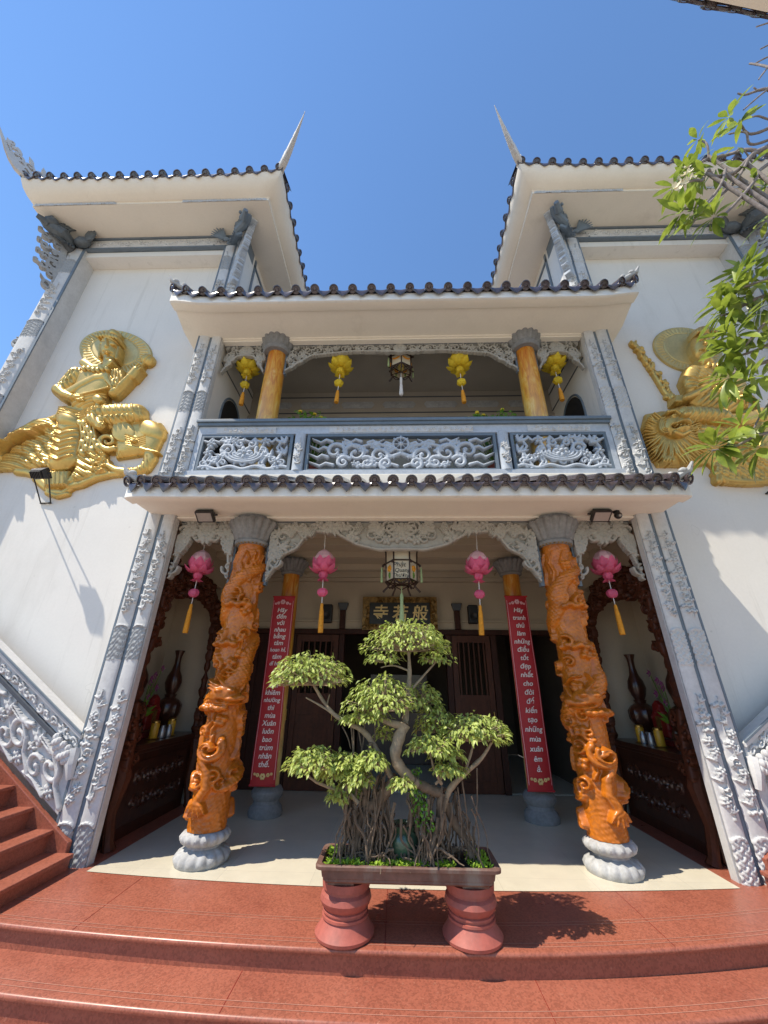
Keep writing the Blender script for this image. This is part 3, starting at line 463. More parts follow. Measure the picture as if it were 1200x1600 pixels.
RELIEF_RIGHT = [('e',(4.644,6.523),(0.483,-0.2),(-0.226,-0.458),0.03,0.0),('e',(4.644,6.523),(0.474,-0.196),(-0.22,-0.445),0.0,0.03),('g',[(4.968,6.389),(4.939,6.342),(4.902,6.299),(4.859,6.263),(4.81,6.233),(4.757,6.211),(4.702,6.197),(4.645,6.191),(4.589,6.193),(4.533,6.204),(4.48,6.223),(4.431,6.25),(4.388,6.283),(4.35,6.324),(4.32,6.369),(4.299,6.419),(4.285,6.472),(4.281,6.526),(4.287,6.581),(4.302,6.635),(4.326,6.686),(4.358,6.733),(4.398,6.775),(4.445,6.811),(4.498,6.839),(4.554,6.859),(4.613,6.87),(4.672,6.871),(4.731,6.864),(4.788,6.847),(4.84,6.822),(4.887,6.79),(4.928,6.75),(4.96,6.705),(4.985,6.655),(5.0,6.602),(5.006,6.548),(5.002,6.493),(4.99,6.44),(4.968,6.389)],0.016,-0.01),('g',[(4.987,6.381),(5.062,6.35)],0.01,-0.01),('g',[(4.96,6.337),(5.029,6.296)],0.01,-0.01),('g',[(4.926,6.296),(4.988,6.247)],0.01,-0.01),('g',[(4.887,6.26),(4.94,6.203)],0.01,-0.01),('g',[(4.844,6.23),(4.887,6.166)],0.01,-0.01),('g',[(4.796,6.206),(4.829,6.137)],0.01,-0.01),('g',[(4.746,6.187),(4.768,6.115)],0.01,-0.01),('g',[(4.693,6.176),(4.704,6.101)],0.01,-0.01),('g',[(4.64,6.172),(4.639,6.096)],0.01,-0.01),('g',[(4.587,6.174),(4.574,6.099)],0.01,-0.01),('g',[(4.535,6.184),(4.511,6.11)],0.01,-0.01),('g',[(4.484,6.2),(4.45,6.13)],0.01,-0.01),('g',[(4.437,6.223),(4.392,6.158)],0.01,-0.01),('g',[(4.394,6.252),(4.34,6.193)],0.01,-0.01),('g',[(4.356,6.286),(4.293,6.234)],0.01,-0.01),('g',[(4.323,6.326),(4.253,6.282)],0.01,-0.01),('g',[(4.297,6.369),(4.22,6.335)],0.01,-0.01),('g',[(4.277,6.416),(4.196,6.393)],0.01,-0.01),('g',[(4.265,6.466),(4.181,6.453)],0.01,-0.01),('g',[(4.26,6.517),(4.175,6.516)],0.01,-0.01),('g',[(4.263,6.569),(4.178,6.579)],0.01,-0.01),('g',[(4.274,6.62),(4.191,6.641)],0.01,-0.01),('g',[(4.293,6.669),(4.214,6.702)],0.01,-0.01),('g',[(4.319,6.716),(4.246,6.759)],0.01,-0.01),('g',[(4.352,6.759),(4.286,6.812)],0.01,-0.01),('g',[(4.391,6.797),(4.334,6.859)],0.01,-0.01),('g',[(4.436,6.83),(4.388,6.899)],0.01,-0.01),('g',[(4.485,6.856),(4.449,6.932)],0.01,-0.01),('g',[(4.537,6.876),(4.513,6.956)],0.01,-0.01),('g',[(4.592,6.888),(4.58,6.971)],0.01,-0.01),('g',[(4.648,6.893),(4.649,6.977)],0.01,-0.01),('g',[(4.704,6.89),(4.718,6.974)],0.01,-0.01),('g',[(4.759,6.879),(4.785,6.96)],0.01,-0.01),('g',[(4.811,6.861),(4.849,6.938)],0.01,-0.01),('g',[(4.859,6.836),(4.908,6.907)],0.01,-0.01),('g',[(4.903,6.805),(4.961,6.869)],0.01,-0.01),('g',[(4.941,6.768),(5.008,6.823)],0.01,-0.01),('g',[(4.973,6.726),(5.047,6.772)],0.01,-0.01),('g',[(4.998,6.68),(5.077,6.715)],0.01,-0.01),('g',[(5.015,6.632),(5.098,6.656)],0.01,-0.01),('g',[(5.025,6.581),(5.11,6.594)],0.01,-0.01),('g',[(5.027,6.53),(5.112,6.531)],0.01,-0.01),('g',[(5.021,6.479),(5.104,6.469)],0.01,-0.01),('g',[(5.008,6.429),(5.088,6.408)],0.01,-0.01),('s',[(4.088,5.402),(4.01,5.648),(3.933,6.06),(3.856,6.358),(3.792,6.654)],0.041,0.016,0.05,0.02),('e',(3.973,6.168),(0.006,-0.051),(-0.023,-0.014),0.045,0.04678840863042964),('e',(3.807,6.574),(0.034,-0.026),(-0.016,-0.028),0.045,0.03322429530951909),('e',(4.062,5.458),(0.02,-0.036),(-0.019,-0.02),0.045,0.040287647059403936),('e',(3.887,6.201),(0.022,-0.039),(-0.021,-0.022),0.045,0.03245303591030209),('e',(4.041,5.813),(0.026,-0.03),(-0.018,-0.023),0.045,0.03633947054095535),('e',(3.862,6.444),(0.015,-0.048),(-0.022,-0.019),0.045,0.048091509495812916),('e',(3.81,6.612),(-0.014,-0.062),(-0.023,0.0),0.045,0.03133982123986667),('e',(4.077,5.547),(0.015,-0.041),(-0.021,-0.017),0.045,0.02675163514519496),('e',(3.988,5.987),(0.019,-0.04),(-0.021,-0.021),0.045,0.03373059197968934),('e',(3.857,6.528),(0.022,-0.042),(-0.021,-0.022),0.045,0.033638662265658405),('e',(3.998,5.704),(0.03,-0.025),(-0.017,-0.024),0.045,0.0345075659705476),('e',(4.017,5.899),(-0.004,-0.055),(-0.022,-0.007),0.045,0.040675412412647424),('e',(4.017,5.939),(0.003,-0.052),(-0.023,-0.011),0.045,0.029774214741946234),('e',(3.933,6.039),(-0.021,-0.056),(-0.02,0.005),0.045,0.026917526130652222),('e',(3.914,6.308),(0.01,-0.051),(-0.022,-0.015),0.045,0.03789991323805589),('e',(4.013,5.535),(0.026,-0.029),(-0.018,-0.023),0.045,0.02300313033744334),('e',(4.063,5.62),(-0.021,-0.054),(-0.02,0.003),0.045,0.0404483533642228),('e',(3.976,6.158),(-0.019,-0.058),(-0.021,0.002),0.045,0.04517579173399912),('e',(3.885,6.341),(-0.008,-0.059),(-0.023,-0.005),0.045,0.039809777191988374),('e',(3.84,6.581),(0.005,-0.056),(-0.024,-0.013),0.045,0.025891417301004107),('e',(4.06,5.669),(-0.021,-0.054),(-0.02,0.004),0.045,0.045529142511245055),('e',(3.907,6.148),(-0.019,-0.058),(-0.021,0.002),0.045,0.043628545985104294),('e',(3.966,6.091),(0.027,-0.033),(-0.018,-0.024),0.045,0.022208710076580727),('e',(3.852,6.573),(0.014,-0.05),(-0.022,-0.018),0.045,0.02147326773193621),('e',(4.059,5.7),(0.008,-0.046),(-0.022,-0.014),0.045,0.028243415164869178),('e',(3.962,6.281),(0.032,-0.027),(-0.017,-0.027),0.045,0.021731944634689027),('e',(4.118,5.535),(-0.014,-0.054),(-0.021,-0.001),0.045,0.02510100632711404),('e',(4.038,5.755),(0.017,-0.041),(-0.021,-0.019),0.045,0.021940195939708498),('e',(3.823,6.502),(0.028,-0.034),(-0.019,-0.025),0.045,0.04084890305422628),('e',(3.875,6.502),(-0.007,-0.06),(-0.023,-0.006),0.045,0.02418401372547381),('e',(3.994,5.828),(0.027,-0.031),(-0.018,-0.024),0.045,0.04640374370747947),('e',(3.912,6.454),(0.025,-0.037),(-0.02,-0.024),0.045,0.02721710961003797),('e',(3.894,6.464),(0.009,-0.053),(-0.023,-0.016),0.045,0.028611492940433986),('e',(3.895,6.511),(0.025,-0.038),(-0.02,-0.024),0.045,0.044952832713736),('e',(3.838,6.516),(0.013,-0.051),(-0.022,-0.018),0.045,0.03618339500794),('e',(4.1,5.553),(-0.01,-0.054),(-0.022,-0.004),0.045,0.026925087967289808),('e',(3.83,6.639),(-0.02,-0.062),(-0.021,0.003),0.045,0.04101535336898819),('e',(3.822,6.523),(-0.008,-0.061),(-0.023,-0.006),0.045,0.029140592988451765),('e',(3.913,6.083),(0.007,-0.05),(-0.023,-0.014),0.045,0.044870032354241765),('e',(4.066,5.552),(-0.016,-0.054),(-0.02,0.0),0.045,0.033374305361388766),('e',(4.007,5.517),(0.03,-0.024),(-0.016,-0.024),0.045,0.025513169540373283),('e',(3.977,6.006),(0.0,-0.054),(-0.022,-0.01),0.045,0.031184344989280056),('e',(3.897,6.253),(-0.011,-0.059),(-0.022,-0.003),0.045,0.024592679021795485),('e',(4.0,5.731),(0.033,-0.02),(-0.015,-0.026),0.045,0.020909340815673996),('e',(3.933,6.033),(-0.011,-0.057),(-0.022,-0.003),0.045,0.0373449007621313),('e',(3.901,6.357),(0.011,-0.05),(-0.023,-0.017),0.045,0.031159409366283194),('e',(3.902,6.23),(-0.013,-0.059),(-0.023,-0.002),0.045,0.027929765799206398),('e',(4.038,5.991),(0.028,-0.031),(-0.018,-0.024),0.045,0.04106060387994357),('e',(3.962,6.204),(0.013,-0.047),(-0.022,-0.017),0.045,0.020127993025014782),('e',(4.058,5.786),(0.019,-0.038),(-0.021,-0.019),0.045,0.04964338258436535),('e',(3.8,6.619),(0.0,-0.059),(-0.024,-0.01),0.045,0.033970792143312105),('e',(3.814,6.489),(0.034,-0.025),(-0.016,-0.028),0.045,0.046008610754383956),('e',(3.901,6.294),(0.01,-0.05),(-0.023,-0.016),0.045,0.04340009667135756),('e',(4.048,5.558),(-0.018,-0.054),(-0.02,0.002),0.045,0.02661008994644938),('e',(4.075,5.776),(0.031,-0.023),(-0.016,-0.025),0.045,0.04144660016336099),('e',(4.011,5.984),(0.008,-0.05),(-0.022,-0.014),0.045,0.032526857312257684),('e',(4.059,5.808),(-0.011,-0.055),(-0.021,-0.003),0.045,0.04687218593279352),('e',(4.068,5.742),(0.007,-0.048),(-0.022,-0.013),0.045,0.03703706522432092),('e',(4.092,5.6),(0.005,-0.048),(-0.022,-0.012),0.045,0.023793119156861577),('e',(4.076,5.525),(-0.004,-0.052),(-0.022,-0.007),0.045,0.043725625491628534),('e',(3.767,6.639),(0.003,-0.057),(-0.024,-0.012),0.045,0.03951926530375109),('e',(3.949,6.122),(0.011,-0.049),(-0.022,-0.016),0.045,0.03604926735891084),('e',(3.866,6.328),(0.031,-0.029),(-0.017,-0.026),0.045,0.024134296787331),('e',(4.042,5.446),(0.006,-0.047),(-0.021,-0.013),0.045,0.0371062471547073),('e',(3.851,6.448),(0.015,-0.049),(-0.022,-0.019),0.045,0.04233834341253327),('e',(3.964,6.172),(-0.02,-0.058),(-0.021,0.003),0.045,0.04308964146073694),('e',(4.043,5.594),(0.031,-0.023),(-0.015,-0.025),0.045,0.029084595137528403),('e',(3.841,6.365),(0.003,-0.056),(-0.023,-0.012),0.045,0.041951170266862),('e',(3.995,6.164),(0.003,-0.053),(-0.023,-0.011),0.045,0.021523399370068287),('e',(3.93,6.128),(-0.02,-0.058),(-0.021,0.003),0.045,0.02414838244574301),('p',[(4.098,5.073),(4.608,4.977),(4.909,5.019),(5.39,5.059),(5.003,4.014),(4.842,4.024),(4.248,4.037),(4.272,4.255),(4.173,4.419),(4.068,4.63)],0.08,0.145,0.03),('g',[(4.171,4.959),(4.165,4.716),(4.34,4.607),(4.606,4.669)],0.018,-0.014),('g',[(4.22,4.945),(4.228,4.694),(4.399,4.577),(4.653,4.655)],0.018,0.02),('g',[(4.27,4.931),(4.291,4.671),(4.458,4.546),(4.701,4.642)],0.018,-0.014),('g',[(4.319,4.917),(4.354,4.649),(4.517,4.517),(4.748,4.629)],0.018,0.02),('g',[(4.368,4.903),(4.417,4.627),(4.576,4.487),(4.796,4.616)],0.018,-0.014),('g',[(4.417,4.889),(4.479,4.606),(4.634,4.457),(4.843,4.603)],0.018,0.02),('g',[(4.466,4.875),(4.541,4.584),(4.692,4.428),(4.89,4.59)],0.018,-0.014),('g',[(4.514,4.862),(4.603,4.562),(4.749,4.398),(4.937,4.576)],0.018,0.02),('g',[(4.563,4.848),(4.664,4.541),(4.807,4.369),(4.984,4.563)],0.018,-0.014),('s',[(5.034,4.517),(4.87,4.312),(4.807,4.063)],0.038,0.05,0.05,0.07),('s',[(4.961,4.505),(4.792,4.312),(4.728,4.064)],0.038,0.05,0.05,0.07),('s',[(4.888,4.493),(4.714,4.313),(4.648,4.064)],0.038,0.05,0.05,0.07),('s',[(4.814,4.481),(4.636,4.313),(4.568,4.065)],0.038,0.05,0.05,0.07),('s',[(4.741,4.469),(4.558,4.314),(4.488,4.065)],0.038,0.05,0.05,0.07),('s',[(4.668,4.457),(4.48,4.314),(4.408,4.065)],0.038,0.05,0.05,0.07),('s',[(4.595,4.445),(4.402,4.315),(4.328,4.066)],0.038,0.05,0.05,0.07),('s',[(4.522,4.433),(4.324,4.315),(4.248,4.066)],0.038,0.05,0.05,0.07),('s',[(4.262,4.175),(4.312,4.076),(4.471,4.055),(4.634,4.045),(4.853,4.053)],0.051,0.05,0.06,0.06),('r',[(4.127,5.05),(4.6,4.954),(4.893,4.974),(5.336,5.014),(4.968,4.092),(4.849,4.044),(4.262,4.076),(4.269,4.295),(4.138,4.63)],0.698,0.13,0.036,1.8,3),('r',[(4.127,5.05),(4.6,4.954),(4.893,4.974),(5.336,5.014),(4.968,4.092),(4.849,4.044),(4.262,4.076),(4.269,4.295),(4.138,4.63)],0.96,0.05,0.012,2,13),('p',[(3.606,5.206),(3.862,5.262),(4.06,5.248),(4.134,5.073),(4.207,4.847),(4.263,4.586),(4.206,4.336),(4.028,4.287),(3.86,4.298),(3.692,4.309),(3.538,4.31),(3.489,4.507),(3.47,4.766),(3.497,4.966)],0.07,0.165,0.03),('s',[(3.949,5.083),(3.985,5.14),(4.037,5.254)],0.031,0.015,0.06,0.075),('s',[(3.965,5.078),(4.043,5.133),(4.074,5.245)],0.031,0.015,0.06,0.075),('s',[(3.979,5.072),(4.027,5.124),(4.108,5.232)],0.031,0.015,0.06,0.075),('s',[(3.993,5.063),(4.027,5.111),(4.139,5.215)],0.031,0.015,0.06,0.075),('s',[(4.005,5.052),(4.094,5.096),(4.168,5.195)],0.031,0.015,0.06,0.075),('s',[(4.015,5.04),(4.121,5.078),(4.193,5.172)],0.031,0.015,0.06,0.075),('s',[(4.024,5.026),(4.088,5.058),(4.214,5.146)],0.031,0.015,0.06,0.075),('s',[(4.031,5.01),(4.103,5.036),(4.232,5.117)],0.031,0.014,0.06,0.075),('s',[(4.036,4.993),(4.16,5.012),(4.246,5.085)],0.031,0.014,0.06,0.075),('s',[(4.04,4.975),(4.152,4.987),(4.256,5.052)],0.031,0.014,0.06,0.075),('s',[(4.041,4.957),(4.111,4.96),(4.261,5.017)],0.03,0.014,0.06,0.075),('s',[(4.041,4.937),(4.138,4.932),(4.262,4.981)],0.03,0.014,0.06,0.075),('s',[(4.039,4.917),(4.173,4.904),(4.259,4.945)],0.03,0.014,0.06,0.075),('s',[(4.035,4.897),(4.132,4.876),(4.252,4.907)],0.03,0.014,0.06,0.075),('s',[(4.029,4.877),(4.095,4.844),(4.239,4.864)],0.03,0.014,0.06,0.075),('s',[(4.021,4.856),(4.122,4.803),(4.217,4.804)],0.03,0.014,0.06,0.075),('s',[(4.012,4.836),(4.122,4.764),(4.191,4.745)],0.03,0.014,0.06,0.075),('s',[(4.002,4.817),(4.135,4.725),(4.32,4.686)],0.03,0.014,0.06,0.075),('s',[(3.989,4.799),(4.108,4.689),(4.287,4.632)],0.03,0.014,0.06,0.075),('s',[(3.976,4.781),(4.131,4.654),(4.252,4.58)],0.03,0.014,0.06,0.075),('s',[(3.961,4.764),(4.098,4.621),(4.215,4.532)],0.03,0.014,0.06,0.075),('s',[(3.946,4.749),(4.026,4.592),(4.177,4.488)],0.03,0.014,0.06,0.075),('s',[(3.93,4.735),(4.017,4.564),(4.137,4.448)],0.03,0.014,0.06,0.075),('s',[(3.912,4.723),(4.028,4.54),(4.096,4.412)],0.03,0.014,0.06,0.075),('s',[(3.895,4.712),(3.969,4.519),(4.054,4.381)],0.03,0.014,0.06,0.075),('s',[(3.877,4.703),(3.907,4.502),(4.013,4.356)],0.03,0.014,0.06,0.075),('s',[(3.859,4.696),(3.915,4.488),(3.971,4.336)],0.03,0.014,0.06,0.075),('s',[(3.841,4.691),(3.908,4.478),(3.93,4.321)],0.03,0.014,0.06,0.075),('s',[(3.823,4.688),(3.836,4.472),(3.891,4.312)],0.03,0.014,0.06,0.075),('s',[(3.806,4.686),(3.796,4.47),(3.852,4.308)],0.03,0.014,0.06,0.075),('s',[(3.789,4.687),(3.738,4.471),(3.661,4.311)],0.03,0.014,0.06,0.075),('s',[(3.773,4.69),(3.712,4.477),(3.626,4.319)],0.03,0.014,0.06,0.075),('s',[(3.758,4.695),(3.641,4.486),(3.594,4.333)],0.03,0.014,0.06,0.075),('s',[(3.743,4.702),(3.631,4.499),(3.563,4.352)],0.03,0.014,0.06,0.075),('s',[(3.73,4.71),(3.655,4.516),(3.536,4.376)],0.03,0.014,0.06,0.075),('s',[(3.719,4.721),(3.613,4.536),(3.512,4.406)],0.03,0.014,0.06,0.075),('s',[(3.709,4.733),(3.56,4.56),(3.491,4.44)],0.03,0.014,0.06,0.075),('s',[(3.7,4.747),(3.581,4.586),(3.474,4.48)],0.03,0.014,0.06,0.075),('s',[(3.693,4.762),(3.6,4.615),(3.461,4.523)],0.03,0.014,0.06,0.075),('s',[(3.687,4.778),(3.551,4.648),(3.451,4.571)],0.03,0.014,0.06,0.075),('s',[(3.684,4.796),(3.529,4.683),(3.446,4.622)],0.03,0.014,0.06,0.075),('s',[(3.682,4.814),(3.573,4.719),(3.445,4.676)],0.03,0.014,0.06,0.075),('s',[(3.682,4.833),(3.582,4.757),(3.448,4.733)],0.03,0.014,0.06,0.075),('s',[(3.684,4.853),(3.538,4.796),(3.455,4.792)],0.03,0.014,0.06,0.075),('s',[(3.688,4.873),(3.552,4.836),(3.467,4.852)],0.03,0.014,0.06,0.075),('s',[(3.694,4.894),(3.609,4.872),(3.48,4.903)],0.03,0.014,0.06,0.075),('s',[(3.701,4.914),(3.601,4.9),(3.494,4.941)],0.031,0.014,0.06,0.075),('s',[(3.71,4.934),(3.572,4.929),(3.512,4.978)],0.031,0.014,0.06,0.075),('s',[(3.721,4.954),(3.617,4.957),(3.533,5.014)],0.031,0.014,0.06,0.075),('s',[(3.733,4.973),(3.671,4.983),(3.558,5.049)],0.031,0.015,0.06,0.075),('s',[(3.746,4.991),(3.653,5.009),(3.586,5.082)],0.031,0.015,0.06,0.075),('s',[(3.761,5.008),(3.651,5.034),(3.617,5.114)],0.031,0.015,0.06,0.075),('s',[(3.777,5.024),(3.721,5.056),(3.651,5.143)],0.031,0.015,0.06,0.075),('s',[(3.794,5.038),(3.761,5.076),(3.688,5.17)],0.031,0.015,0.06,0.075),('e',(3.904,4.939),(0.173,-0.043),(-0.083,-0.191),0.12,0.1),('e',(3.966,4.905),(0.108,-0.027),(-0.06,-0.135),0.1,0.17),('e',(4.001,5.028),(0.059,-0.007),(-0.018,-0.049),0.06,0.26),('g',[(3.832,4.877),(3.937,4.898),(4.048,4.882)],0.027,-0.1),('g',[(3.854,4.861),(3.946,4.867),(4.015,4.86)],0.018,-0.05),('e',(3.872,4.89),(0.014,0.0),(-0.005,-0.018),0.02,0.2),('e',(3.922,4.89),(0.014,-0.001),(-0.005,-0.018),0.02,0.2),('e',(3.972,4.889),(0.014,0.0),(-0.005,-0.018),0.02,0.2),('e',(4.022,4.889),(0.014,-0.001),(-0.005,-0.018),0.02,0.2),('s',[(3.832,4.784),(3.907,4.74),(4.012,4.794)],0.035,0.032,0.04,0.17),('s',[(3.822,5.122),(3.919,5.144),(3.972,5.075)],0.029,0.025,0.04,0.19),('e',(3.881,5.046),(0.037,-0.009),(-0.013,-0.032),0.03,0.2),('g',[(3.845,5.046),(3.915,5.036)],0.011,-0.014),('s',[(3.74,4.794),(3.713,4.786),(3.689,4.79),(3.67,4.806),(3.658,4.832),(3.655,4.867),(3.66,4.907),(3.673,4.949),(3.693,4.987),(3.718,5.019),(3.746,5.042),(3.774,5.053)],0.016,0.016,0.03,0.15),('s',[(3.74,4.827),(3.721,4.821),(3.704,4.824),(3.692,4.835),(3.684,4.855),(3.682,4.881),(3.686,4.91),(3.695,4.94),(3.71,4.969),(3.728,4.992),(3.747,5.009),(3.767,5.017)],0.016,0.016,0.03,0.15),('s',[(3.74,4.86),(3.73,4.856),(3.72,4.858),(3.713,4.865),(3.709,4.878),(3.709,4.894),(3.712,4.913),(3.718,4.932),(3.726,4.95),(3.737,4.965),(3.748,4.976),(3.759,4.981)],0.016,0.016,0.03,0.15),('e',(3.647,4.392),(0.095,-0.001),(-0.021,-0.074),0.1,0.05),('e',(3.577,4.357),(0.019,0.0),(-0.012,-0.041),0.04,0.12),('e',(3.618,4.357),(0.019,0.0),(-0.011,-0.041),0.04,0.12),('e',(3.66,4.356),(0.019,0.0),(-0.012,-0.041),0.04,0.12),('e',(3.701,4.356),(0.019,0.0),(-0.012,-0.041),0.04,0.12),('s',[(4.123,5.153),(4.373,5.139),(4.633,5.102)],0.142,0.13,0.15,0.06),('g',[(4.199,5.281),(4.185,5.118),(4.11,4.993)],0.017,0.014),('g',[(4.291,5.28),(4.275,5.117),(4.2,4.992)],0.016,0.014),('g',[(4.382,5.279),(4.366,5.116),(4.289,4.991)],0.016,0.014),('g',[(4.474,5.278),(4.456,5.115),(4.379,4.99)],0.016,0.014),('g',[(4.565,5.277),(4.547,5.114),(4.468,4.99)],0.016,0.014),('g',[(4.656,5.276),(4.637,5.113),(4.558,4.989)],0.016,0.014),('s',[(5.149,5.084),(4.909,5.019),(4.703,5.044)],0.152,0.108,0.13,0.06),('e',(5.149,5.084),(0.152,-0.001),(-0.065,-0.168),0.16,0.06),('s',[(5.141,5.016),(5.091,4.794),(5.034,4.559)],0.142,0.12,0.12,0.05),('p',[(4.347,5.883),(4.438,6.051),(4.691,6.113),(4.966,6.121),(5.174,5.999),(5.208,5.781),(5.191,5.484),(5.066,5.247),(4.735,5.135),(4.338,5.256),(4.236,5.4),(4.283,5.644)],0.15,0.21,0.05),('s',[(4.501,5.945),(4.371,5.743),(4.371,5.593)],0.13,0.109,0.13,0.07),('g',[(4.329,5.794),(4.456,5.741),(4.609,5.802)],0.015,-0.016),('g',[(4.309,5.729),(4.435,5.677),(4.587,5.737)],0.015,0.02),('g',[(4.289,5.664),(4.415,5.612),(4.566,5.672)],0.015,-0.016),('g',[(4.269,5.599),(4.394,5.548),(4.545,5.608)],0.015,0.02),('g',[(4.25,5.536),(4.374,5.485),(4.524,5.544)],0.015,-0.016),('s',[(4.497,5.518),(4.314,5.471),(4.158,5.389)],0.086,0.055,0.11,0.12),('e',(4.088,5.39),(0.081,-0.021),(-0.035,-0.08),0.09,0.08),('s',[(4.052,5.438),(4.011,5.343)],0.019,0.017,0.02,0.16),('s',[(4.078,5.438),(4.037,5.343)],0.019,0.017,0.02,0.16),('s',[(4.104,5.438),(4.063,5.342)],0.019,0.017,0.02,0.16),('s',[(4.13,5.437),(4.088,5.342)],0.019,0.017,0.02,0.16),('g',[(4.555,5.64),(4.658,5.443),(4.845,5.344)],0.019,-0.016),('g',[(4.605,5.619),(4.697,5.428),(4.866,5.33)],0.019,0.022),('g',[(4.655,5.599),(4.737,5.413),(4.886,5.315)],0.019,-0.016),('g',[(4.704,5.578),(4.776,5.398),(4.907,5.301)],0.019,0.022),('g',[(4.753,5.558),(4.815,5.383),(4.927,5.287)],0.019,-0.016),('g',[(4.802,5.538),(4.854,5.368),(4.948,5.272)],0.019,0.022),('g',[(4.851,5.518),(4.893,5.353),(4.968,5.258)],0.019,-0.016),('g',[(4.9,5.497),(4.931,5.338),(4.988,5.243)],0.018,0.022),('g',[(4.948,5.477),(4.97,5.324),(5.008,5.229)],0.018,-0.016),('e',(4.671,5.995),(0.035,-0.001),(-0.018,-0.057),0.035,0.2),('e',(4.735,5.978),(0.035,-0.001),(-0.018,-0.057),0.035,0.2),('e',(4.81,5.992),(0.034,0.0),(-0.02,-0.056),0.035,0.2),('e',(4.873,5.976),(0.035,-0.001),(-0.019,-0.057),0.035,0.2),('e',(4.947,5.99),(0.035,0.0),(-0.019,-0.057),0.035,0.2),('e',(5.011,5.973),(0.034,0.0),(-0.02,-0.056),0.035,0.2),('r',[(4.311,5.643),(4.72,5.737),(5.096,5.732),(5.083,5.294),(4.743,5.158),(4.338,5.256)],-0.873,0.065,0.024,0.8,9),('r',[(4.421,5.999),(4.716,6.073),(4.754,5.838),(4.402,5.692)],0.698,0.06,0.018,0.6,10),('e',(5.066,5.885),(0.106,-0.002),(-0.056,-0.157),0.1,0.1),('e',(4.993,5.708),(0.083,-0.001),(-0.048,-0.135),0.09,0.09),('s',[(4.894,5.586),(5.007,5.486),(5.028,5.342)],0.056,0.04,0.06,0.14),('s',[(5.237,5.507),(5.283,5.41),(5.247,5.268),(5.166,5.223)],0.033,0.025,0.06,0.02),('s',[(4.742,6.152),(4.747,6.287)],0.116,0.11,0.13,0.08),('e',(4.786,6.479),(0.174,-0.004),(-0.093,-0.286),0.16,0.09),('e',(4.87,6.738),(0.169,-0.003),(-0.044,-0.136),0.15,0.09),('e',(4.717,6.692),(0.028,0.0),(-0.016,-0.051),0.03,0.22),('e',(4.771,6.708),(0.028,0.0),(-0.016,-0.051),0.03,0.22),('e',(4.823,6.72),(0.029,-0.001),(-0.016,-0.051),0.03,0.22),('e',(4.873,6.724),(0.028,-0.001),(-0.016,-0.052),0.03,0.22),('e',(4.92,6.718),(0.028,-0.001),(-0.017,-0.051),0.03,0.22),('e',(4.964,6.704),(0.028,0.0),(-0.017,-0.051),0.03,0.22),('e',(5.007,6.686),(0.028,0.0),(-0.017,-0.051),0.03,0.22),('s',[(4.792,6.549),(4.722,6.391)],0.018,0.03,0.05,0.235),('e',(4.713,6.502),(0.05,-0.006),(-0.011,-0.03),0.022,0.232),('e',(4.863,6.483),(0.05,-0.006),(-0.012,-0.031),0.022,0.232),('e',(4.713,6.303),(0.046,-0.005),(-0.009,-0.024),0.022,0.232),('g',[(4.674,6.523),(4.726,6.541),(4.753,6.518)],0.012,-0.016),('g',[(4.829,6.506),(4.874,6.522),(4.906,6.499)],0.012,-0.016),('g',[(4.656,6.31),(4.71,6.293),(4.772,6.302)],0.012,-0.016)]
PADS = [((0.028,-1.0,1.837),0.332,0.17,330),((-0.175,-1.0,1.714),0.148,0.069,40),((0.25,-0.98,1.719),0.138,0.069,40),((-0.774,-0.98,1.572),0.316,0.161,320),((-0.932,-1.0,1.551),0.137,0.085,60),((-0.179,-1.08,1.393),0.257,0.165,280),((0.115,-0.86,1.404),0.19,0.122,90),((0.236,-0.9,1.237),0.142,0.149,120),((-0.286,-1.08,1.287),0.147,0.068,70),((0.507,-1.0,1.179),0.243,0.126,240),((0.67,-0.98,1.205),0.098,0.085,60),((0.173,-1.1,1.102),0.16,0.087,110),((0.308,-1.05,1.049),0.123,0.056,50),((-0.686,-1.06,0.976),0.199,0.102,170),((-0.513,-0.98,0.914),0.154,0.119,130),((-0.417,-0.92,0.784),0.077,0.101,60),((-0.492,-1.0,0.773),0.075,0.069,40),((-0.248,-1.12,1.004),0.102,0.078,70),((-0.172,-0.9,1.152),0.071,0.07,25),((-0.446,-1.0,1.267),0.08,0.044,25),((0.297,-1.1,0.962),0.11,0.047,60),((-0.349,-1.08,0.894),0.092,0.068,60),((-0.43,-1.02,0.986),0.125,0.056,60),((-0.036,-1.12,0.876),0.082,0.052,40)]
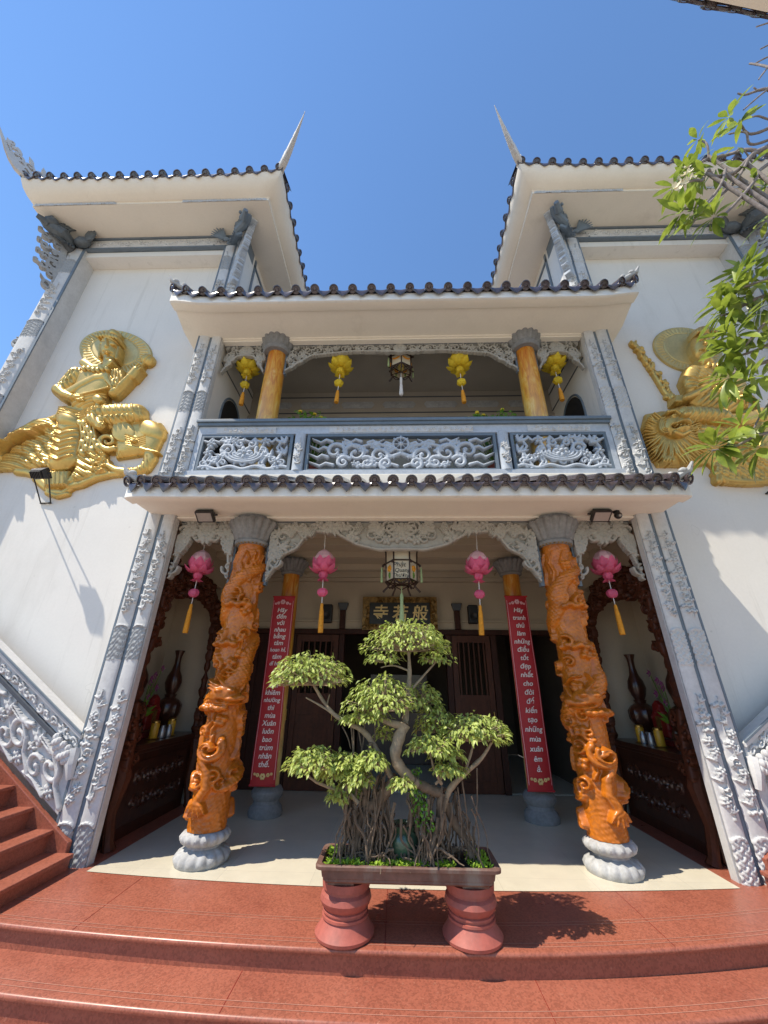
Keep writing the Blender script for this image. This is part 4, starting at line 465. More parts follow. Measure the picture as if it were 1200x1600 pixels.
LIMBS = [([(0.077,-1.02,0.859),(-0.006,-1.05,0.925),(-0.081,-1.08,1.028),(-0.062,-1.08,1.138),(-0.012,-1.06,1.246)],0.036,0.044),([(-0.012,-1.06,1.246),(-0.001,-1.03,1.305),(0.022,-1.0,1.476),(0.035,-1.0,1.618),(0.028,-1.0,1.816)],0.03,0.012),([(-0.012,-1.06,1.237),(-0.11,-1.08,1.255),(-0.217,-1.08,1.296)],0.03,0.018),([(0.059,-1.0,1.5),(0.167,-0.98,1.61),(0.277,-0.97,1.72)],0.011,0.006),([(0.025,-1.0,1.628),(-0.095,-1.0,1.666),(-0.201,-1.0,1.65)],0.01,0.005),([(-0.11,-1.0,0.895),(-0.292,-1.0,1.16),(-0.445,-1.0,1.245),(-0.564,-1.0,1.305),(-0.661,-0.98,1.399),(-0.748,-0.98,1.515)],0.023,0.011),([(-0.564,-1.0,1.305),(-0.68,-1.0,1.367),(-0.798,-1.0,1.421)],0.011,0.006),([(-0.632,-0.98,1.362),(-0.615,-0.96,1.445)],0.01,0.005),([(-0.35,-1.0,0.737),(-0.423,-1.0,0.793),(-0.539,-1.02,0.826),(-0.655,-1.05,0.869),(-0.737,-1.06,0.916)],0.018,0.008),([(-0.539,-1.02,0.826),(-0.594,-1.0,0.888)],0.01,0.006),([(0.25,-0.97,0.684),(0.312,-0.98,0.82),(0.424,-1.0,0.923),(0.561,-1.0,1.026),(0.652,-0.98,1.128)],0.026,0.009),([(0.424,-1.0,0.923),(0.481,-1.0,1.045),(0.512,-1.0,1.128)],0.014,0.006),([(0.256,-1.0,0.862),(0.2,-1.05,0.968),(0.174,-1.08,1.072)],0.014,0.006),([(0.21,-1.0,0.861),(0.305,-1.02,0.945),(0.331,-1.04,1.028)],0.011,0.006),([(0.279,-0.95,0.736),(0.353,-0.92,0.598),(0.419,-0.93,0.522),(0.453,-0.95,0.429)],0.032,0.02),([(0.247,-0.98,0.649),(0.185,-1.02,0.55),(0.152,-1.04,0.435)],0.024,0.015),([(-0.283,-0.95,0.708),(-0.351,-0.93,0.589),(-0.378,-0.95,0.396)],0.035,0.03),([(-0.167,-0.95,0.787),(-0.235,-0.95,0.633),(-0.272,-1.0,0.414)],0.03,0.022),([(-0.072,-1.0,0.896),(-0.166,-0.97,0.791),(-0.283,-0.95,0.689)],0.045,0.035),([(-0.266,-1.02,1.12),(-0.301,-0.97,0.887),(-0.307,-0.95,0.707)],0.018,0.03),([(0.045,-1.03,0.884),(0.152,-1.0,0.833),(0.255,-0.98,0.8)],0.034,0.032),([(0.128,-0.95,0.441),(0.247,-0.95,0.568),(0.243,-0.97,0.713),(0.256,-0.98,0.807)],0.03,0.03)]
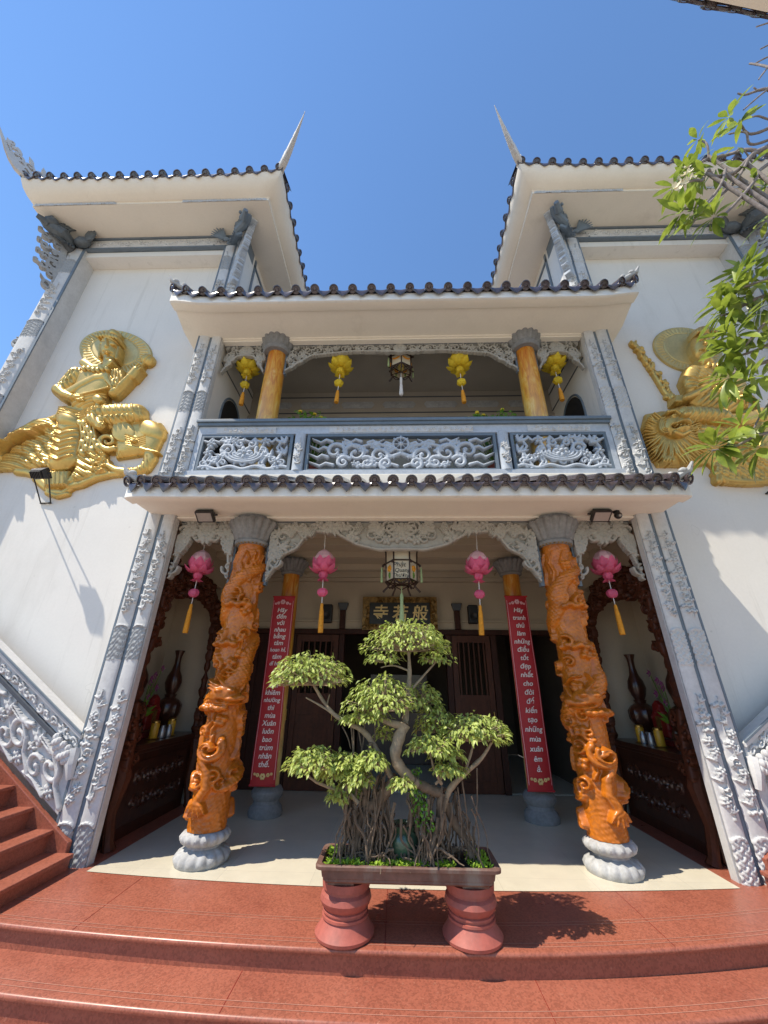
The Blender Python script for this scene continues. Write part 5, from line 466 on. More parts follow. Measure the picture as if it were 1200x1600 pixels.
ROOTS = [([(-0.381,-1.011,0.698),(-0.357,-1.026,0.623),(-0.302,-1.014,0.556),(-0.281,-1.047,0.486),(-0.266,-1.044,0.4)],0.0101),([(-0.297,-0.911,0.779),(-0.315,-0.931,0.688),(-0.297,-0.899,0.614),(-0.349,-0.936,0.56),(-0.326,-0.948,0.479),(-0.349,-0.931,0.4)],0.0109),([(-0.381,-0.885,0.686),(-0.368,-0.903,0.615),(-0.369,-0.878,0.558),(-0.369,-0.862,0.506),(-0.344,-0.899,0.447),(-0.334,-0.879,0.4)],0.0067),([(-0.372,-0.91,0.861),(-0.412,-0.91,0.782),(-0.431,-0.928,0.671),(-0.442,-0.904,0.578),(-0.444,-0.919,0.496),(-0.469,-0.921,0.4)],0.0099),([(-0.353,-0.977,0.899),(-0.376,-0.994,0.757),(-0.374,-0.987,0.662),(-0.378,-0.984,0.525),(-0.384,-1.014,0.4)],0.0093),([(-0.264,-0.862,0.698),(-0.258,-0.847,0.643),(-0.244,-0.851,0.542),(-0.246,-0.871,0.482),(-0.215,-0.876,0.4)],0.0093),([(-0.236,-0.904,0.721),(-0.24,-0.912,0.656),(-0.25,-0.919,0.555),(-0.265,-0.9,0.471),(-0.276,-0.909,0.4)],0.0047),([(-0.354,-0.874,0.68),(-0.369,-0.847,0.627),(-0.354,-0.847,0.575),(-0.32,-0.872,0.516),(-0.338,-0.841,0.445),(-0.333,-0.841,0.4)],0.0102),([(-0.317,-0.93,0.803),(-0.311,-0.921,0.719),(-0.36,-0.933,0.625),(-0.35,-0.924,0.577),(-0.364,-0.921,0.492),(-0.387,-0.941,0.4)],0.0059),([(-0.417,-0.959,0.893),(-0.409,-0.949,0.801),(-0.397,-0.938,0.7),(-0.398,-0.942,0.609),(-0.393,-0.936,0.487),(-0.393,-0.919,0.4)],0.0052),([(-0.441,-0.984,0.85),(-0.463,-1.003,0.768),(-0.439,-0.979,0.687),(-0.453,-0.971,0.574),(-0.485,-0.966,0.493),(-0.47,-0.985,0.4)],0.0101),([(-0.322,-0.926,0.65),(-0.365,-0.913,0.573),(-0.353,-0.926,0.537),(-0.38,-0.911,0.457),(-0.405,-0.933,0.4)],0.0061),([(-0.207,-1.005,0.911),(-0.237,-1.0,0.802),(-0.221,-1.045,0.646),(-0.241,-1.034,0.54),(-0.268,-1.043,0.4)],0.0072),([(-0.153,-1.013,0.935),(-0.168,-1.013,0.85),(-0.172,-1.003,0.728),(-0.189,-1.032,0.607),(-0.187,-1.041,0.491),(-0.211,-1.03,0.4)],0.0054),([(-0.359,-0.967,0.903),(-0.38,-0.957,0.769),(-0.399,-0.974,0.65),(-0.452,-0.984,0.505),(-0.457,-0.983,0.4)],0.0059),([(-0.16,-0.942,0.857),(-0.174,-0.956,0.745),(-0.164,-0.924,0.654),(-0.166,-0.946,0.562),(-0.208,-0.949,0.474),(-0.196,-0.952,0.4)],0.0073),([(-0.372,-0.866,0.646),(-0.337,-0.882,0.602),(-0.326,-0.858,0.539),(-0.333,-0.873,0.518),(-0.315,-0.833,0.449),(-0.301,-0.848,0.4)],0.0076),([(-0.283,-1.036,0.699),(-0.276,-1.043,0.633),(-0.252,-1.036,0.595),(-0.255,-1.008,0.512),(-0.234,-0.998,0.459),(-0.221,-1.009,0.4)],0.0044),([(-0.293,-0.993,0.807),(-0.305,-0.976,0.729),(-0.306,-0.985,0.652),(-0.278,-0.98,0.564),(-0.312,-0.994,0.499),(-0.289,-0.983,0.4)],0.0041),([(-0.394,-0.987,0.728),(-0.381,-0.98,0.682),(-0.35,-0.978,0.584),(-0.328,-0.988,0.549),(-0.334,-0.974,0.483),(-0.318,-0.981,0.4)],0.0043),([(-0.344,-1.002,0.685),(-0.366,-0.982,0.642),(-0.389,-1.012,0.566),(-0.371,-0.985,0.507),(-0.39,-1.013,0.444),(-0.419,-0.999,0.4)],0.0047),([(-0.313,-0.945,0.821),(-0.295,-0.945,0.701),(-0.259,-0.965,0.589),(-0.232,-0.977,0.493),(-0.212,-0.978,0.4)],0.0062),([(-0.448,-0.999,0.731),(-0.409,-1.014,0.632),(-0.42,-0.994,0.572),(-0.373,-0.981,0.47),(-0.358,-1.002,0.4)],0.0105),([(-0.19,-0.907,0.913),(-0.214,-0.933,0.822),(-0.23,-0.909,0.709),(-0.231,-0.913,0.601),(-0.278,-0.927,0.481),(-0.279,-0.928,0.4)],0.0095),([(-0.227,-0.912,0.77),(-0.189,-0.92,0.698),(-0.153,-0.925,0.597),(-0.138,-0.944,0.473),(-0.119,-0.941,0.4)],0.0088),([(-0.22,-0.868,0.752),(-0.222,-0.849,0.651),(-0.186,-0.83,0.563),(-0.173,-0.848,0.505),(-0.176,-0.83,0.4)],0.0066),([(-0.401,-1.012,0.714),(-0.425,-1.013,0.666),(-0.449,-0.989,0.61),(-0.439,-0.991,0.519),(-0.472,-0.988,0.484),(-0.496,-0.994,0.4)],0.0103),([(-0.32,-0.928,0.875),(-0.32,-0.948,0.762),(-0.352,-0.937,0.671),(-0.354,-0.916,0.589),(-0.359,-0.929,0.489),(-0.38,-0.919,0.4)],0.0098),([(-0.312,-0.872,0.663),(-0.307,-0.879,0.608),(-0.344,-0.867,0.578),(-0.343,-0.847,0.516),(-0.392,-0.868,0.431),(-0.392,-0.853,0.4)],0.0049),([(-0.258,-0.893,0.826),(-0.29,-0.91,0.699),(-0.309,-0.91,0.622),(-0.347,-0.884,0.498),(-0.371,-0.904,0.4)],0.0059),([(-0.248,-0.92,0.82),(-0.251,-0.906,0.719),(-0.207,-0.953,0.651),(-0.178,-0.943,0.547),(-0.16,-0.928,0.48),(-0.162,-0.949,0.4)],0.0053),([(-0.214,-0.96,0.73),(-0.234,-0.964,0.642),(-0.231,-0.978,0.587),(-0.261,-0.979,0.501),(-0.256,-0.959,0.4)],0.0097),([(-0.226,-0.893,0.734),(-0.216,-0.894,0.669),(-0.242,-0.901,0.592),(-0.271,-0.881,0.517),(-0.276,-0.888,0.446),(-0.283,-0.876,0.4)],0.0043),([(-0.345,-0.949,0.92),(-0.368,-0.934,0.803),(-0.396,-0.96,0.64),(-0.395,-0.954,0.536),(-0.427,-0.968,0.4)],0.0082),([(-0.259,-0.987,0.687),(-0.23,-0.997,0.633),(-0.205,-0.969,0.536),(-0.218,-1.013,0.491),(-0.177,-0.994,0.4)],0.0083),([(-0.216,-0.943,0.88),(-0.26,-0.946,0.754),(-0.246,-0.971,0.642),(-0.302,-0.975,0.538),(-0.304,-0.975,0.4)],0.0064),([(-0.44,-0.938,0.792),(-0.439,-0.923,0.714),(-0.419,-0.966,0.623),(-0.407,-0.953,0.544),(-0.379,-0.976,0.471),(-0.351,-0.971,0.4)],0.0057),([(-0.171,-1.01,0.903),(-0.184,-1.032,0.769),(-0.219,-1.031,0.647),(-0.276,-1.036,0.529),(-0.285,-1.041,0.4)],0.0067),([(-0.437,-1.048,0.861),(-0.434,-1.048,0.725),(-0.436,-1.045,0.65),(-0.466,-1.053,0.514),(-0.448,-1.074,0.4)],0.0071),([(-0.188,-0.98,0.835),(-0.194,-0.974,0.741),(-0.146,-1.002,0.65),(-0.123,-0.983,0.57),(-0.109,-0.982,0.473),(-0.109,-0.992,0.4)],0.0089),([(-0.29,-0.925,0.668),(-0.285,-0.916,0.598),(-0.288,-0.946,0.515),(-0.277,-0.938,0.47),(-0.248,-0.929,0.4)],0.0092),([(-0.191,-1.004,0.67),(-0.191,-0.997,0.616),(-0.176,-0.988,0.552),(-0.193,-1.001,0.487),(-0.175,-0.981,0.4)],0.007),([(-0.157,-0.971,0.759),(-0.169,-0.957,0.683),(-0.186,-0.962,0.622),(-0.206,-0.995,0.56),(-0.217,-0.981,0.472),(-0.257,-0.994,0.4)],0.0072),([(-0.438,-0.886,0.743),(-0.442,-0.871,0.684),(-0.398,-0.884,0.596),(-0.392,-0.882,0.52),(-0.364,-0.868,0.453),(-0.36,-0.872,0.4)],0.0043),([(-0.153,-0.959,0.748),(-0.132,-0.954,0.642),(-0.123,-0.974,0.594),(-0.12,-0.932,0.491),(-0.088,-0.951,0.4)],0.0106),([(-0.314,-0.987,0.777),(-0.302,-0.959,0.686),(-0.307,-0.995,0.604),(-0.297,-0.965,0.494),(-0.268,-0.963,0.4)],0.0053),([(-0.415,-1.036,0.795),(-0.435,-1.035,0.709),(-0.448,-1.034,0.646),(-0.494,-1.035,0.556),(-0.496,-1.053,0.483),(-0.52,-1.049,0.4)],0.0075),([(-0.284,-0.964,0.734),(-0.28,-0.956,0.648),(-0.277,-0.997,0.583),(-0.277,-0.983,0.52),(-0.289,-1.008,0.475),(-0.282,-0.998,0.4)],0.0104),([(-0.205,-0.947,0.763),(-0.245,-0.933,0.698),(-0.262,-0.942,0.603),(-0.27,-0.961,0.556),(-0.267,-0.97,0.494),(-0.298,-0.952,0.4)],0.0099),([(-0.203,-0.936,0.759),(-0.198,-0.938,0.667),(-0.206,-0.917,0.607),(-0.205,-0.923,0.55),(-0.243,-0.953,0.472),(-0.228,-0.93,0.4)],0.0057),([(-0.219,-0.964,0.812),(-0.231,-0.949,0.736),(-0.231,-0.968,0.643),(-0.239,-0.956,0.558),(-0.248,-0.932,0.503),(-0.28,-0.93,0.4)],0.0103),([(-0.24,-1.02,0.845),(-0.218,-1.025,0.752),(-0.215,-1.023,0.648),(-0.188,-1.005,0.559),(-0.172,-0.993,0.49),(-0.162,-0.992,0.4)],0.0048),([(-0.383,-0.865,0.629),(-0.424,-0.873,0.59),(-0.429,-0.857,0.497),(-0.462,-0.884,0.467),(-0.483,-0.872,0.4)],0.0098),([(-0.411,-0.882,0.746),(-0.414,-0.878,0.681),(-0.378,-0.893,0.619),(-0.354,-0.866,0.523),(-0.363,-0.882,0.471),(-0.333,-0.856,0.4)],0.0069),([(-0.237,-0.938,0.769),(-0.224,-0.936,0.711),(-0.207,-0.947,0.636),(-0.18,-0.9,0.537),(-0.171,-0.912,0.46),(-0.171,-0.911,0.4)],0.0097),([(-0.199,-0.921,0.861),(-0.17,-0.931,0.765),(-0.176,-0.942,0.663),(-0.157,-0.958,0.58),(-0.133,-0.923,0.479),(-0.117,-0.951,0.4)],0.0105),([(-0.287,-0.866,0.673),(-0.287,-0.884,0.623),(-0.261,-0.872,0.536),(-0.236,-0.86,0.447),(-0.227,-0.861,0.4)],0.0081),([(-0.443,-0.942,0.847),(-0.418,-0.952,0.749),(-0.391,-0.94,0.63),(-0.355,-0.927,0.522),(-0.343,-0.911,0.4)],0.0099),([(-0.371,-0.995,0.722),(-0.359,-0.992,0.68),(-0.393,-0.988,0.579),(-0.372,-1.001,0.549),(-0.407,-0.985,0.485),(-0.398,-0.973,0.4)],0.0042),([(-0.368,-0.961,0.866),(-0.379,-0.94,0.77),(-0.369,-0.965,0.663),(-0.397,-0.958,0.6),(-0.41,-0.947,0.496),(-0.425,-0.961,0.4)],0.0076),([(-0.207,-1.013,0.809),(-0.23,-0.999,0.69),(-0.26,-1.009,0.591),(-0.248,-1.021,0.522),(-0.275,-1.006,0.4)],0.0062),([(-0.326,-0.998,0.802),(-0.342,-0.996,0.724),(-0.311,-0.972,0.635),(-0.323,-0.983,0.55),(-0.341,-0.972,0.489),(-0.325,-0.968,0.4)],0.0071),([(-0.411,-0.973,0.777),(-0.421,-0.983,0.68),(-0.415,-0.97,0.591),(-0.433,-0.97,0.515),(-0.428,-0.984,0.4)],0.006),([(-0.165,-0.966,0.686),(-0.198,-0.974,0.611),(-0.185,-0.963,0.581),(-0.212,-0.988,0.502),(-0.23,-0.982,0.472),(-0.244,-0.968,0.4)],0.0072),([(-0.381,-0.929,0.657),(-0.373,-0.936,0.578),(-0.379,-0.942,0.507),(-0.363,-0.942,0.461),(-0.341,-0.945,0.4)],0.0089),([(-0.361,-0.868,0.808),(-0.315,-0.88,0.703),(-0.291,-0.843,0.603),(-0.302,-0.841,0.514),(-0.262,-0.833,0.4)],0.0049),([(-0.184,-0.999,0.885),(-0.141,-0.982,0.782),(-0.119,-0.998,0.664),(-0.112,-0.999,0.503),(-0.071,-0.993,0.4)],0.0056),([(-0.44,-0.876,0.678),(-0.428,-0.878,0.606),(-0.437,-0.859,0.549),(-0.467,-0.844,0.459),(-0.451,-0.847,0.4)],0.0078),([(-0.45,-1.02,0.832),(-0.453,-1.012,0.706),(-0.413,-0.988,0.636),(-0.378,-0.977,0.512),(-0.378,-0.991,0.4)],0.01),([(-0.298,-0.901,0.718),(-0.269,-0.901,0.639),(-0.249,-0.907,0.58),(-0.252,-0.901,0.488),(-0.244,-0.927,0.4)],0.007),([(0.16,-0.86,0.685),(0.169,-0.855,0.613),(0.174,-0.861,0.537),(0.155,-0.853,0.481),(0.175,-0.835,0.4)],0.0106),([(0.093,-0.907,0.655),(0.095,-0.923,0.577),(0.045,-0.929,0.519),(0.042,-0.888,0.453),(0.028,-0.909,0.4)],0.0066),([(0.382,-0.969,0.759),(0.392,-0.96,0.691),(0.431,-0.949,0.613),(0.407,-0.959,0.539),(0.459,-0.986,0.483),(0.454,-0.965,0.4)],0.005),([(0.18,-1.008,0.676),(0.166,-1.03,0.609),(0.153,-1.008,0.586),(0.151,-1.014,0.517),(0.127,-1.027,0.433),(0.104,-1.037,0.4)],0.0109),([(0.226,-0.903,0.591),(0.219,-0.902,0.569),(0.206,-0.897,0.536),(0.21,-0.94,0.463),(0.238,-0.918,0.453),(0.217,-0.939,0.4)],0.0042),([(0.101,-0.874,0.574),(0.119,-0.878,0.537),(0.119,-0.874,0.506),(0.122,-0.848,0.45),(0.118,-0.872,0.419),(0.138,-0.847,0.4)],0.0107),([(0.24,-0.925,0.757),(0.266,-0.916,0.669),(0.25,-0.919,0.599),(0.262,-0.93,0.471),(0.297,-0.934,0.4)],0.0102),([(0.22,-1.014,0.667),(0.204,-1.028,0.595),(0.222,-1.021,0.549),(0.254,-1.002,0.485),(0.228,-0.993,0.455),(0.247,-1.012,0.4)],0.0105),([(0.371,-0.902,0.696),(0.361,-0.874,0.631),(0.301,-0.876,0.546),(0.269,-0.858,0.463),(0.263,-0.864,0.4)],0.0094),([(0.333,-0.886,0.621),(0.316,-0.869,0.587),(0.308,-0.889,0.549),(0.292,-0.875,0.483),(0.292,-0.866,0.449),(0.268,-0.876,0.4)],0.0056),([(0.463,-0.892,0.617),(0.446,-0.897,0.565),(0.453,-0.92,0.545),(0.446,-0.927,0.505),(0.432,-0.937,0.46),(0.405,-0.928,0.4)],0.0071),([(0.123,-0.947,0.633),(0.128,-0.938,0.594),(0.081,-0.95,0.499),(0.097,-0.965,0.454),(0.063,-0.972,0.4)],0.0049),([(0.102,-0.918,0.584),(0.08,-0.907,0.563),(0.062,-0.913,0.5),(0.073,-0.913,0.458),(0.044,-0.913,0.421),(0.02,-0.899,0.4)],0.0107),([(0.101,-1.049,0.632),(0.095,-1.076,0.6),(0.136,-1.072,0.544),(0.142,-1.048,0.488),(0.167,-1.064,0.435),(0.181,-1.083,0.4)],0.0086),([(0.32,-0.993,0.75),(0.319,-1.009,0.679),(0.296,-0.97,0.591),(0.277,-0.985,0.494),(0.289,-0.983,0.4)],0.0064),([(0.251,-1.003,0.642),(0.265,-1.012,0.592),(0.29,-0.993,0.54),(0.278,-1.025,0.5),(0.277,-0.996,0.464),(0.305,-1.015,0.4)],0.0056),([(0.256,-0.902,0.587),(0.25,-0.883,0.546),(0.198,-0.907,0.503),(0.176,-0.907,0.495),(0.191,-0.91,0.455),(0.155,-0.9,0.4)],0.0062),([(0.411,-0.889,0.676),(0.455,-0.882,0.623),(0.449,-0.898,0.533),(0.503,-0.883,0.474),(0.524,-0.905,0.4)],0.0069),([(0.28,-1.015,0.782),(0.261,-1.021,0.716),(0.276,-1.012,0.641),(0.254,-0.999,0.563),(0.24,-0.984,0.484),(0.244,-0.98,0.4)],0.0073),([(0.099,-0.905,0.778),(0.111,-0.903,0.675),(0.067,-0.903,0.571),(0.055,-0.911,0.495),(0.063,-0.92,0.4)],0.0085),([(0.407,-0.96,0.616),(0.435,-0.959,0.577),(0.441,-0.95,0.516),(0.483,-0.969,0.451),(0.5,-0.975,0.4)],0.0102),([(0.246,-0.987,0.695),(0.239,-0.961,0.634),(0.286,-0.996,0.537),(0.289,-0.973,0.459),(0.283,-0.972,0.4)],0.0055),([(0.166,-1.037,0.616),(0.132,-1.035,0.553),(0.131,-1.053,0.499),(0.132,-1.067,0.458),(0.091,-1.063,0.4)],0.0054),([(0.373,-0.982,0.728),(0.378,-0.989,0.643),(0.395,-0.948,0.614),(0.41,-0.966,0.517),(0.428,-0.955,0.446),(0.459,-0.948,0.4)],0.0056),([(0.375,-0.966,0.72),(0.412,-0.951,0.643),(0.415,-0.951,0.551),(0.472,-0.956,0.475),(0.493,-0.951,0.4)],0.0048),([(0.195,-0.957,0.818),(0.158,-0.975,0.724),(0.133,-0.984,0.595),(0.127,-0.987,0.496),(0.097,-0.987,0.4)],0.0107),([(0.121,-0.895,0.771),(0.151,-0.896,0.692),(0.175,-0.895,0.576),(0.157,-0.849,0.474),(0.189,-0.863,0.4)],0.01),([(0.49,-0.874,0.582),(0.48,-0.897,0.532),(0.486,-0.901,0.51),(0.478,-0.876,0.489),(0.495,-0.88,0.432),(0.474,-0.894,0.4)],0.0086),([(0.255,-1.032,0.855),(0.238,-1.057,0.727),(0.238,-1.048,0.619),(0.202,-1.063,0.511),(0.205,-1.068,0.4)],0.0051),([(0.462,-1.037,0.8),(0.493,-1.038,0.707),(0.531,-1.014,0.632),(0.55,-1.022,0.561),(0.553,-1.004,0.478),(0.581,-1.011,0.4)],0.0041),([(0.292,-0.868,0.812),(0.256,-0.843,0.714),(0.274,-0.848,0.66),(0.244,-0.847,0.574),(0.244,-0.872,0.467),(0.218,-0.848,0.4)],0.0109),([(0.119,-1.033,0.655),(0.119,-1.024,0.623),(0.107,-1.039,0.541),(0.092,-1.066,0.518),(0.066,-1.057,0.465),(0.041,-1.072,0.4)],0.0069),([(0.353,-0.901,0.775),(0.334,-0.879,0.672),(0.36,-0.872,0.605),(0.354,-0.891,0.498),(0.325,-0.864,0.4)],0.0061),([(0.455,-1.037,0.726),(0.485,-1.026,0.662),(0.494,-1.033,0.567),(0.478,-1.057,0.479),(0.515,-1.044,0.4)],0.0062),([(0.137,-1.023,0.667),(0.114,-1.01,0.606),(0.121,-1.028,0.521),(0.115,-1.016,0.447),(0.101,-1.038,0.4)],0.0077),([(0.184,-0.861,0.804),(0.179,-0.838,0.705),(0.179,-0.84,0.632),(0.174,-0.824,0.582),(0.21,-0.846,0.47),(0.201,-0.834,0.4)],0.0053),([(0.384,-0.937,0.774),(0.362,-0.912,0.661),(0.37,-0.925,0.595),(0.378,-0.903,0.482),(0.362,-0.905,0.4)],0.0059),([(0.263,-1.048,0.704),(0.241,-1.048,0.626),(0.24,-1.038,0.568),(0.202,-1.056,0.517),(0.164,-1.06,0.461),(0.152,-1.045,0.4)],0.0093),([(0.177,-0.889,0.733),(0.185,-0.889,0.635),(0.212,-0.853,0.582),(0.234,-0.855,0.493),(0.228,-0.853,0.4)],0.0106),([(0.387,-0.959,0.68),(0.397,-0.972,0.628),(0.459,-0.972,0.531),(0.451,-0.952,0.448),(0.5,-0.944,0.4)],0.0078),([(0.366,-0.919,0.806),(0.359,-0.914,0.704),(0.376,-0.887,0.618),(0.35,-0.898,0.506),(0.372,-0.893,0.4)],0.0086),([(0.21,-1.015,0.655),(0.212,-1.012,0.603),(0.187,-0.987,0.517),(0.184,-1.016,0.461),(0.159,-0.992,0.4)],0.0047),([(0.347,-0.886,0.607),(0.33,-0.891,0.547),(0.336,-0.865,0.525),(0.306,-0.862,0.466),(0.291,-0.852,0.426),(0.297,-0.859,0.4)],0.0063),([(0.36,-0.887,0.618),(0.378,-0.876,0.571),(0.375,-0.892,0.52),(0.409,-0.858,0.469),(0.42,-0.887,0.422),(0.424,-0.874,0.4)],0.0056),([(0.214,-0.877,0.774),(0.179,-0.87,0.68),(0.147,-0.863,0.568),(0.152,-0.894,0.489),(0.117,-0.889,0.4)],0.0086),([(0.269,-0.963,0.768),(0.277,-0.958,0.712),(0.272,-0.963,0.634),(0.287,-0.955,0.549),(0.314,-0.964,0.469),(0.329,-0.979,0.4)],0.0065),([(0.122,-1.046,0.668),(0.121,-1.035,0.606),(0.126,-1.037,0.549),(0.141,-1.028,0.471),(0.144,-1.031,0.4)],0.0041),([(0.314,-0.957,0.741),(0.32,-0.964,0.676),(0.305,-0.942,0.563),(0.276,-0.928,0.464),(0.259,-0.925,0.4)],0.0097),([(0.119,-0.877,0.614),(0.118,-0.861,0.563),(0.119,-0.869,0.512),(0.135,-0.844,0.465),(0.123,-0.86,0.457),(0.131,-0.84,0.4)],0.0054),([(-0.195,-0.894,0.625),(-0.21,-0.914,0.574),(-0.242,-0.919,0.496),(-0.257,-0.885,0.462),(-0.27,-0.908,0.4)],0.0099),([(0.127,-1.012,0.697),(0.104,-1.038,0.625),(0.113,-1.007,0.561),(0.085,-1.034,0.537),(0.078,-1.05,0.442),(0.074,-1.051,0.4)],0.0053),([(0.182,-0.987,0.652),(0.169,-0.998,0.571),(0.166,-0.98,0.516),(0.127,-0.973,0.451),(0.125,-0.967,0.4)],0.004),([(0.065,-0.969,0.767),(0.07,-0.96,0.686),(0.131,-0.959,0.6),(0.141,-0.969,0.551),(0.139,-0.983,0.486),(0.183,-0.989,0.4)],0.0098),([(-0.043,-0.869,0.583),(-0.07,-0.892,0.537),(-0.066,-0.866,0.504),(-0.081,-0.882,0.468),(-0.079,-0.878,0.4)],0.0078),([(-0.155,-0.891,0.56),(-0.149,-0.887,0.524),(-0.13,-0.914,0.515),(-0.136,-0.914,0.458),(-0.141,-0.886,0.428),(-0.115,-0.897,0.4)],0.0074),([(-0.175,-0.905,0.618),(-0.144,-0.911,0.549),(-0.175,-0.887,0.527),(-0.137,-0.9,0.463),(-0.134,-0.882,0.4)],0.0061),([(0.157,-0.958,0.616),(0.184,-0.935,0.543),(0.197,-0.962,0.521),(0.22,-0.928,0.443),(0.252,-0.944,0.4)],0.0051),([(0.177,-0.946,0.733),(0.187,-0.959,0.646),(0.182,-0.922,0.591),(0.213,-0.955,0.538),(0.2,-0.933,0.449),(0.224,-0.941,0.4)],0.0065),([(-0.028,-1.02,0.619),(0.01,-0.997,0.559),(0.035,-0.995,0.524),(0.045,-0.985,0.468),(0.06,-0.997,0.4)],0.0079),([(-0.189,-0.906,0.706),(-0.22,-0.904,0.611),(-0.211,-0.888,0.551),(-0.236,-0.9,0.496),(-0.231,-0.899,0.4)],0.007),([(-0.084,-1.0,0.609),(-0.082,-0.987,0.557),(-0.112,-1.021,0.515),(-0.113,-0.996,0.464),(-0.144,-0.999,0.4)],0.0059),([(0.024,-0.921,0.628),(0.055,-0.926,0.567),(0.06,-0.903,0.53),(0.079,-0.943,0.489),(0.107,-0.94,0.43),(0.106,-0.922,0.4)],0.0041),([(-0.068,-0.929,0.606),(-0.067,-0.936,0.549),(-0.063,-0.92,0.513),(-0.021,-0.956,0.481),(-0.028,-0.939,0.427),(-0.018,-0.959,0.4)],0.0054),([(0.028,-0.967,0.708),(0.067,-0.98,0.646),(0.061,-0.98,0.585),(0.098,-0.98,0.511),(0.133,-0.984,0.45),(0.136,-0.975,0.4)],0.0065),([(-0.143,-0.934,0.725),(-0.152,-0.936,0.624),(-0.141,-0.905,0.563),(-0.122,-0.932,0.497),(-0.098,-0.915,0.4)],0.0063),([(0.192,-0.982,0.774),(0.16,-0.988,0.671),(0.123,-0.982,0.597),(0.103,-1.023,0.51),(0.097,-1.018,0.4)],0.007),([(-0.042,-1.005,0.652),(-0.043,-1.015,0.59),(-0.041,-1.001,0.533),(0.007,-0.992,0.474),(-0.0,-1.007,0.4)],0.0096),([(-0.168,-0.996,0.617),(-0.205,-0.981,0.564),(-0.222,-0.993,0.51),(-0.211,-0.959,0.504),(-0.263,-0.949,0.434),(-0.275,-0.958,0.4)],0.0041),([(0.083,-1.01,0.747),(0.088,-1.007,0.682),(0.075,-0.982,0.604),(0.084,-0.987,0.544),(0.089,-0.99,0.476),(0.09,-0.976,0.4)],0.0108),([(-0.086,-1.033,0.753),(-0.107,-1.043,0.677),(-0.099,-1.039,0.616),(-0.117,-1.01,0.535),(-0.157,-1.016,0.451),(-0.152,-1.02,0.4)],0.0103),([(0.157,-1.03,0.78),(0.148,-1.023,0.692),(0.109,-1.003,0.572),(0.071,-0.991,0.474),(0.056,-1.001,0.4)],0.0094),([(-0.077,-0.942,0.561),(-0.09,-0.958,0.518),(-0.064,-0.953,0.492),(-0.079,-0.913,0.42),(-0.059,-0.923,0.4)],0.0081),([(-0.16,-0.892,0.556),(-0.144,-0.886,0.53),(-0.177,-0.875,0.493),(-0.161,-0.887,0.452),(-0.181,-0.88,0.45),(-0.184,-0.89,0.4)],0.0057),([(-0.17,-1.007,0.618),(-0.146,-1.016,0.576),(-0.158,-1.007,0.511),(-0.129,-1.006,0.482),(-0.105,-0.985,0.444),(-0.116,-1.0,0.4)],0.0065),([(0.221,-0.951,0.698),(0.218,-0.926,0.643),(0.203,-0.94,0.558),(0.226,-0.94,0.532),(0.233,-0.909,0.48),(0.215,-0.912,0.4)],0.0079),([(0.099,-0.91,0.758),(0.113,-0.887,0.681),(0.103,-0.902,0.603),(0.135,-0.901,0.523),(0.127,-0.893,0.467),(0.136,-0.902,0.4)],0.009),([(-0.002,-1.005,0.762),(0.026,-1.03,0.711),(0.021,-1.034,0.612),(0.01,-1.011,0.538),(0.05,-1.005,0.478),(0.051,-1.03,0.4)],0.0102),([(0.14,-1.038,0.636),(0.161,-1.064,0.591),(0.162,-1.038,0.551),(0.147,-1.062,0.514),(0.175,-1.07,0.437),(0.163,-1.058,0.4)],0.0066),([(0.046,-0.92,0.645),(0.044,-0.92,0.582),(0.043,-0.93,0.554),(0.057,-0.937,0.504),(0.019,-0.946,0.463),(0.033,-0.949,0.4)],0.0089),([(-0.086,-0.911,0.662),(-0.119,-0.895,0.577),(-0.132,-0.906,0.541),(-0.139,-0.915,0.469),(-0.16,-0.895,0.4)],0.0053),([(-0.494,-1.0,1.222),(-0.447,-1.0,1.147),(-0.424,-0.98,1.071)],0.005),([(-0.43,-1.0,1.245),(-0.404,-1.0,1.064),(-0.401,-0.98,0.887)],0.005),([(-0.32,-1.0,1.268),(-0.326,-1.0,1.128),(-0.352,-0.98,0.989)],0.005),([(-0.35,-1.0,0.992),(-0.347,-1.0,0.902),(-0.364,-0.98,0.809)],0.005),([(-0.41,-1.0,1.245),(-0.396,-1.0,1.033),(-0.403,-0.98,0.828)],0.005),([(-0.241,-1.0,1.291),(-0.242,-1.0,1.118),(-0.264,-0.98,0.95)],0.005),([(-0.263,-1.0,0.953),(-0.281,-1.0,0.738),(-0.317,-0.98,0.53)],0.005),([(0.372,-1.0,0.844),(0.384,-1.0,0.656),(0.38,-0.98,0.472)],0.005),([(0.407,-1.0,0.884),(0.425,-1.0,0.694),(0.427,-0.98,0.508)],0.005),([(0.522,-1.0,0.965),(0.507,-1.0,0.77),(0.478,-0.98,0.58)],0.005),([(-0.368,-1.0,1.202),(-0.325,-1.0,1.013),(-0.303,-0.98,0.83)],0.005)]
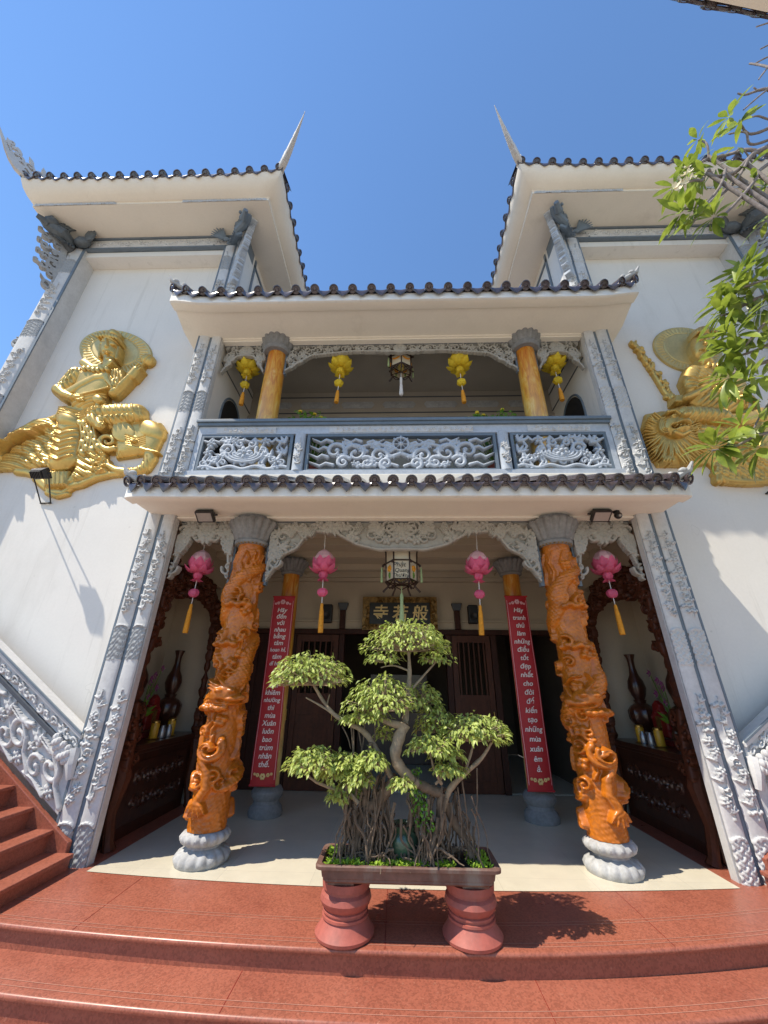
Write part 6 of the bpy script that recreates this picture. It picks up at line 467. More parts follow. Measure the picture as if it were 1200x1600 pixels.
FRANGI = [([(6.338,-1.6,9.58),(5.372,-1.6,8.585),(4.906,-1.6,8.146),(4.613,-1.6,7.901),(4.335,-1.6,7.633),(4.076,-1.6,7.585),(3.949,-1.6,7.591)],0.042,0.024),([(3.949,-1.6,7.591),(3.858,-1.6,7.46),(3.67,-1.6,7.322),(3.462,-1.6,7.288)],0.022,0.016),([(4.906,-1.6,8.146),(4.744,-1.58,8.072),(4.646,-1.55,8.15),(4.529,-1.5,8.312),(4.265,-1.5,8.224),(4.018,-1.5,7.941),(3.879,-1.5,7.82)],0.035,0.014),([(4.265,-1.5,8.224),(4.264,-1.5,8.43),(4.274,-1.5,8.678)],0.018,0.015),([(4.155,-1.6,7.581),(3.997,-1.6,7.263),(3.805,-1.6,7.017),(3.602,-1.6,6.863),(3.373,-1.6,6.713)],0.022,0.014),([(4.516,-1.6,7.795),(4.326,-1.6,7.497),(4.067,-1.6,7.216),(3.798,-1.6,6.949),(3.604,-1.6,6.73),(3.458,-1.6,6.555)],0.024,0.014),([(3.604,-1.6,6.73),(3.5,-1.6,6.734)],0.014,0.012),([(5.163,-1.6,8.082),(4.702,-1.6,7.706),(4.411,-1.6,7.301),(4.135,-1.6,6.975),(3.901,-1.6,6.743),(3.717,-1.6,6.621)],0.03,0.014),([(5.59,-1.7,9.329),(5.415,-1.7,9.342),(5.271,-1.7,9.434),(5.091,-1.7,9.488),(5.014,-1.7,9.577)],0.03,0.014),([(5.801,-1.7,9.728),(5.66,-1.7,10.001),(5.634,-1.7,10.321),(5.579,-1.7,10.61)],0.03,0.016),([(5.605,-1.7,9.701),(5.24,-1.7,9.355),(4.906,-1.7,9.062)],0.018,0.012),([(5.377,-1.65,8.813),(5.06,-1.65,8.56),(4.837,-1.65,8.539),(4.708,-1.65,8.654)],0.03,0.016),([(5.294,-1.6,8.501),(5.002,-1.6,8.413),(4.772,-1.6,8.323),(4.722,-1.6,8.465),(4.561,-1.6,8.546)],0.025,0.012),([(5.724,-1.6,9.219),(5.384,-1.6,9.047),(5.08,-1.6,8.953),(4.865,-1.6,8.854)],0.02,0.012),([(4.689,-1.6,7.929),(4.61,-1.6,8.163),(4.382,-1.6,7.946)],0.014,0.01),([(6.76,-1.7,12.159),(6.389,-1.7,11.905),(6.079,-1.7,11.794)],0.018,0.013),([(6.459,-1.7,11.185),(6.105,-1.7,11.063),(5.899,-1.7,11.056)],0.016,0.012),([(6.235,-1.7,10.65),(5.902,-1.7,10.679),(5.665,-1.7,10.603)],0.018,0.012),([(6.22,-1.7,10.975),(5.61,-1.7,10.185),(5.461,-1.7,9.972)],0.018,0.012),([(5.815,-1.7,9.988),(5.418,-1.7,9.672),(5.193,-1.7,9.563)],0.016,0.012),([(4.826,-1.5,6.023),(4.214,-1.5,5.653),(3.973,-1.5,5.564),(3.755,-1.5,5.528),(3.661,-1.5,5.552)],0.035,0.014),([(4.701,-1.4,5.842),(4.141,-1.4,5.51),(3.862,-1.4,5.413),(3.654,-1.4,5.315),(3.491,-1.4,5.238)],0.03,0.014),([(4.448,-1.4,5.117),(3.888,-1.4,4.799),(3.661,-1.4,4.712),(3.448,-1.4,4.654)],0.028,0.014),([(4.282,-1.4,4.745),(3.799,-1.4,4.577),(3.553,-1.4,4.512),(3.375,-1.4,4.455),(3.237,-1.4,4.331)],0.028,0.014),([(3.753,-1.45,4.976),(3.49,-1.45,4.706),(3.333,-1.45,4.533)],0.016,0.012),([(3.974,-1.4,3.925),(3.549,-1.4,3.744),(3.311,-1.4,3.653),(3.179,-1.4,3.605),(3.009,-1.4,3.529),(2.819,-1.4,3.503)],0.026,0.012),([(3.179,-1.4,3.605),(3.362,-1.4,3.857),(3.468,-1.4,4.007)],0.012,0.009),([(5.065,-1.5,6.887),(4.583,-1.5,6.643),(4.46,-1.5,6.713)],0.02,0.013),([(4.617,-1.5,6.03),(4.143,-1.5,5.909),(3.97,-1.5,5.824)],0.02,0.013)]
TUFTS = [((3.462,-1.6,7.288),6),((3.373,-1.6,6.713),9),((3.458,-1.6,6.555),10),((3.5,-1.6,6.734),6),((3.717,-1.6,6.621),9),((3.879,-1.5,7.82),9),((4.274,-1.5,8.678),4),((4.039,-1.5,8.004),6),((4.192,-1.55,7.817),4),((3.939,-1.6,7.562),5),((4.708,-1.65,8.654),7),((4.658,-1.65,8.879),6),((4.54,-1.6,8.201),3),((4.516,-1.6,7.685),2),((4.707,-1.5,7.442),8),((4.46,-1.5,6.713),4),((4.532,-1.6,7.412),4),((3.661,-1.5,5.552),8),((3.846,-1.5,5.773),6),((3.97,-1.5,5.824),8),((3.491,-1.4,5.238),9),((3.654,-1.4,5.315),8),((3.63,-1.4,5.439),7),((3.639,-1.4,5.087),8),((3.943,-1.4,5.536),7),((3.932,-1.4,5.329),8),((3.448,-1.4,4.654),9),((3.374,-1.4,4.718),8),((3.237,-1.4,4.331),7),((3.437,-1.4,4.454),8),((3.661,-1.4,4.712),8),((3.544,-1.4,4.326),8),((3.504,-1.4,4.899),8),((3.782,-1.4,4.94),7),((3.423,-1.4,4.948),6),((3.391,-1.4,4.246),6),((2.819,-1.4,3.503),10),((3.138,-1.4,3.727),8),((3.009,-1.4,3.529),4),((3.224,-1.4,3.5),9),((3.379,-1.4,3.783),6),((3.99,-1.5,5.606),6),((3.781,-1.5,5.506),5),((3.45,-1.4,4.008),4)]
BLOSSOMS = [(3.555,-1.66,7.387),(3.645,-1.66,7.472),(3.474,-1.66,7.275),(3.566,-1.66,7.27),(3.394,-1.66,7.164),(3.479,-1.66,7.188),(3.639,-1.66,7.354),(3.641,-1.66,7.563),(3.392,-1.66,7.079)]
# ------------------------------------------------------------------ light, sky, camera
SUN = Vector((-.55, -.28, 1.0)).normalized()
w = bpy.data.worlds.new('World'); scene.world = w; w.use_nodes = True
nt = w.node_tree; bg = nt.nodes['Background']
sky = nt.nodes.new('ShaderNodeTexSky'); sky.sky_type = 'NISHITA'; sky.sun_disc = False
sky.sun_elevation = math.asin(SUN.z); sky.sun_rotation = math.atan2(SUN.x, SUN.y)
sky.air_density = 1.5; sky.dust_density = .0; sky.ozone_density = 10.0; sky.altitude = 0
nt.links.new(sky.outputs[0], bg.inputs[0]); bg.inputs[1].default_value = .15
sl = bpy.data.lights.new('sun', 'SUN'); sl.energy = 4.7; sl.angle = math.radians(.53); sl.color = (1.0, .915, .78)
so = bpy.data.objects.new('sun', sl); COL.objects.link(so); so.location = (-8, -6, 18)
so.rotation_euler = (-SUN).to_track_quat('-Z', 'Y').to_euler()
cam = bpy.data.cameras.new('camera'); cam.sensor_fit = 'VERTICAL'; cam.sensor_height = 36; cam.lens = 13.5
cam.clip_start = .05; cam.clip_end = 500
co = bpy.data.objects.new('camera', cam); COL.objects.link(co)
R = Vector((.999574, .027269, .010397)); U_ = Vector((.00189, -.415994, .909365)); F = Vector((-.029122, .908958, .415868))
co.matrix_world = Matrix(((R.x, U_.x, -F.x, -.08), (R.y, U_.y, -F.y, -4.4), (R.z, U_.z, -F.z, 1.5), (0, 0, 0, 1)))
scene.camera = co
vs = scene.view_settings; vs.view_transform = 'Standard'; vs.look = 'None'; vs.gamma = 1; vs.exposure = .36; vs.use_curve_mapping = False
scene.cycles.max_bounces = 8; scene.cycles.diffuse_bounces = 5; scene.cycles.use_denoising = True
scene.cycles.sample_clamp_indirect = 8

# ------------------------------------------------------------------ ground, platform and steps
g = MB().box(-60, 60, -60, 60, -.60, -.585)
o = g.build('courtyard_ground', 'concrete', smooth=0); tag(o, 'grey paved courtyard in front of the lowest step', None, kind='structure')
def edge_y(x, k): return -1.07 - .33*k + (.022 if x < 0 else .043)*min(abs(x), 3.3)**2
XS = np.linspace(-7.5, 7.5, 121)
for k in range(4):
    z = -.135*k; mb = MB()
    prof = []
    back = 2.0 if k == 0 else None
    rows = []
    for x in XS:
        e = edge_y(x, k)
        yb = .34 if k == 0 else edge_y(x, k-1)+.05
        r = [(x, yb, z), (x, e+.018, z)]
        for a in (30, 60, 90, 130, 180): # rounded nosing
            t = math.radians(a); r.append((x, e+.018-.018*math.sin(t), z-.018+.018*math.cos(t)))
        r += [(x, e+.030, z-.036), (x, e+.030, z-.30)]
        rows.append(r)
    mb.grid(rows)
    o = mb.build('red_step', 'granite', smooth=40); tag(o, 'curved step of polished red granite', None, kind='structure')
    ln = MB()
    offs = (.055, .095, .30, .335) if k == 0 else (.06, .105)
    for of in offs:
        ln.grid([[(x, edge_y(x, k)+of+.005, z+.0015), (x, edge_y(x, k)+of, z+.0015)] for x in XS])
    ln.build('inlay_line', 'nosing_line', o, smooth=0)
    jt = MB()
    for x in ((-4.1, -2.25, -.15, 1.72, 3.6), (-3.0, -1.05, .78, 2.6), (-2.0, .12, 2.05), (-1, 1))[k]:
        ya = edge_y(x, k)+.012; yb = .30 if k == 0 else edge_y(x, k-1)+.03
        if k == 0: yb = min(yb, -.25+.022*x*x) if abs(x) < 2.8 else yb
        jt.quad((x-.0018, ya, z+.0012), (x+.0018, ya, z+.0012), (x+.0018, yb, z+.0012), (x-.0018, yb, z+.0012))
    jt.build('slab_joint', 'red_dark', o, smooth=0)
fl = MB(); N = 40; xs = np.linspace(-2.80, 2.80, N)
fl.grid([[(x, -.26+.022*x*x, .004), (x, 2.92, .004)] for x in xs][::-1])
o = fl.build('floor', 'floor', smooth=0); tag(o, 'cream tiled porch floor behind the red steps', None, kind='structure')
fl = MB().box(-4.0, -2.80, .341, 2.92, -.05, -.001).box(2.80, 4.0, .341, 2.92, -.05, -.001).box(-2.8, 2.8, .341, 2.92, -.05, -.001)
o = fl.build('red_floor_border', 'granite', smooth=0); tag(o, 'red granite border beside the porch floor', None, kind='structure')

# ------------------------------------------------------------------ glazed tile edges
def tile_edge(mb, pts, up, n, r=.056, length=.6, drip=.10):
    # barrel tiles with round end discs and pointed drip tiles along an eave; pts(t) -> point, up = unit vector up the slope
    r_ = r
    up = Vector(up).normalized()
    def P(t): return Vector(pts(t))
    for i in range(n+1):
        t = i/n; c = P(t)+Vector((0, 0, .005*math.sin(i*7.3)))-up*(.006*math.sin(i*4.1)); r = r_*(1+.035*math.sin(i*5.7)); d = (P(min(1, t+.01))-P(max(0, t-.01))).normalized()
        nrm = d.cross(up); nrm = nrm if nrm.z > 0 else -nrm; nrm.normalize()
        # barrel
        ang = np.linspace(0, PI, 9); rows = []
        for s_ in np.linspace(0, 1, 4):
            q = c+up*(s_*length)
            rows.append([q+d*(r*math.cos(a))+nrm*(r*math.sin(a)*1.05) for a in ang])
        mb.grid([[tuple(p) for p in row] for row in rows])
        # end disc, a rim round a raised boss
        ring = np.arange(14)*2*PI/14
        o_ = c-up*.004
        def circ(rad, off): return [tuple(o_-up*off+d*(rad*math.cos(a))+nrm*(rad*math.sin(a))) for a in ring]
        rings = [circ(r*1.13, -.03), circ(r*1.13, .012), circ(r*.90, .016), circ(r*.80, .004), circ(r*.52, .004), circ(r*.34, .016)]
        mb.grid(rings, closed=True); mb.add(rings[-1], [tuple(range(14))])
        if i < n:
            t2 = (i+1)/n; e = P(t2); wd = (e-c)
            # pan between two barrels
            rows = []
            for s_ in np.linspace(0, 1, 3):
                rows.append([tuple(c+wd*q+up*(s_*length)-nrm*(.035*math.sin(PI*q))) for q in np.linspace(.12, .88, 7)])
            mb.grid(rows)
            # pointed drip tile
            qs = np.linspace(.10, .90, 9); dn = Vector((0, 0, -1))
            top = [c+wd*q-nrm*(.030*math.sin(PI*q)) for q in qs]
            low = [p+dn*(drip*(1-abs(q-.5)/.42)**.8 if abs(q-.5) < .42 else 0)+dn*.012 for p, q in zip(top, qs)]
            out = -up*.012
            mb.grid([[tuple(p+out) for p in top], [tuple((p*.45+l*.55)+out*1.9) for p, l in zip(top, low)], [tuple(l+out) for l in low], [tuple(l) for l in low], [tuple(p) for p in top]])
    return mb

# ------------------------------------------------------------------ the central hall
T = thing('temple_hall', 'two-storey cream temple hall with tiled eaves between the two white towers', 'temple', (0, 1.5, 0))
b = MB()
b.box(-3.9, -2.75, 2.9, 3.1, -.05, 3.62).box(2.95, 3.9, 2.9, 3.1, -.05, 3.62).box(-2.75, 2.95, 2.9, 3.1, 2.47, 3.62)
b.box(-3.9, 3.9, 2.86, 2.90, 2.60, 2.64).box(-3.2, 3.2, 2.78, 2.899, 3.34, 3.40).box(-3.2, 3.2, 2.70, 2.899, 3.40, 3.4995)
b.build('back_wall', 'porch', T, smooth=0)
for s in (-1, 1):
    b = MB().box(3.0, 3.15, 2.06, 2.899, 0, 3.499).box(3.0, 3.15, .101, 2.06, 3.0, 3.499).box(3.15, 3.9, 2.06, 2.20, 0, 3.499).box(3.78, 3.95, .341, 2.06, 0, 3.3)
    b.box(3.15, 3.78, .341, 2.06, 3.06, 3.3)
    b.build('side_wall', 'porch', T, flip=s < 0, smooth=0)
    b = MB().box(2.90, 3.05, .10, 1.62, 4.05, 6.80)
    # band and arched doorway of the gallery's side wall
    o = b.build('gallery_side_wall', 'plaster', T, flip=s < 0, smooth=0)
    a = [(y, z) for y, z in [(.52, 4.051), (1.18, 4.051)]] + [(.85+.33*math.cos(t), 5.55+.42*math.sin(t)) for t in np.linspace(0, PI, 17)]
    MB().prism(a, 'x', 2.885, 2.899).build('arched_doorway', 'dark', T, flip=s < 0, smooth=0)
    a2 = [(.85+.36*math.cos(t), 5.55+.46*math.sin(t), ) for t in np.linspace(0, PI, 19)]
    MB().tube([(2.892, .49, 4.06)]+[(2.892, y, z) for y, z in a2[::-1]]+[(2.892, 1.21, 4.06)], .018, 6).build('arch_moulding', 'slate', T, flip=s < 0)
b = MB().box(-3.2, 3.2, .301, 2.899, 3.50, 3.62)
for y in (.9, 1.5, 2.2): b.box(-2.99, 2.99, y, y+.16, 3.40, 3.499)
for x in (-1.85, 1.85): b.box(x-.08, x+.08, .302, 2.699, 3.42, 3.4985)
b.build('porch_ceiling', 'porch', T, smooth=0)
b = MB().box(-2.87, 2.87, .0, .30, 3.47, 3.62).box(-2.87, 2.87, .02, .34, 3.44, 3.4695)
b.box(-2.98, 2.98, -.03, 3.1, 3.62, 4.05)
b.build('balcony_slab', 'beige', T, smooth=0, bevel=.008)
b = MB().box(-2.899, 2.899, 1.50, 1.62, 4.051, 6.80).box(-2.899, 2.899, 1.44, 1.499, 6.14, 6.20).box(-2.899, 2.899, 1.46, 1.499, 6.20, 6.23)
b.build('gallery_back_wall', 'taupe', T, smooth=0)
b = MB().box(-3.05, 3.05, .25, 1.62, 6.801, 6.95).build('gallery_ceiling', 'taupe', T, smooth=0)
# painted border of the gallery wall with pale cartouches
b = MB()
for z in (6.28, 6.66): b.box(-2.75, 2.75, 1.488, 1.4995, z, z+.02)
for s in (-1, 1): b.box(s*2.73, s*2.75, 1.488, 1.4995, 6.30, 6.66)
for s in (-1, 1):
    for z in (6.28, 6.66): b.box(s*2.899, s*2.889, .2, 1.487, z, z+.02)
b.build('painted_border', 'slate_dark', T, smooth=0)
for k in range(-3, 4):
    sk = Sketch(-.36, .36, -.12, .12, .01)
    cx = k*.80
    sk.poly([(-.33, 0), (-.28, .08), (.28, .08), (.33, 0), (.28, -.08), (-.28, -.08)], .012, .02, .004)
    for j in range(5): sk.flower(-.22+.11*j, .01*(-1)**j, .05, 5, .012, .012)
    relief(sk, lambda U, V, H, cx=cx: (cx+U, 1.4995-H, 6.48+V), 'cartouche', 'stone_grey', T)
b = MB().box(-2.87, 2.87, .02, .27, 6.60, 6.86).box(-2.87, 2.87, .04, .31, 6.57, 6.5995)
b.build('gallery_beam', 'beige', T, smooth=0, bevel=.006)

def eave(name, xh, yf, zt, fh, ytop, ztop, zsoff, lift, ntiles, tname):
    X = np.concatenate([np.linspace(-xh, -xh+.7, 15)[:-1], np.linspace(-xh+.7, xh-.7, 24), np.linspace(xh-.7, xh, 15)[1:]])
    rows = []
    for x in X:
        t = max(0, (abs(x)-(xh-.7))/.7)
        l = lift*t**2.2; y = yf+.10*t**4
        rows.append([(x, .30, ztop+l), (x, y+.01, zt+l), (x, y, zt-.015+l), (x, y, zt-fh+l*.8), (x, y+.03, zt-fh-.012+l*.8), (x, y+.16, zt-fh-.004+l*.75), (x, y+.17, zt-fh+.03+l*.75), (x, -.005, zsoff+l*.5), (x, .30, zsoff+l*.45)])
    m = MB(); m.grid(rows[::-1])
    m.add(rows[0], [tuple(range(9))]); m.add(rows[-1], [tuple(range(9))[::-1]])
    m.m = [1 if (k < 8*(len(X)-1) and k % 8 < 4) else 0 for k in range(len(m.f))]   # white fascia, cream soffit
    e = m.build('eave', ['beige', 'plaster'], T, smooth=40)
    tm = MB()
    def pts(u):
        x = -xh+.03+(2*xh-.06)*u; t = max(0, (abs(x)-(xh-.7))/.7)
        return (x, yf-.05+.10*t**4, zt+.035+lift*t**2.2)
    tile_edge(tm, pts, (0, .30-yf, ztop-zt+.02), ntiles, r=.058, length=math.hypot(.28-yf, ztop-zt))
    tm.build(tname, 'tile', e, smooth=45)
    # upturned ridge end ornaments
    for s in (-1, 1):
        om = MB()
        base = (xh-.02, yf+.02, zt+lift+.10)
        om.tube([(base[0]-.28, base[1]+.10, base[2]-.10), (base[0]-.10, base[1]+.03, base[2]-.03), (base[0]+.01, base[1]-.01, base[2]+.03), (base[0]+.06, base[1]-.03, base[2]+.13)], [.04, .042, .034, .012], 8)
        om.ball((base[0]-.05, base[1], base[2]+.03), .042, 8, 6, sc=(1.2, 1, .9)).ball((base[0]-.17, base[1]+.04, base[2]+.0), .036, 8, 6)
        om.build('ridge_end', 'weathered', e, flip=s < 0)
    return e
eave('lower_eave', 3.20, -.63, 3.555, .135, .3, 4.00, 3.468, .05, 31, 'roof_tiles')
eave('upper_eave', 3.52, -.60, 6.79, .145, .3, 7.38, 6.62, .24, 25, 'roof_tiles')
rf = MB(); rf.grid([[(-3.1, .25, 7.36), (3.1, .25, 7.36)], [(-3.1, 3.5, 8.2), (3.1, 3.5, 8.2)]]); rf.build('hall_roof', 'tile', T, smooth=0)
MB().box(-2.86, 2.86, .28, .29, 6.861, 7.2).box(-2.9, 2.9, 3.3, 3.4, 3.7, 8.2).box(-2.87, 2.87, 2.9, 3.299, 3.63, 4.05).build('attic_wall', 'plaster', T, smooth=0)

# carved valances
def floral(sk, x0, x1, y0, y1, rng, n, sc=1.0, base=.012, inside=None):
    for k in range(n):
        x = rng.uniform(x0, x1); y = rng.uniform(y0, y1)
        if inside is not None and not inside(x, y): continue
        c = rng.rand()
        if c < .28: sk.flower(x, y, rng.uniform(.045, .065)*sc, rng.choice([5, 6, 8]), .026, base, rng.rand())
        elif c < .45: sk.grapes(x, y, .05*sc, .024, base)
        elif c < .72:
            a = rng.rand()*6.28
            for q in (-.6, 0, .6): sk.leaf(x, y, .09*sc, .04*sc, a+q, .026, base)
        else: sk.scroll(x, y, .06*sc, rng.rand()*6, .9, rng.choice([-1, 1]), .013*sc, .026, base)

def valance(x0, x1, zt, prof, y, seed, openwork, nflo, name='carved_valance', mname='valance'):
    rng = np.random.RandomState(seed)
    zmin = min(p[1] for p in prof)
    sk = Sketch(x0, x1, zmin-.03, zt, .0065)
    px = [p[0] for p in prof]; pz = [p[1] for p in prof]
    mid = (x0+x1)/2; hw = (x1-x0)/2
    def low(x): return np.interp(np.abs(np.asarray(x)-mid)/hw, px, pz)
    U, V = np.meshgrid(sk.u, sk.v)
    inside = V > low(U)
    if not openwork: sk.H[inside] = .004
    half = lambda x, y: y > low(x)+.03
    floral(sk, x0, mid+.05, zmin+.02, zt-.03, rng, nflo, inside=half, base=.028 if not openwork else .012, sc=1.45 if not openwork else 1.)
    sk.flower(mid, zt-.11 if not openwork else zt-.09, .10, 9, .026, .014)
    if openwork:
        for k in range(int(hw/.14)):
            x = x0+.08+k*.14; sk.scroll(x, (zt+float(low(x)))/2, .075, k, 1.1, (-1)**k, .017, .02, .008)
            sk.scroll(x+.05, zt-.05, .05, k*2, .9, (-1)**k, .015, .02, .008)
            if float(low(x)) < zt-.35:
                for zz in np.arange(float(low(x))+.05, zt-.12, .09): sk.scroll(x, zz, .05, zz*9, 1., (-1)**k, .015, .02, .008)
    # symmetric left and right
    sk.H = np.maximum(sk.H, sk.H[:, ::-1])
    edge = [(x, float(low(x))+.018) for x in np.linspace(x0, x1, 90)]
    sk.stroke(edge, .020, .020, .022, .012)
    sk.stroke([(x0, zt-.01), (x1, zt-.01)], .014, .014, .012, .012)
    for s_ in (-1, 1):   # hanging tips and a leaf on the lower edge
        for q in (.35, .62, .82):
            x = mid+s_*hw*q; z = float(low(x))
            sk.scroll(x, z+.05, .055, 1.5, .9, s_, .014, .02, .014)
    mk = (sk.H > 1e-4) & ((V > low(U)-.02) | (sk.H > .0135))
    return relief(sk, frontal(y), name, mname, T, back=-.035, mask=mk)
LOW_MID = [(0, 3.06), (.18, 3.05), (.34, 3.12), (.5, 3.27), (.66, 3.30), (.74, 3.22), (.80, 3.06), (.90, 2.98), (.94, 2.82), (1, 2.66)]
valance(-1.66, 1.66, 3.44, LOW_MID, .16, 21, False, 150)
LOW_SIDE = [(0, 3.16), (.35, 3.17), (.55, 3.24), (.72, 3.16), (.84, 3.0), (.92, 2.86), (1, 2.68)]
for s in (-1, 1):
    x0, x1 = sorted((s*2.86, s*2.12))
    valance(x0, x1, 3.44, LOW_SIDE, .16, 22, False, 70)
    x0, x1 = sorted((s*2.84, s*2.16))
    valance(x0, x1, 6.57, [(0, 6.36), (.4, 6.34), (.7, 6.2), (1, 6.0)], .16, 24, True, 34)
valance(-1.82, 1.82, 6.57, [(0, 6.40), (.4, 6.42), (.6, 6.38), (.78, 6.34), (.88, 6.2), (1, 6.02)], .16, 25, True, 90)
for s in (-1, 1):  # grey backing strips that carry the valances beside the columns
    for x in (1.68, 2.12): MB().box(x-.022, x+.022, .17, .24, 2.62, 3.439).build('valance_backing', 'slate', T, flip=s < 0, smooth=0)
    for x in (1.84, 2.15): MB().box(x-.015, x+.015, .18, .24, 6.0, 6.569).build('valance_backing', 'slate', T, flip=s < 0, smooth=0)
MB().box(-2.86, 2.86, .13, .17, 3.425, 3.4395).build('valance_rail', 'slate_dark', T, smooth=0)
MB().box(-2.86, 2.86, .13, .17, 6.555, 6.5695).build('valance_rail', 'slate_dark', T, smooth=0)

# doors of the ground floor
b = MB().box(-2.749, 2.949, 2.84, 3.0, 2.38, 2.469)
for x in (-2.70, -1.05, .87, 1.67, 2.90): b.box(x-.05, x+.05, 2.85, 3.0, .005, 2.379)
b.build('door_frame', 'door', T, smooth=0, bevel=.008)
def door_leaf(x0, x1, y, lattice=False):
    b = MB(); z0, z1 = .01, 2.37
    b.box(x0, x0+.09, y, y+.05, z0, z1).box(x1-.09, x1, y, y+.05, z0, z1)
    for a, c in ((z0, .16), (.95, 1.07), (z1-.12, z1), (1.32, 1.40)): b.box(x0+.091, x1-.091, y+.002, y+.048, a, c)
    b.box(x0+.091, x1-.091, y+.018, y+.032, .16, .95).box(x0+.12, x1-.12, y+.008, y+.017, .22, .89)
    b.box(x0+.091, x1-.091, y+.018, y+.032, 1.07, 1.32)
    if lattice:
        n = 6
        for k in range(n): 
            x = x0+.12+(x1-x0-.24)*k/(n-1); b.box(x-.012, x+.012, y+.008, y+.04, 1.40, z1-.12)
    else: b.box(x0+.091, x1-.091, y+.018, y+.032, 1.40, z1-.12).box(x0+.12, x1-.12, y+.008, y+.017, 1.46, z1-.18)
    d = b.build('door', 'wood_red' if lattice else 'door', T, smooth=0)
    hb = MB().tube([(x1-.045, y-.03, 1.0), (x1-.045, y-.03, 1.14)], .010, 8); hb.ball((x1-.045, y-.012, 1.0), .014, 6, 5).ball((x1-.045, y-.012, 1.14), .014, 6, 5)
    hb.build('handle', 'brass', d)
door_leaf(-2.64, -1.88, 2.88); door_leaf(-1.87, -1.11, 2.88, True); door_leaf(.93, 1.61, 2.88, True)
b = MB().box(-2.8, 3.0, 7.0, 7.1, 0, 3.4).box(-2.9, -2.8, 3.1, 7.1, 0, 3.4).box(3.0, 3.1, 3.1, 7.1, 0, 3.4).box(-2.9, 3.1, 3.1, 7.1, 3.4, 3.5)
b.build('inner_hall', 'dim_wall', T, smooth=0)
b = MB().box(-2.79, 2.99, 3.0, 6.99, -.02, .001); b.build('inner_floor', 'floor', T, smooth=0)
b = MB().box(-.95, .95, 5.4, 6.2, .002, 1.0).box(-1.05, 1.05, 5.3, 6.3, 1.0, 1.06).box(-.7, .7, 5.9, 6.2, 1.06, 1.8)
o = b.build('inner_altar', 'wood', smooth=0, bevel=.01); tag(o, 'dark wooden altar deep inside behind the open doorway', 'altar')

# ------------------------------------------------------------------ columns
def lotus_base(mb, x, y, z, k=1.0, h=.34):
    prof = [(.30, 0), (.31, .03), (.30, .07), (.27, .12), (.225, .15), (.20, .165), (.20, .19), (.235, .205), (.265, .24), (.27, .28), (.255, .315), (.22, .335), (.19, .34)]
    mb.lathe([(r*k, zz*h/.34) for r, zz in prof], (x, y, z), 144, 16, [0, .02, .09, .10, .05, 0, 0, .05, .09, .10, .06, 0, 0])
def capital(mb, x, y, z, k=1.0, h=.34):
    prof = [(.19, 0), (.21, .015), (.215, .04), (.20, .055), (.215, .075), (.235, .15), (.265, .21), (.285, .25), (.285, .28), (.24, .30), (.25, .33)]
    n = 162
    mb.lathe([(r*k, zz*h/.33) for r, zz in prof], (x, y, z), n, 18, [0, 0, .0, 0, .06, .09, .12, .14, .12, .04, 0])

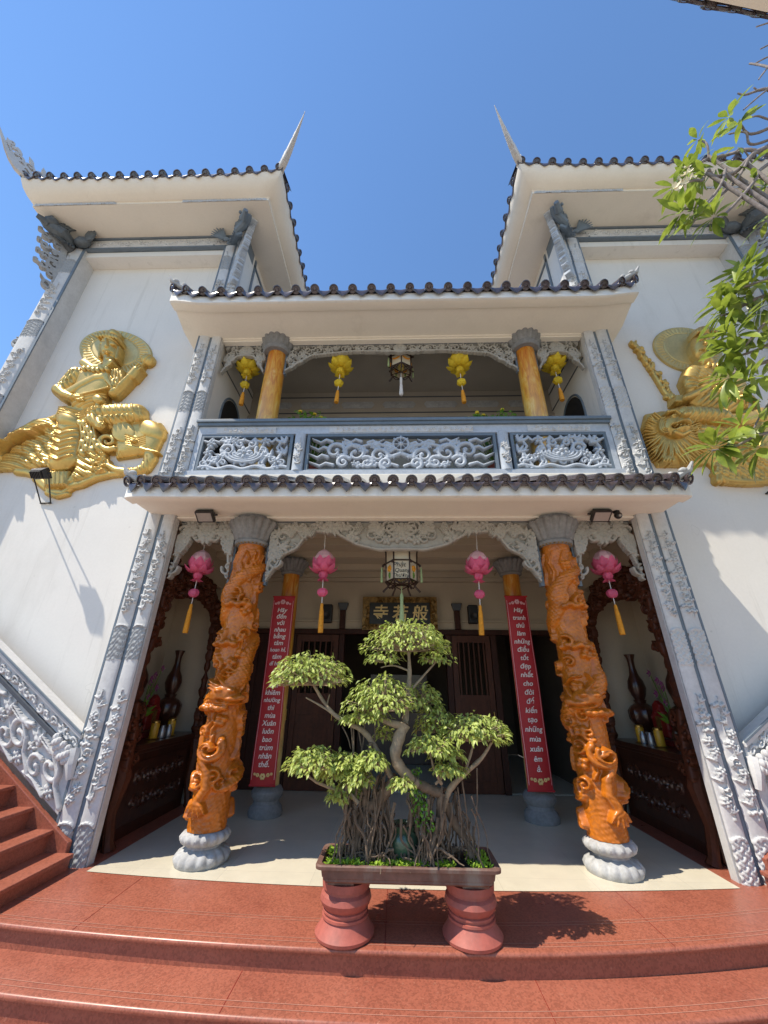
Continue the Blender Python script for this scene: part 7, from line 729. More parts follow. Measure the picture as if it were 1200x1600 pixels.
def dragon_column(x, y, s, label):
    r = .170; z0, z1 = .255, 3.14
    t = thing('dragon_column', label, 'column', (x, y, 0), 'carved dragon columns of the porch')
    W = 2*PI*r; d = .0065
    sk = Sketch(-W*.5, W*.5, z0, z1, d); sk.H[:] = .001
    rng = np.random.RandomState(31 if s < 0 else 32)
    def wrap(fn):
        for k in (-1, 0, 1): fn(k*W)
    # the coiled body climbs the shaft
    pts = []
    for i in range(150):
        q = i/149; z = .60+2.24*q
        u = -.12 + W*(2.1*q) + .09*math.sin(q*19)
        pts.append((u, z))
    for i in range(149):
        rr = .030+.064*math.sin(min(1, (i+8)/150*1.25)*PI*.5)*(1 if i < 120 else (150-i)/30*.6+.4)
        base = .010+.034*max(0, math.sin(i*.21+.5))
        for k in range(-4, 2):
            a = (pts[i][0]+k*W, pts[i][1]); b2 = (pts[i+1][0]+k*W, pts[i+1][1])
            if max(a[0], b2[0]) < -W*.5-.1 or min(a[0], b2[0]) > W*.5+.1: continue
            sk._seg(a, b2, rr, rr, .055, .055, base)
    # scales and belly plates on the body, spine fin along its upper edge
    U, V = np.meshgrid(sk.u, sk.v)
    body = sk.H > .03
    sc = np.abs(np.sin((U*1.0+V*.55)*95))*np.abs(np.sin((V-U*.35)*88))
    sk.H = np.where(body, sk.H+.013*(sc-.4), sk.H)
    for i in range(6, 146, 3):
        for k in range(-4, 2):
            p = (pts[i][0]+k*W, pts[i][1]+.075)
            if -W*.5-.05 < p[0] < W*.5+.05: sk.leaf(p[0], p[1]-.02, .06, .026, 1.9, .03, .018)
    sk.H += .0045*np.abs(np.sin((U+V*.5)*62))*np.abs(np.sin((V-U*.3)*70))   # fine carved ground
    # clouds, flames and pearls in the spaces between the coils
    for k in range(80):
        u = rng.uniform(-W/2, W/2); z = rng.uniform(z0+.30, z1-.25); c = rng.rand(); rr_ = rng.uniform(.055, .090)
        def f(o, u=u, z=z, c=c, k=k, rr_=rr_):
            if c < .40: sk.scroll(u+o, z, rr_, k, 1.1, (-1)**k, .019, .040, .016)
            elif c < .62:
                for j in range(4): sk.ell((u+o+.035*math.cos(j*1.7+k), z+.03*math.sin(j*1.7+k)), (.032, 0), (0, .030), .05, .012)
            else:
                a = 1.2+((-1)**k)*.7
                sk.stroke([(u+o, z), (u+o+.04*math.cos(a), z+.06), (u+o+.02*math.cos(a)+.02, z+.13), (u+o+.05*math.cos(a), z+.20)], .020, .004, .035, .012)
        wrap(f)
    # upper flames near the capital
    for k in range(9):
        u = -W/2+W*k/9
        def f(o, u=u, k=k): sk.stroke([(u+o, z1-.50), (u+o+.03, z1-.38), (u+o-.01, z1-.27), (u+o+.035, z1-.14)], .024, .006, .03, .008)
        wrap(f)
    fu = -PI*.5*r   # the direction of the courtyard on the unrolled shaft
    # head, on the front, at about a man's chest height
    hu, hz = fu+s*-.03, 1.42
    sk.ell((hu, hz), (.13, .02), (-.01, .10), .085, .035)
    sk.ell((hu-s*.07, hz-.05), (.09, 0), (0, .055), .10, .04)
    sk.ell((hu-s*.12, hz-.03), (.035, 0), (0, .03), .05, .10)
    for j in range(6): sk.ell((hu-s*(.02-.045*j), hz-.12-.012*(j % 2)), (.034, 0), (0, .036), .06, .045)
    for q in (-.03, .05): sk.ell((hu+q, hz+.035), (.026, 0), (0, .024), .035, .105)
    sk.groove([(hu-s*.16, hz-.065), (hu-s*.05, hz-.072), (hu+s*.03, hz-.05)], .010, -.05)
    for j in range(3): sk.stroke([(hu+s*.05, hz+.02+.03*j), (hu+s*.12, hz+.06+.03*j), (hu+s*.16, hz+.05+.05*j)], .020, .006, .05, .05)
    sk.stroke([(hu, hz+.08), (hu+s*.06, hz+.16), (hu+s*.03, hz+.24)], .018, .006, .05, .05)
    sk.stroke([(hu-s*.12, hz+.02), (hu-s*.16, hz+.12), (hu-s*.10, hz+.20), (hu-s*.02, hz+.21)], .010, .006, .04, .05)
    # second, smaller coil of clouds high up and a leg above
    for (cu, cz, sg) in ((fu+.02, 2.35, 1), (fu-.06, 1.92, -1)):
        for j in range(5): sk.ell((cu+.05*(j-2), cz+.018*(j % 2)), (.036, 0), (0, .034), .06, .035)
        sk.scroll(cu+sg*.06, cz+.05, .07, 2, 1.0, sg, .02, .05, .03)
    # haunch scroll, leg and claws at the foot
    lu, lz = fu+s*.02, .95
    sk.scroll(lu, lz-.02, .12, 2.4 if s > 0 else .7, 1.1, s, .030, .06, .03)
    sk.scroll(lu+.01, lz-.02, .08, 2.4 if s > 0 else .7, 1.0, s, .018, .05, .05)
    sk.stroke([(lu+s*.05, lz-.10), (lu-s*.02, lz-.22), (lu-s*.03, lz-.34), (lu+s*.02, lz-.44)], .034, .040, .055, .03)
    for j in range(5):
        a = -.5*PI+(j-2)*.42
        sk.stroke([(lu+s*.02, lz-.44), (lu+s*.02+.055*math.cos(a), lz-.44+.05*math.sin(a)), (lu+s*.02+.10*math.cos(a), lz-.47+.10*math.sin(a))], .028, .012, .06, .025)
    for q in (.38, .72):
        for j in range(4):
            a = -.5*PI+(j-1.5)*.5; cu = fu+W*q
            def f(o, cu=cu, a=a): sk.stroke([(cu+o, .45), (cu+o+.09*math.cos(a), .42+.11*math.sin(a))], .028, .012, .05, .02)
            wrap(f)
    sk.soften(1)
    sk.H = sk.H+.0025*np.sin(U*70+6*np.sin(V*21))*np.sin(V*58+5*np.sin(U*19))
    sk.H = np.clip(sk.H, .001, .14)
    sk.H[:, 0] = sk.H[:, -1] = np.maximum(sk.H[:, 0], sk.H[:, -1])
    fade = np.clip((z1-.02-sk.v)/.10, 0, 1)[:, None]; sk.H *= fade
    def fm(U, V, H): 
        a = U/r; rr = r*(1.02-.08*(V-z0)/(z1-z0))+H
        return (x+rr*np.cos(a), y+rr*np.sin(a), V)
    relief(sk, fm, 'carved_shaft', 'lacquer', t, mask=np.ones_like(sk.H, bool), smooth=60)
    b = MB(); lotus_base(b, x, y, 0.005, .78, .25); b.build('lotus_base', 'weathered', t, smooth=50)
    b = MB(); capital(b, x, y, 3.10, 1.0, .36)
    b.build('capital', 'cement', t, smooth=40)
    b = MB()
    for k in range(26): a = k*2*PI/26; b.ball((x+.19*math.cos(a), y+.19*math.sin(a), 3.112), .016, 6, 5)
    b.build('bead_ring', 'gilt_frame', t)
    return t
dragon_column(-1.90, .18, -1, 'orange lacquered dragon column at the left front of the porch')
dragon_column(1.90, .18, 1, 'orange lacquered dragon column at the right front of the porch')

def plain_column(x, y, z0, z1, r, label, bmat, base, kc, smat='marbled', group=None, caph=.26):
    t = thing('porch_column', label, 'column', (x, y, z0), group)
    hb = .32 if base else 0
    b = MB(); prof = [(r*1.02, 0), (r*1.0, (z1-z0-hb)*.5), (r*.93, z1-z0-hb-caph)]
    b.lathe(prof, (x, y, z0+hb), 32); b.build('shaft', smat, t, loc=(x, y, z0+hb))
    b = MB(); capital(b, x, y, z1-caph, kc, caph); b.build('capital', 'cement', t, smooth=40)
    if base:
        b = MB(); b.lathe([(r*1.55, 0), (r*1.6, .04), (r*1.5, .09), (r*1.22, .13), (r*1.22, .17), (r*1.45, .21), (r*1.5, .26), (r*1.25, .31), (r*1.05, .325)], (x, y, z0), 40)
        b.build('base', bmat, t)
    return t
plain_column(-1.75, 1.62, .005, 3.39, .135, 'plain ochre porch column behind the left couplet banner', 'cement', True, .80, group='plain columns behind the couplets')
plain_column(1.75, 1.62, .005, 3.39, .135, 'plain ochre porch column behind the right couplet banner', 'cement', True, .80, group='plain columns behind the couplets')
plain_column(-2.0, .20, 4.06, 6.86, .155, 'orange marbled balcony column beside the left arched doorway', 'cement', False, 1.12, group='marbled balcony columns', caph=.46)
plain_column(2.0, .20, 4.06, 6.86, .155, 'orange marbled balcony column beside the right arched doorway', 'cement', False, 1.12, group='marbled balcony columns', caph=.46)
# ------------------------------------------------------------------ the two white towers
def vine(sk, x0, x1, z0, z1, rng, base, n=None):
    """A climbing vine of stems, leaves, clouds and rosettes on one band of a pilaster."""
    w_ = x1-x0; xc = (x0+x1)/2; L = z1-z0
    pts = [(xc+w_*.24*math.sin((z-z0)/.55*2*PI*.5+rng.rand()*.3), z) for z in np.linspace(z0+.05, z1-.08, int(L/.06)+2)]
    sk.stroke(pts, .010, .008, .012, base)
    z = z0+.10; sgn = 1
    while z < z1-.12:
        c = rng.rand(); x = xc+sgn*w_*.12
        if c < .30: sk.flower(x, z, .048, 6, .018, base, rng.rand()); z += .085
        elif c < .55: sk.scroll(x, z, .050, rng.rand()*6, 1.0, sgn, .012, .018, base); z += .07
        elif c < .8:
            for q in (.2, .9, 1.6): sk.leaf(x-sgn*w_*.1, z, .085, .034, PI/2+sgn*(q-.9)-sgn*.5, .017, base)
            z += .08
        else:
            for j in range(4): sk.ell((x+.03*(j-1.5), z+.012*(j % 2)), (.022, 0), (0, .02), .018, base)
            z += .06
        sgn = -sgn

def lattice(U, V, x0, z0, c=.034):
    a = ((U-x0)+(V-z0))/c; b = ((U-x0)-(V-z0))/c
    g1 = np.abs((a % 2)-1) < .42; g2 = np.abs((b % 2)-1) < .42
    cell = ((np.floor(a/2)+np.floor(b/2)) % 2) == 0
    return np.where(cell, g1, g2)

def pilaster(parent, s, xa, xb, groove, seed, pattern, ztop):
    """Carved pilaster: one or two convex stone bands with painted sections, a dark groove between, dark edges."""
    rng = np.random.RandomState(seed)
    b = MB().box(xa, xb, .012, .10 if groove else .36, -.3, ztop)
    core = b.build('pilaster', 'stone', parent, flip=s < 0, smooth=0)
    gr = MB()
    if groove: gr.box(groove-.019, groove+.019, .004, .0119, -.02, ztop).box(xb-.020, xb+.003, -.008, .0119, -.02, ztop)
    else: gr.box(xa-.004, xa+.040, -.008, .0119, -.02, ztop)
    gr.build('dark_edging', 'slate', core, flip=s < 0, smooth=0)
    bands = [(xa+.008, groove-.019), (groove+.019, xb-.020)] if groove else [(xa+.04, xb-.02)]
    for (x0, x1) in bands:
        sk = Sketch(x0, x1, -.02, ztop, .0085)
        U, V = np.meshgrid(sk.u, sk.v)
        q = (U-(x0+x1)/2)/((x1-x0)/2)
        conv = .014+.022*np.sqrt(np.maximum(0, 1-q*q))
        sk.H = conv.copy(); mi = np.zeros(sk.H.shape, int)
        # plan of sections from foot to head
        z = 0.0; plan = []; rr = np.random.RandomState(seed)
        first = True
        while z < ztop:
            a = .30 if first else .34; plan.append(('p', z, min(z+a, ztop))); z += a; first = False
            v_ = 1.45 if z < 3 else 1.25; plan.append(('v', z, min(z+v_, ztop))); z += v_
        for kind, a, c in plan:
            if c-a < .15: continue
            arch = .05*np.sqrt(np.maximum(0, 1-q*q))
            if kind == 'p':
                m = (V > a-.01) & (V < c-.03+arch)
                if pattern == 'lattice':
                    lt = lattice(U, V, x0, a); sk.H = np.where(m, sk.H+.003+.012*lt, sk.H)
                else:
                    ph = (V-a)*95+12*np.sin(U*70+seed)+25*(q*q)
                    sk.H = np.where(m, sk.H+.004+.006*np.sin(ph), sk.H); mi[m] = 1
                sk.H = np.where((np.abs(V-(c-.03+arch)) < .011), conv+.016, sk.H)
            else:
                e = Sketch(x0, x1, -.02, ztop, .0085); vine(e, x0, x1, a+.10, c-.22, rng, .0)
                sk.H = np.where(e.H > .001, conv+e.H*1.7, sk.H)
                # grey hollows round each motif: part paint wash, part shade put into the colour
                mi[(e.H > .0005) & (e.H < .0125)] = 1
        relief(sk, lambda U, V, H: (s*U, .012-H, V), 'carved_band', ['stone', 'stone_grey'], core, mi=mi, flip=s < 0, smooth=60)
    return core

def fin_map(px, py, z, ox, s):
    dx, dy = ox*.7071, -.7071; nx, ny = -dy, dx   # along the diagonal, and across it
    return lambda U, V, H: (s*(px+U*dx+H*nx), py+U*dy+H*ny, z+V)

def dragon_bracket(parent, px, ox, s, big):
    """Carved cloud-and-dragon bracket in the diagonal plane under a roof corner."""
    sk = Sketch(-.20, .85, -1.25, .50, .011)
    sk.stroke([(-.06, -1.15), (.02, -.75), (.05, -.4), (.10, -.1), (.22, .12), (.40, .26)], .055, .05, .05, .02)
    n = 6 if big else 8
    for k in range(n):
        q = k/(n-1); zz = -1.05+1.2*q; x = .02+.26*max(0, q-.25)
        sk.scroll(x+.05, zz, .12 if big else .10, 2.4+k, 1.05, (-1)**k, .034, .05, .01)
        sk.stroke([(x-.05, zz), (x+.10, zz+.03), (x+.18, zz+.12)], .026, .014, .05, .01)
        if big and k > 0:
            sk.scroll(x+.22, zz+.08, .075, k*1.3, .9, (-1)**(k+1), .026, .05, .01)
            sk.stroke([(x+.05, zz+.05), (x+.20, zz+.06), (x+.31, zz+.13)], .024, .016, .05, .01); sk.ell((x+.33, zz+.14), (.04, 0), (0, .04), .05, .01)
    br = relief(sk, fin_map(px, .02, 9.02, ox, s), 'cloud_bracket', 'stone_grey' if big else 'balustrade', parent, back=-.05, flip=s < 0)
    # the dragon itself, dark, lying forward under the eave with its mane and horns
    b = MB(); d = Vector((ox*.7071, -.7071, 0)); o = Vector((px, .0, 9.02)); side = Vector((-ox*.7071, -.7071, 0))
    def Q(u, v, h): return tuple(o+d*u+side*h+Vector((0, 0, v)))
    kk = 1.0 if big else .62
    b.tube([Q(-.02, -.10, -.02), Q(.06, .02, .10), Q(.16, .06, .16), Q(.30, .10, .12), Q(.42, .15, .10), Q(.50, .17, .10)], [.07*kk, .11*kk, .12*kk, .12*kk, .10*kk, .05*kk], 10)
    b.ball(Q(.36, .16, .16), .12*kk, 10, 7, sc=(1.1, 1, .8)); b.tube([Q(.40, .10, .16), Q(.56, .10, .20)], [.07, .04], 8)
    b.ball(Q(.38, .22, .24), .03, 6, 5)
    for k in range(9):
        a = -.5+k*.35; b.tube([Q(.18+.02*k, .12, .12), Q(.10+.03*k, .22+.03*math.sin(k*2), .16+.05*math.cos(a)), Q(.02+.045*k, .27+.04*math.cos(k*1.7), .20)], [.035, .028, .006], 6)
    for k in range(7): b.tube([Q(.04*k-.02, -.02, .10), Q(.03*k-.02, -.12, .18), Q(.05*k-.05, -.16, .24)], [.035, .03, .008], 6)
    # tail fan beside the frieze
    for k in range(7):
        a = k*.26-.3; e = Vector((-ox, 0, 0))
        q = o+Vector((-ox*.30, -.06, .08)); b.tube([tuple(q), tuple(q+e*.10*math.cos(a)+Vector((0, -.06, .12*math.sin(a)+.02))), tuple(q+e*.24*math.cos(a)+Vector((0, -.10, .24*math.sin(a)+.05)))], [.05*kk, .045*kk, .006], 6)
    b.ball((px-ox*.26, -.09, 9.07), .12*kk*kk, 9, 6, sc=(1.3, .8, .9))
    b.build('dragon', 'dragon_grey' if big else 'slate', br, flip=s < 0)

def corner_fin(parent, px, py, z, ox, s):
    """Openwork horn that rises from a roof corner."""
    sk = Sketch(-1.05, .75, -.10, 1.15, .010)
    spine = [(-.05, .0), (.08, .06), (.20, .18), (.32, .36), (.42, .54), (.52, .72), (.58, .84)]
    sk.stroke(spine, .062, .008, .045, .015)
    sk.stroke([(-.95, .03), (-.5, .02), (-.05, .0)], .05, .06, .045, .015)
    rng = np.random.RandomState(9)
    for k in range(7):
        q = k/6; x0 = -.85+.80*q; z0 = .03
        L = .14+.34*q
        sk.stroke([(x0, z0), (x0+.12+.10*q, z0+L*.45), (x0+.10+.30*q, z0+L)], .040, .012, .04, .01)
        sk.scroll(x0+.06+.1*q, z0+L*.55, .07, 1+k, .95, 1, .022, .04, .01)
        sk.leaf(x0+.10+.26*q, z0+L*.9, .16, .07, 1.2+.25*math.sin(k), .04, .01)
    for k in range(5): sk.scroll(.03+.07*k, .16+.10*k, .045, k, .9, -1, .02, .04, .01)
    fm_ = fin_map(px, py, z, ox, s)
    relief(sk, lambda U, V, H: fm_(U, V, (H+.0)*np.clip(1-.95*np.clip(V, 0, .84)/.84, .10, 1)), 'corner_horn', 'stone', parent, back=-.05, flip=s < 0)

def ring_pts(o, z, lift):
    xi, xo, yf, yb = 2.87-.85*o, 6.30+.44*o, -.88*o, 5+.8*o
    cs = [(xi, yf), (xo, yf), (xo, yb), (xi, yb)]; out = []
    for k in range(4):
        a, b = cs[k], cs[(k+1) % 4]
        for j in range(18):
            t = j/18; e = abs(t-.5)*2
            out.append((a[0]+(b[0]-a[0])*t, a[1]+(b[1]-a[1])*t, z+lift*e**4))
    return out

def tower(s):
    side = 'left' if s < 0 else 'right'
    rel = 'bodhisattva on an elephant' if s < 0 else 'bodhisattva on a lion'
    t = thing('temple_tower', f'white {side} tower that carries the gold relief of a {rel}', 'tower', (s*4.6, 2.5, 0))
    F_ = s < 0
    b = MB().box(3.12, 6.15, .30, .34, -.3, 9.0).box(3.12, 3.20, .101, .2999, -.3, 9.0).box(6.12, 6.30, .361, 5, -.3, 9.3).box(2.87, 3.0, .101, 5, 6.95, 9.0).box(2.87, 3.0, .361, 5, 9.0, 9.3)
    b.box(3.0, 6.12, 4.8, 5, -.3, 9.3).box(3.23, 5.95, .06, .299, 8.86, 8.99)
    b.build('wall', 'plaster', t, flip=F_, smooth=0)
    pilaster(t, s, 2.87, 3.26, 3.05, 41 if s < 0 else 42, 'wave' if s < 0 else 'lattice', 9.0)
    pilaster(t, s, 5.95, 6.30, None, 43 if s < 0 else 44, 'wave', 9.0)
    # frieze under the soffit
    b = MB().box(2.87, 6.30, .0, .36, 9.001, 9.30).box(3.26, 5.95, -.012, -.001, 9.0, 9.03).box(3.1, 6.1, -.03, -.001, 9.262, 9.299)
    fr = b.build('frieze', 'slate', t, flip=F_, smooth=0)
    sk = Sketch(3.10, 6.10, 9.04, 9.25, .009, .006); rng = np.random.RandomState(8)
    for k in range(48):
        x = 3.16+2.9*k/47; z = 9.145+.04*math.sin(k*.9)
        if k % 7 == 3: sk.flower(x, z, .05, 6, .02, .006, k)
        elif k % 3 == 0: sk.leaf(x, z, .12, .05, .4*math.sin(k)+(PI if k % 2 else 0), .02, .006)
        else: sk.scroll(x, z, .055, k, .95, (-1)**k, .015, .02, .006)
    mi = ((sk.H > .0065) & (sk.H < .019)).astype(int)  # grey motif edges: part wash, part shading painted into the colour
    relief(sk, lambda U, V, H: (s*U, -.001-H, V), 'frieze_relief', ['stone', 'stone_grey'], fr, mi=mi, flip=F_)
    # inner side of the tower: dark edging strips like a framed panel
    b = MB().box(2.845, 2.868, .42, .47, 7.3, 9.25).box(2.845, 2.868, .42, 4.5, 9.05, 9.10); b.build('edging', 'slate', t, flip=F_, smooth=0)
    # soffit, step, flared eave and roof
    rings = [ring_pts(0, 9.301, 0), ring_pts(.66, 9.301, 0)]
    b = MB().grid(rings, closed=True)
    so_ = b.build('soffit', 'beige', t, flip=F_, smooth=0)
    rings = [ring_pts(.66, 9.303, 0), ring_pts(.665, 9.35, .0), ring_pts(.69, 9.351, .02)]
    b = MB().grid(rings, closed=True); b.build('eave_step', 'beige', so_, flip=F_, smooth=30)
    for (ua, ub) in ((2.34, 3.85), (5.05, 6.55)):
        sk = Sketch(ua, ub, 9.303, 9.352, .008, .003)
        for k in range(34):
            x = ua+.04+(ub-ua-.08)*k/33; sk.scroll(x, 9.327, .022, k, .9, (-1)**k, .009, .014, .003); sk.leaf(x, 9.327, .05, .03, .4*math.sin(k), .016, .003)
        mk = sk.H > .0025
        relief(sk, lambda U, V, H: (s*U, -.584-H, V), 'eave_carving', 'balustrade', so_, mask=mk, flip=F_)
    rings = [ring_pts(.69, 9.35, .02), ring_pts(.78, 9.37, .05), ring_pts(.88, 9.43, .09), ring_pts(.95, 9.53, .12), ring_pts(.96, 9.59, .12)]
    b = MB().grid(rings, closed=True); b.build('flared_eave', 'beige', t, flip=F_, smooth=60)
    rings = [ring_pts(.96, 9.591, .12), ring_pts(.5, 9.85, .04), ring_pts(-.6, 10.4, 0), ring_pts(-1.6, 10.8, 0)]
    b = MB().grid(rings, closed=True); b.add(rings[-1], [tuple(range(72))])
    rf = b.build('roof', 'tile', t, flip=F_, smooth=30)
    tm = MB()
    def lift(q): return .12*(abs(q-.5)*2)**4
    o_ = .975
    xi, xo, yf = 2.87-.85*o_, 6.30+.44*o_, -.88*o_
    tile_edge(tm, lambda q: (xi+.05+(xo-xi-.1)*q, yf, 9.62+lift(q)), (0, .80, .45), 18, r=.060, length=.62, drip=.075)
    tile_edge(tm, lambda q: (xi, yf+.30+5.4*q, 9.62+lift(q)), (.80, 0, .45), 20, r=.060, length=.62, drip=.075)
    tile_edge(tm, lambda q: (xo, yf+.6+5.0*(1-q), 9.62+lift(q)), (-.80, 0, .45), 18, r=.060, length=.62, drip=.075)
    tm.build('roof_tiles', 'tile', rf, flip=F_, smooth=45)
    b = MB()
    for (cx, ox) in ((xi, -1), (xo, 1)):
        b.tube([(cx-ox*.05, yf+.05, 9.76), (cx-ox*.5, yf+.5, 9.90), (cx-ox*1.2, yf+1.2, 10.25)], [.07, .08, .08], 8)
    b.build('hip_ridge', 'stone', rf, flip=F_)
    corner_fin(rf, xi, yf, 9.76, -1, s); corner_fin(rf, xo, yf, 9.76, 1, s)
    dragon_bracket(t, 2.95, -1, s, False); dragon_bracket(t, 6.22, 1, s, True)
    sk = Sketch(-.05, .55, -.35, .35, .011)
    for k in range(3): sk.scroll(.12+.12*k, -.12+.12*k, .10, k*2, 1., (-1)**k, .034, .05, .01); sk.stroke([(-.05, -.15+.15*k), (.15, -.10+.15*k), (.40, .02+.10*k)], .032, .02, .05, .01)
    relief(sk, lambda U, V, H: (s*(6.28+U), .30-H, 6.78+V), 'side_bracket', 'stone_grey', t, back=-.05, flip=F_)
    return t
tower(-1); tower(1)

# ------------------------------------------------------------------ gold reliefs
GR = .0048
def gold(data, name, label, u0, u1, v0, v1):
    sk = Sketch(u0, u1, v0, v1, GR)
    # outlines first, then raised figures, then the folds cut into them
    for p in data:
        if p[0] == 's': sk.stroke(p[1], p[2], p[3], p[4], p[5])
        elif p[0] == 'e':
            if p[4] == 0.0:
                e = Sketch(u0, u1, v0, v1, GR); e.ell(p[1], p[2], p[3], .03, .0)
                sk.H = np.where((e.H > 0) & (sk.H < p[5]+.012), p[5]+.0*sk.H, sk.H)
            else: sk.ell(p[1], p[2], p[3], p[4], p[5])
        elif p[0] == 'p': sk.poly(p[1], p[2], p[3], p[4])
        elif p[0] == 'g': sk.groove(p[1], p[2]*.8, p[3]*1.2)
        elif p[0] == 'r': sk.ripple(*p[1:])
    h = [q for q in data if q[0] == 'e'][0]; det = h[2][0]*h[3][1]-h[2][1]*h[3][0]
    U, V = np.meshgrid(sk.u-h[1][0], sk.v-h[1][1]); a = (U*h[3][1]-V*h[3][0])/det; b_ = (V*h[2][0]-U*h[2][1])/det
    mi = ((a*a+b_*b_ < 1.02) & (sk.H < .047)).astype(int)
    o = relief(sk, frontal(.297), name, ['gold', 'gold_pale'], None, back=0.0, smooth=42, mi=mi)
    return tag(o, label, 'relief sculpture')
gold(RELIEF_LEFT, 'gold_relief', 'gold relief of a haloed figure with a lotus bud, seated on an elephant', -6.3, -3.2, 3.2, 7.2)
gold(RELIEF_RIGHT, 'gold_relief', 'gold relief of a haloed figure with a leafy branch, seated on a maned lion', 3.2, 6.2, 3.6, 7.4)

# ------------------------------------------------------------------ balcony railing
t = thing('balcony_railing', 'blue grey stone balcony railing with openwork panels and a wheel at its centre', 'railing', (0, 0, 4.06))
b = MB().box(-2.90, 2.90, -.055, .14, 4.90, 4.95).box(-2.88, 2.88, -.035, .12, 4.85, 4.899); b.build('handrail', 'slate', t, smooth=0, bevel=.008)
b = MB().box(-2.86, 2.86, .0, .10, 4.72, 4.849); fb = b.build('top_rail', 'balustrade', t, smooth=0)
for (x0, x1) in ((-2.6, -1.75), (-1.0, 1.0), (1.75, 2.6)):
    sk = Sketch(x0, x1, 4.735, 4.835, .008, .004)
    sk.poly([(x0+.03, 4.785), (x0+.12, 4.828), (x1-.12, 4.828), (x1-.03, 4.785), (x1-.12, 4.742), (x0+.12, 4.742)], .004, .01, .004)
    for k in range(int((x1-x0)/.075)): sk.scroll(x0+.12+k*.075, 4.785+.01*(-1)**k, .03, k*1.9, .9, (-1)**k, .010, .014, .006)
    relief(sk, frontal(-.001), 'rail_relief', 'stone', fb)
b = MB().box(-2.9, 2.9, -.02, .12, 4.051, 4.12); b.build('bottom_rail', 'balustrade', t, smooth=0)
b = MB()
for (x0, x1) in ((-2.80, -1.50), (-1.30, 1.30), (1.50, 2.80)):
    b.box(x0, x0+.04, .005, .085, 4.121, 4.719).box(x1-.04, x1, .005, .085, 4.121, 4.719).box(x0+.04, x1-.04, .005, .085, 4.121, 4.15).box(x0+.04, x1-.04, .005, .085, 4.675, 4.719)
b.build('panel_frame', 'slate', t, smooth=0)
for x in (-1.40, 1.40):
    b = MB().prism([(x+.075*math.cos(a), .02-.055*math.sin(a)) for a in np.linspace(0, PI, 9)]+[(x-.075, .11), (x+.075, .11)], 'z', 4.121, 4.72)
    p = b.build('post', 'balustrade', t, smooth=40)
    sk = Sketch(x-.06, x+.06, 4.16, 4.70, .008)
    vine(sk, x-.06, x+.06, 4.16, 4.70, np.random.RandomState(3), .004)
    relief(sk, frontal(-.030), 'post_relief', 'stone', p, back=-.02)
for s in (-1, 1):
    b = MB().box(2.80, 2.87, .0, .10, 4.121, 4.719); b.build('end_post', 'balustrade', t, flip=s < 0, smooth=0)
def flame(sk, x, z, L, sg, h=.03, w=.028):
    sk.stroke([(x, z), (x+sg*L*.3, z+.03), (x+sg*L*.55, z-.015), (x+sg*L*.8, z+.02), (x+sg*L, z+.045)], w, .010, h, .012)
# middle panel: wheel between mirrored scrolls with wave tails
sk = Sketch(-1.26, 1.26, 4.14, 4.685, .0065)
for (x, z, r, a0, sg) in ((.30, 4.36, .13, 3.4, -1), (.62, 4.40, .16, .3, 1), (.90, 4.44, .15, 3.6, -1), (.46, 4.25, .10, 1.0, 1), (.78, 4.26, .10, 2.5, -1), (.20, 4.24, .09, 5, 1)):
    sk.scroll(x, z, r, a0, 1.15, sg, .036, .035, .012)
for (x, z, L, sg) in ((.95, 4.60, .28, 1), (.98, 4.48, .27, 1), (1.0, 4.35, .25, 1), (.92, 4.22, .32, 1), (.45, 4.58, .22, -1), (.55, 4.60, .25, 1), (.14, 4.55, .2, 1), (.35, 4.20, .3, 1), (.05, 4.20, .25, 1), (.10, 4.34, .16, 1)): flame(sk, x, z, L, sg)
for (x, z) in ((.34, 4.50), (.50, 4.44), (.72, 4.56), (.80, 4.35), (.14, 4.46), (.58, 4.22), (.36, 4.24)):
    for q in range(4): sk.ell((x+.035*math.cos(q*1.6), z+.03*math.sin(q*1.6)), (.032, 0), (0, .03), .03, .012)
    sk.flower(x+.05, z+.02, .05, 5, .03, .012)
sk.stroke([(.1, 4.50), (.35, 4.56), (.6, 4.50), (.8, 4.57)], .03, .02, .03, .012)
sk.H = np.maximum(sk.H, sk.H[:, ::-1])
cx, cz = 0, 4.545
wheel = [(cx+.105*math.cos(a), cz+.105*math.sin(a)) for a in np.linspace(0, 2*PI, 33)]
sk.stroke(wheel, .020, .020, .035, .015)
for k in range(8): a = k*PI/4; sk.stroke([(cx, cz), (cx+.125*math.cos(a), cz+.125*math.sin(a))], .011, .011, .035, .015); sk.ell((cx+.128*math.cos(a), cz+.128*math.sin(a)), (.018, 0), (0, .018), .03, .015)
sk.ell((cx, cz), (.038, 0), (0, .038), .05, .015)
sk.leaf(-.12, 4.36, .14, .07, .2, .03, .012); sk.leaf(.12, 4.36, .14, .07, PI-.2, .03, .012); sk.stroke([(-.2, 4.32), (0, 4.40), (.2, 4.32)], .035, .035, .03, .012)
relief(sk, frontal(.045), 'openwork_panel', 'balustrade', t, back=-.03)
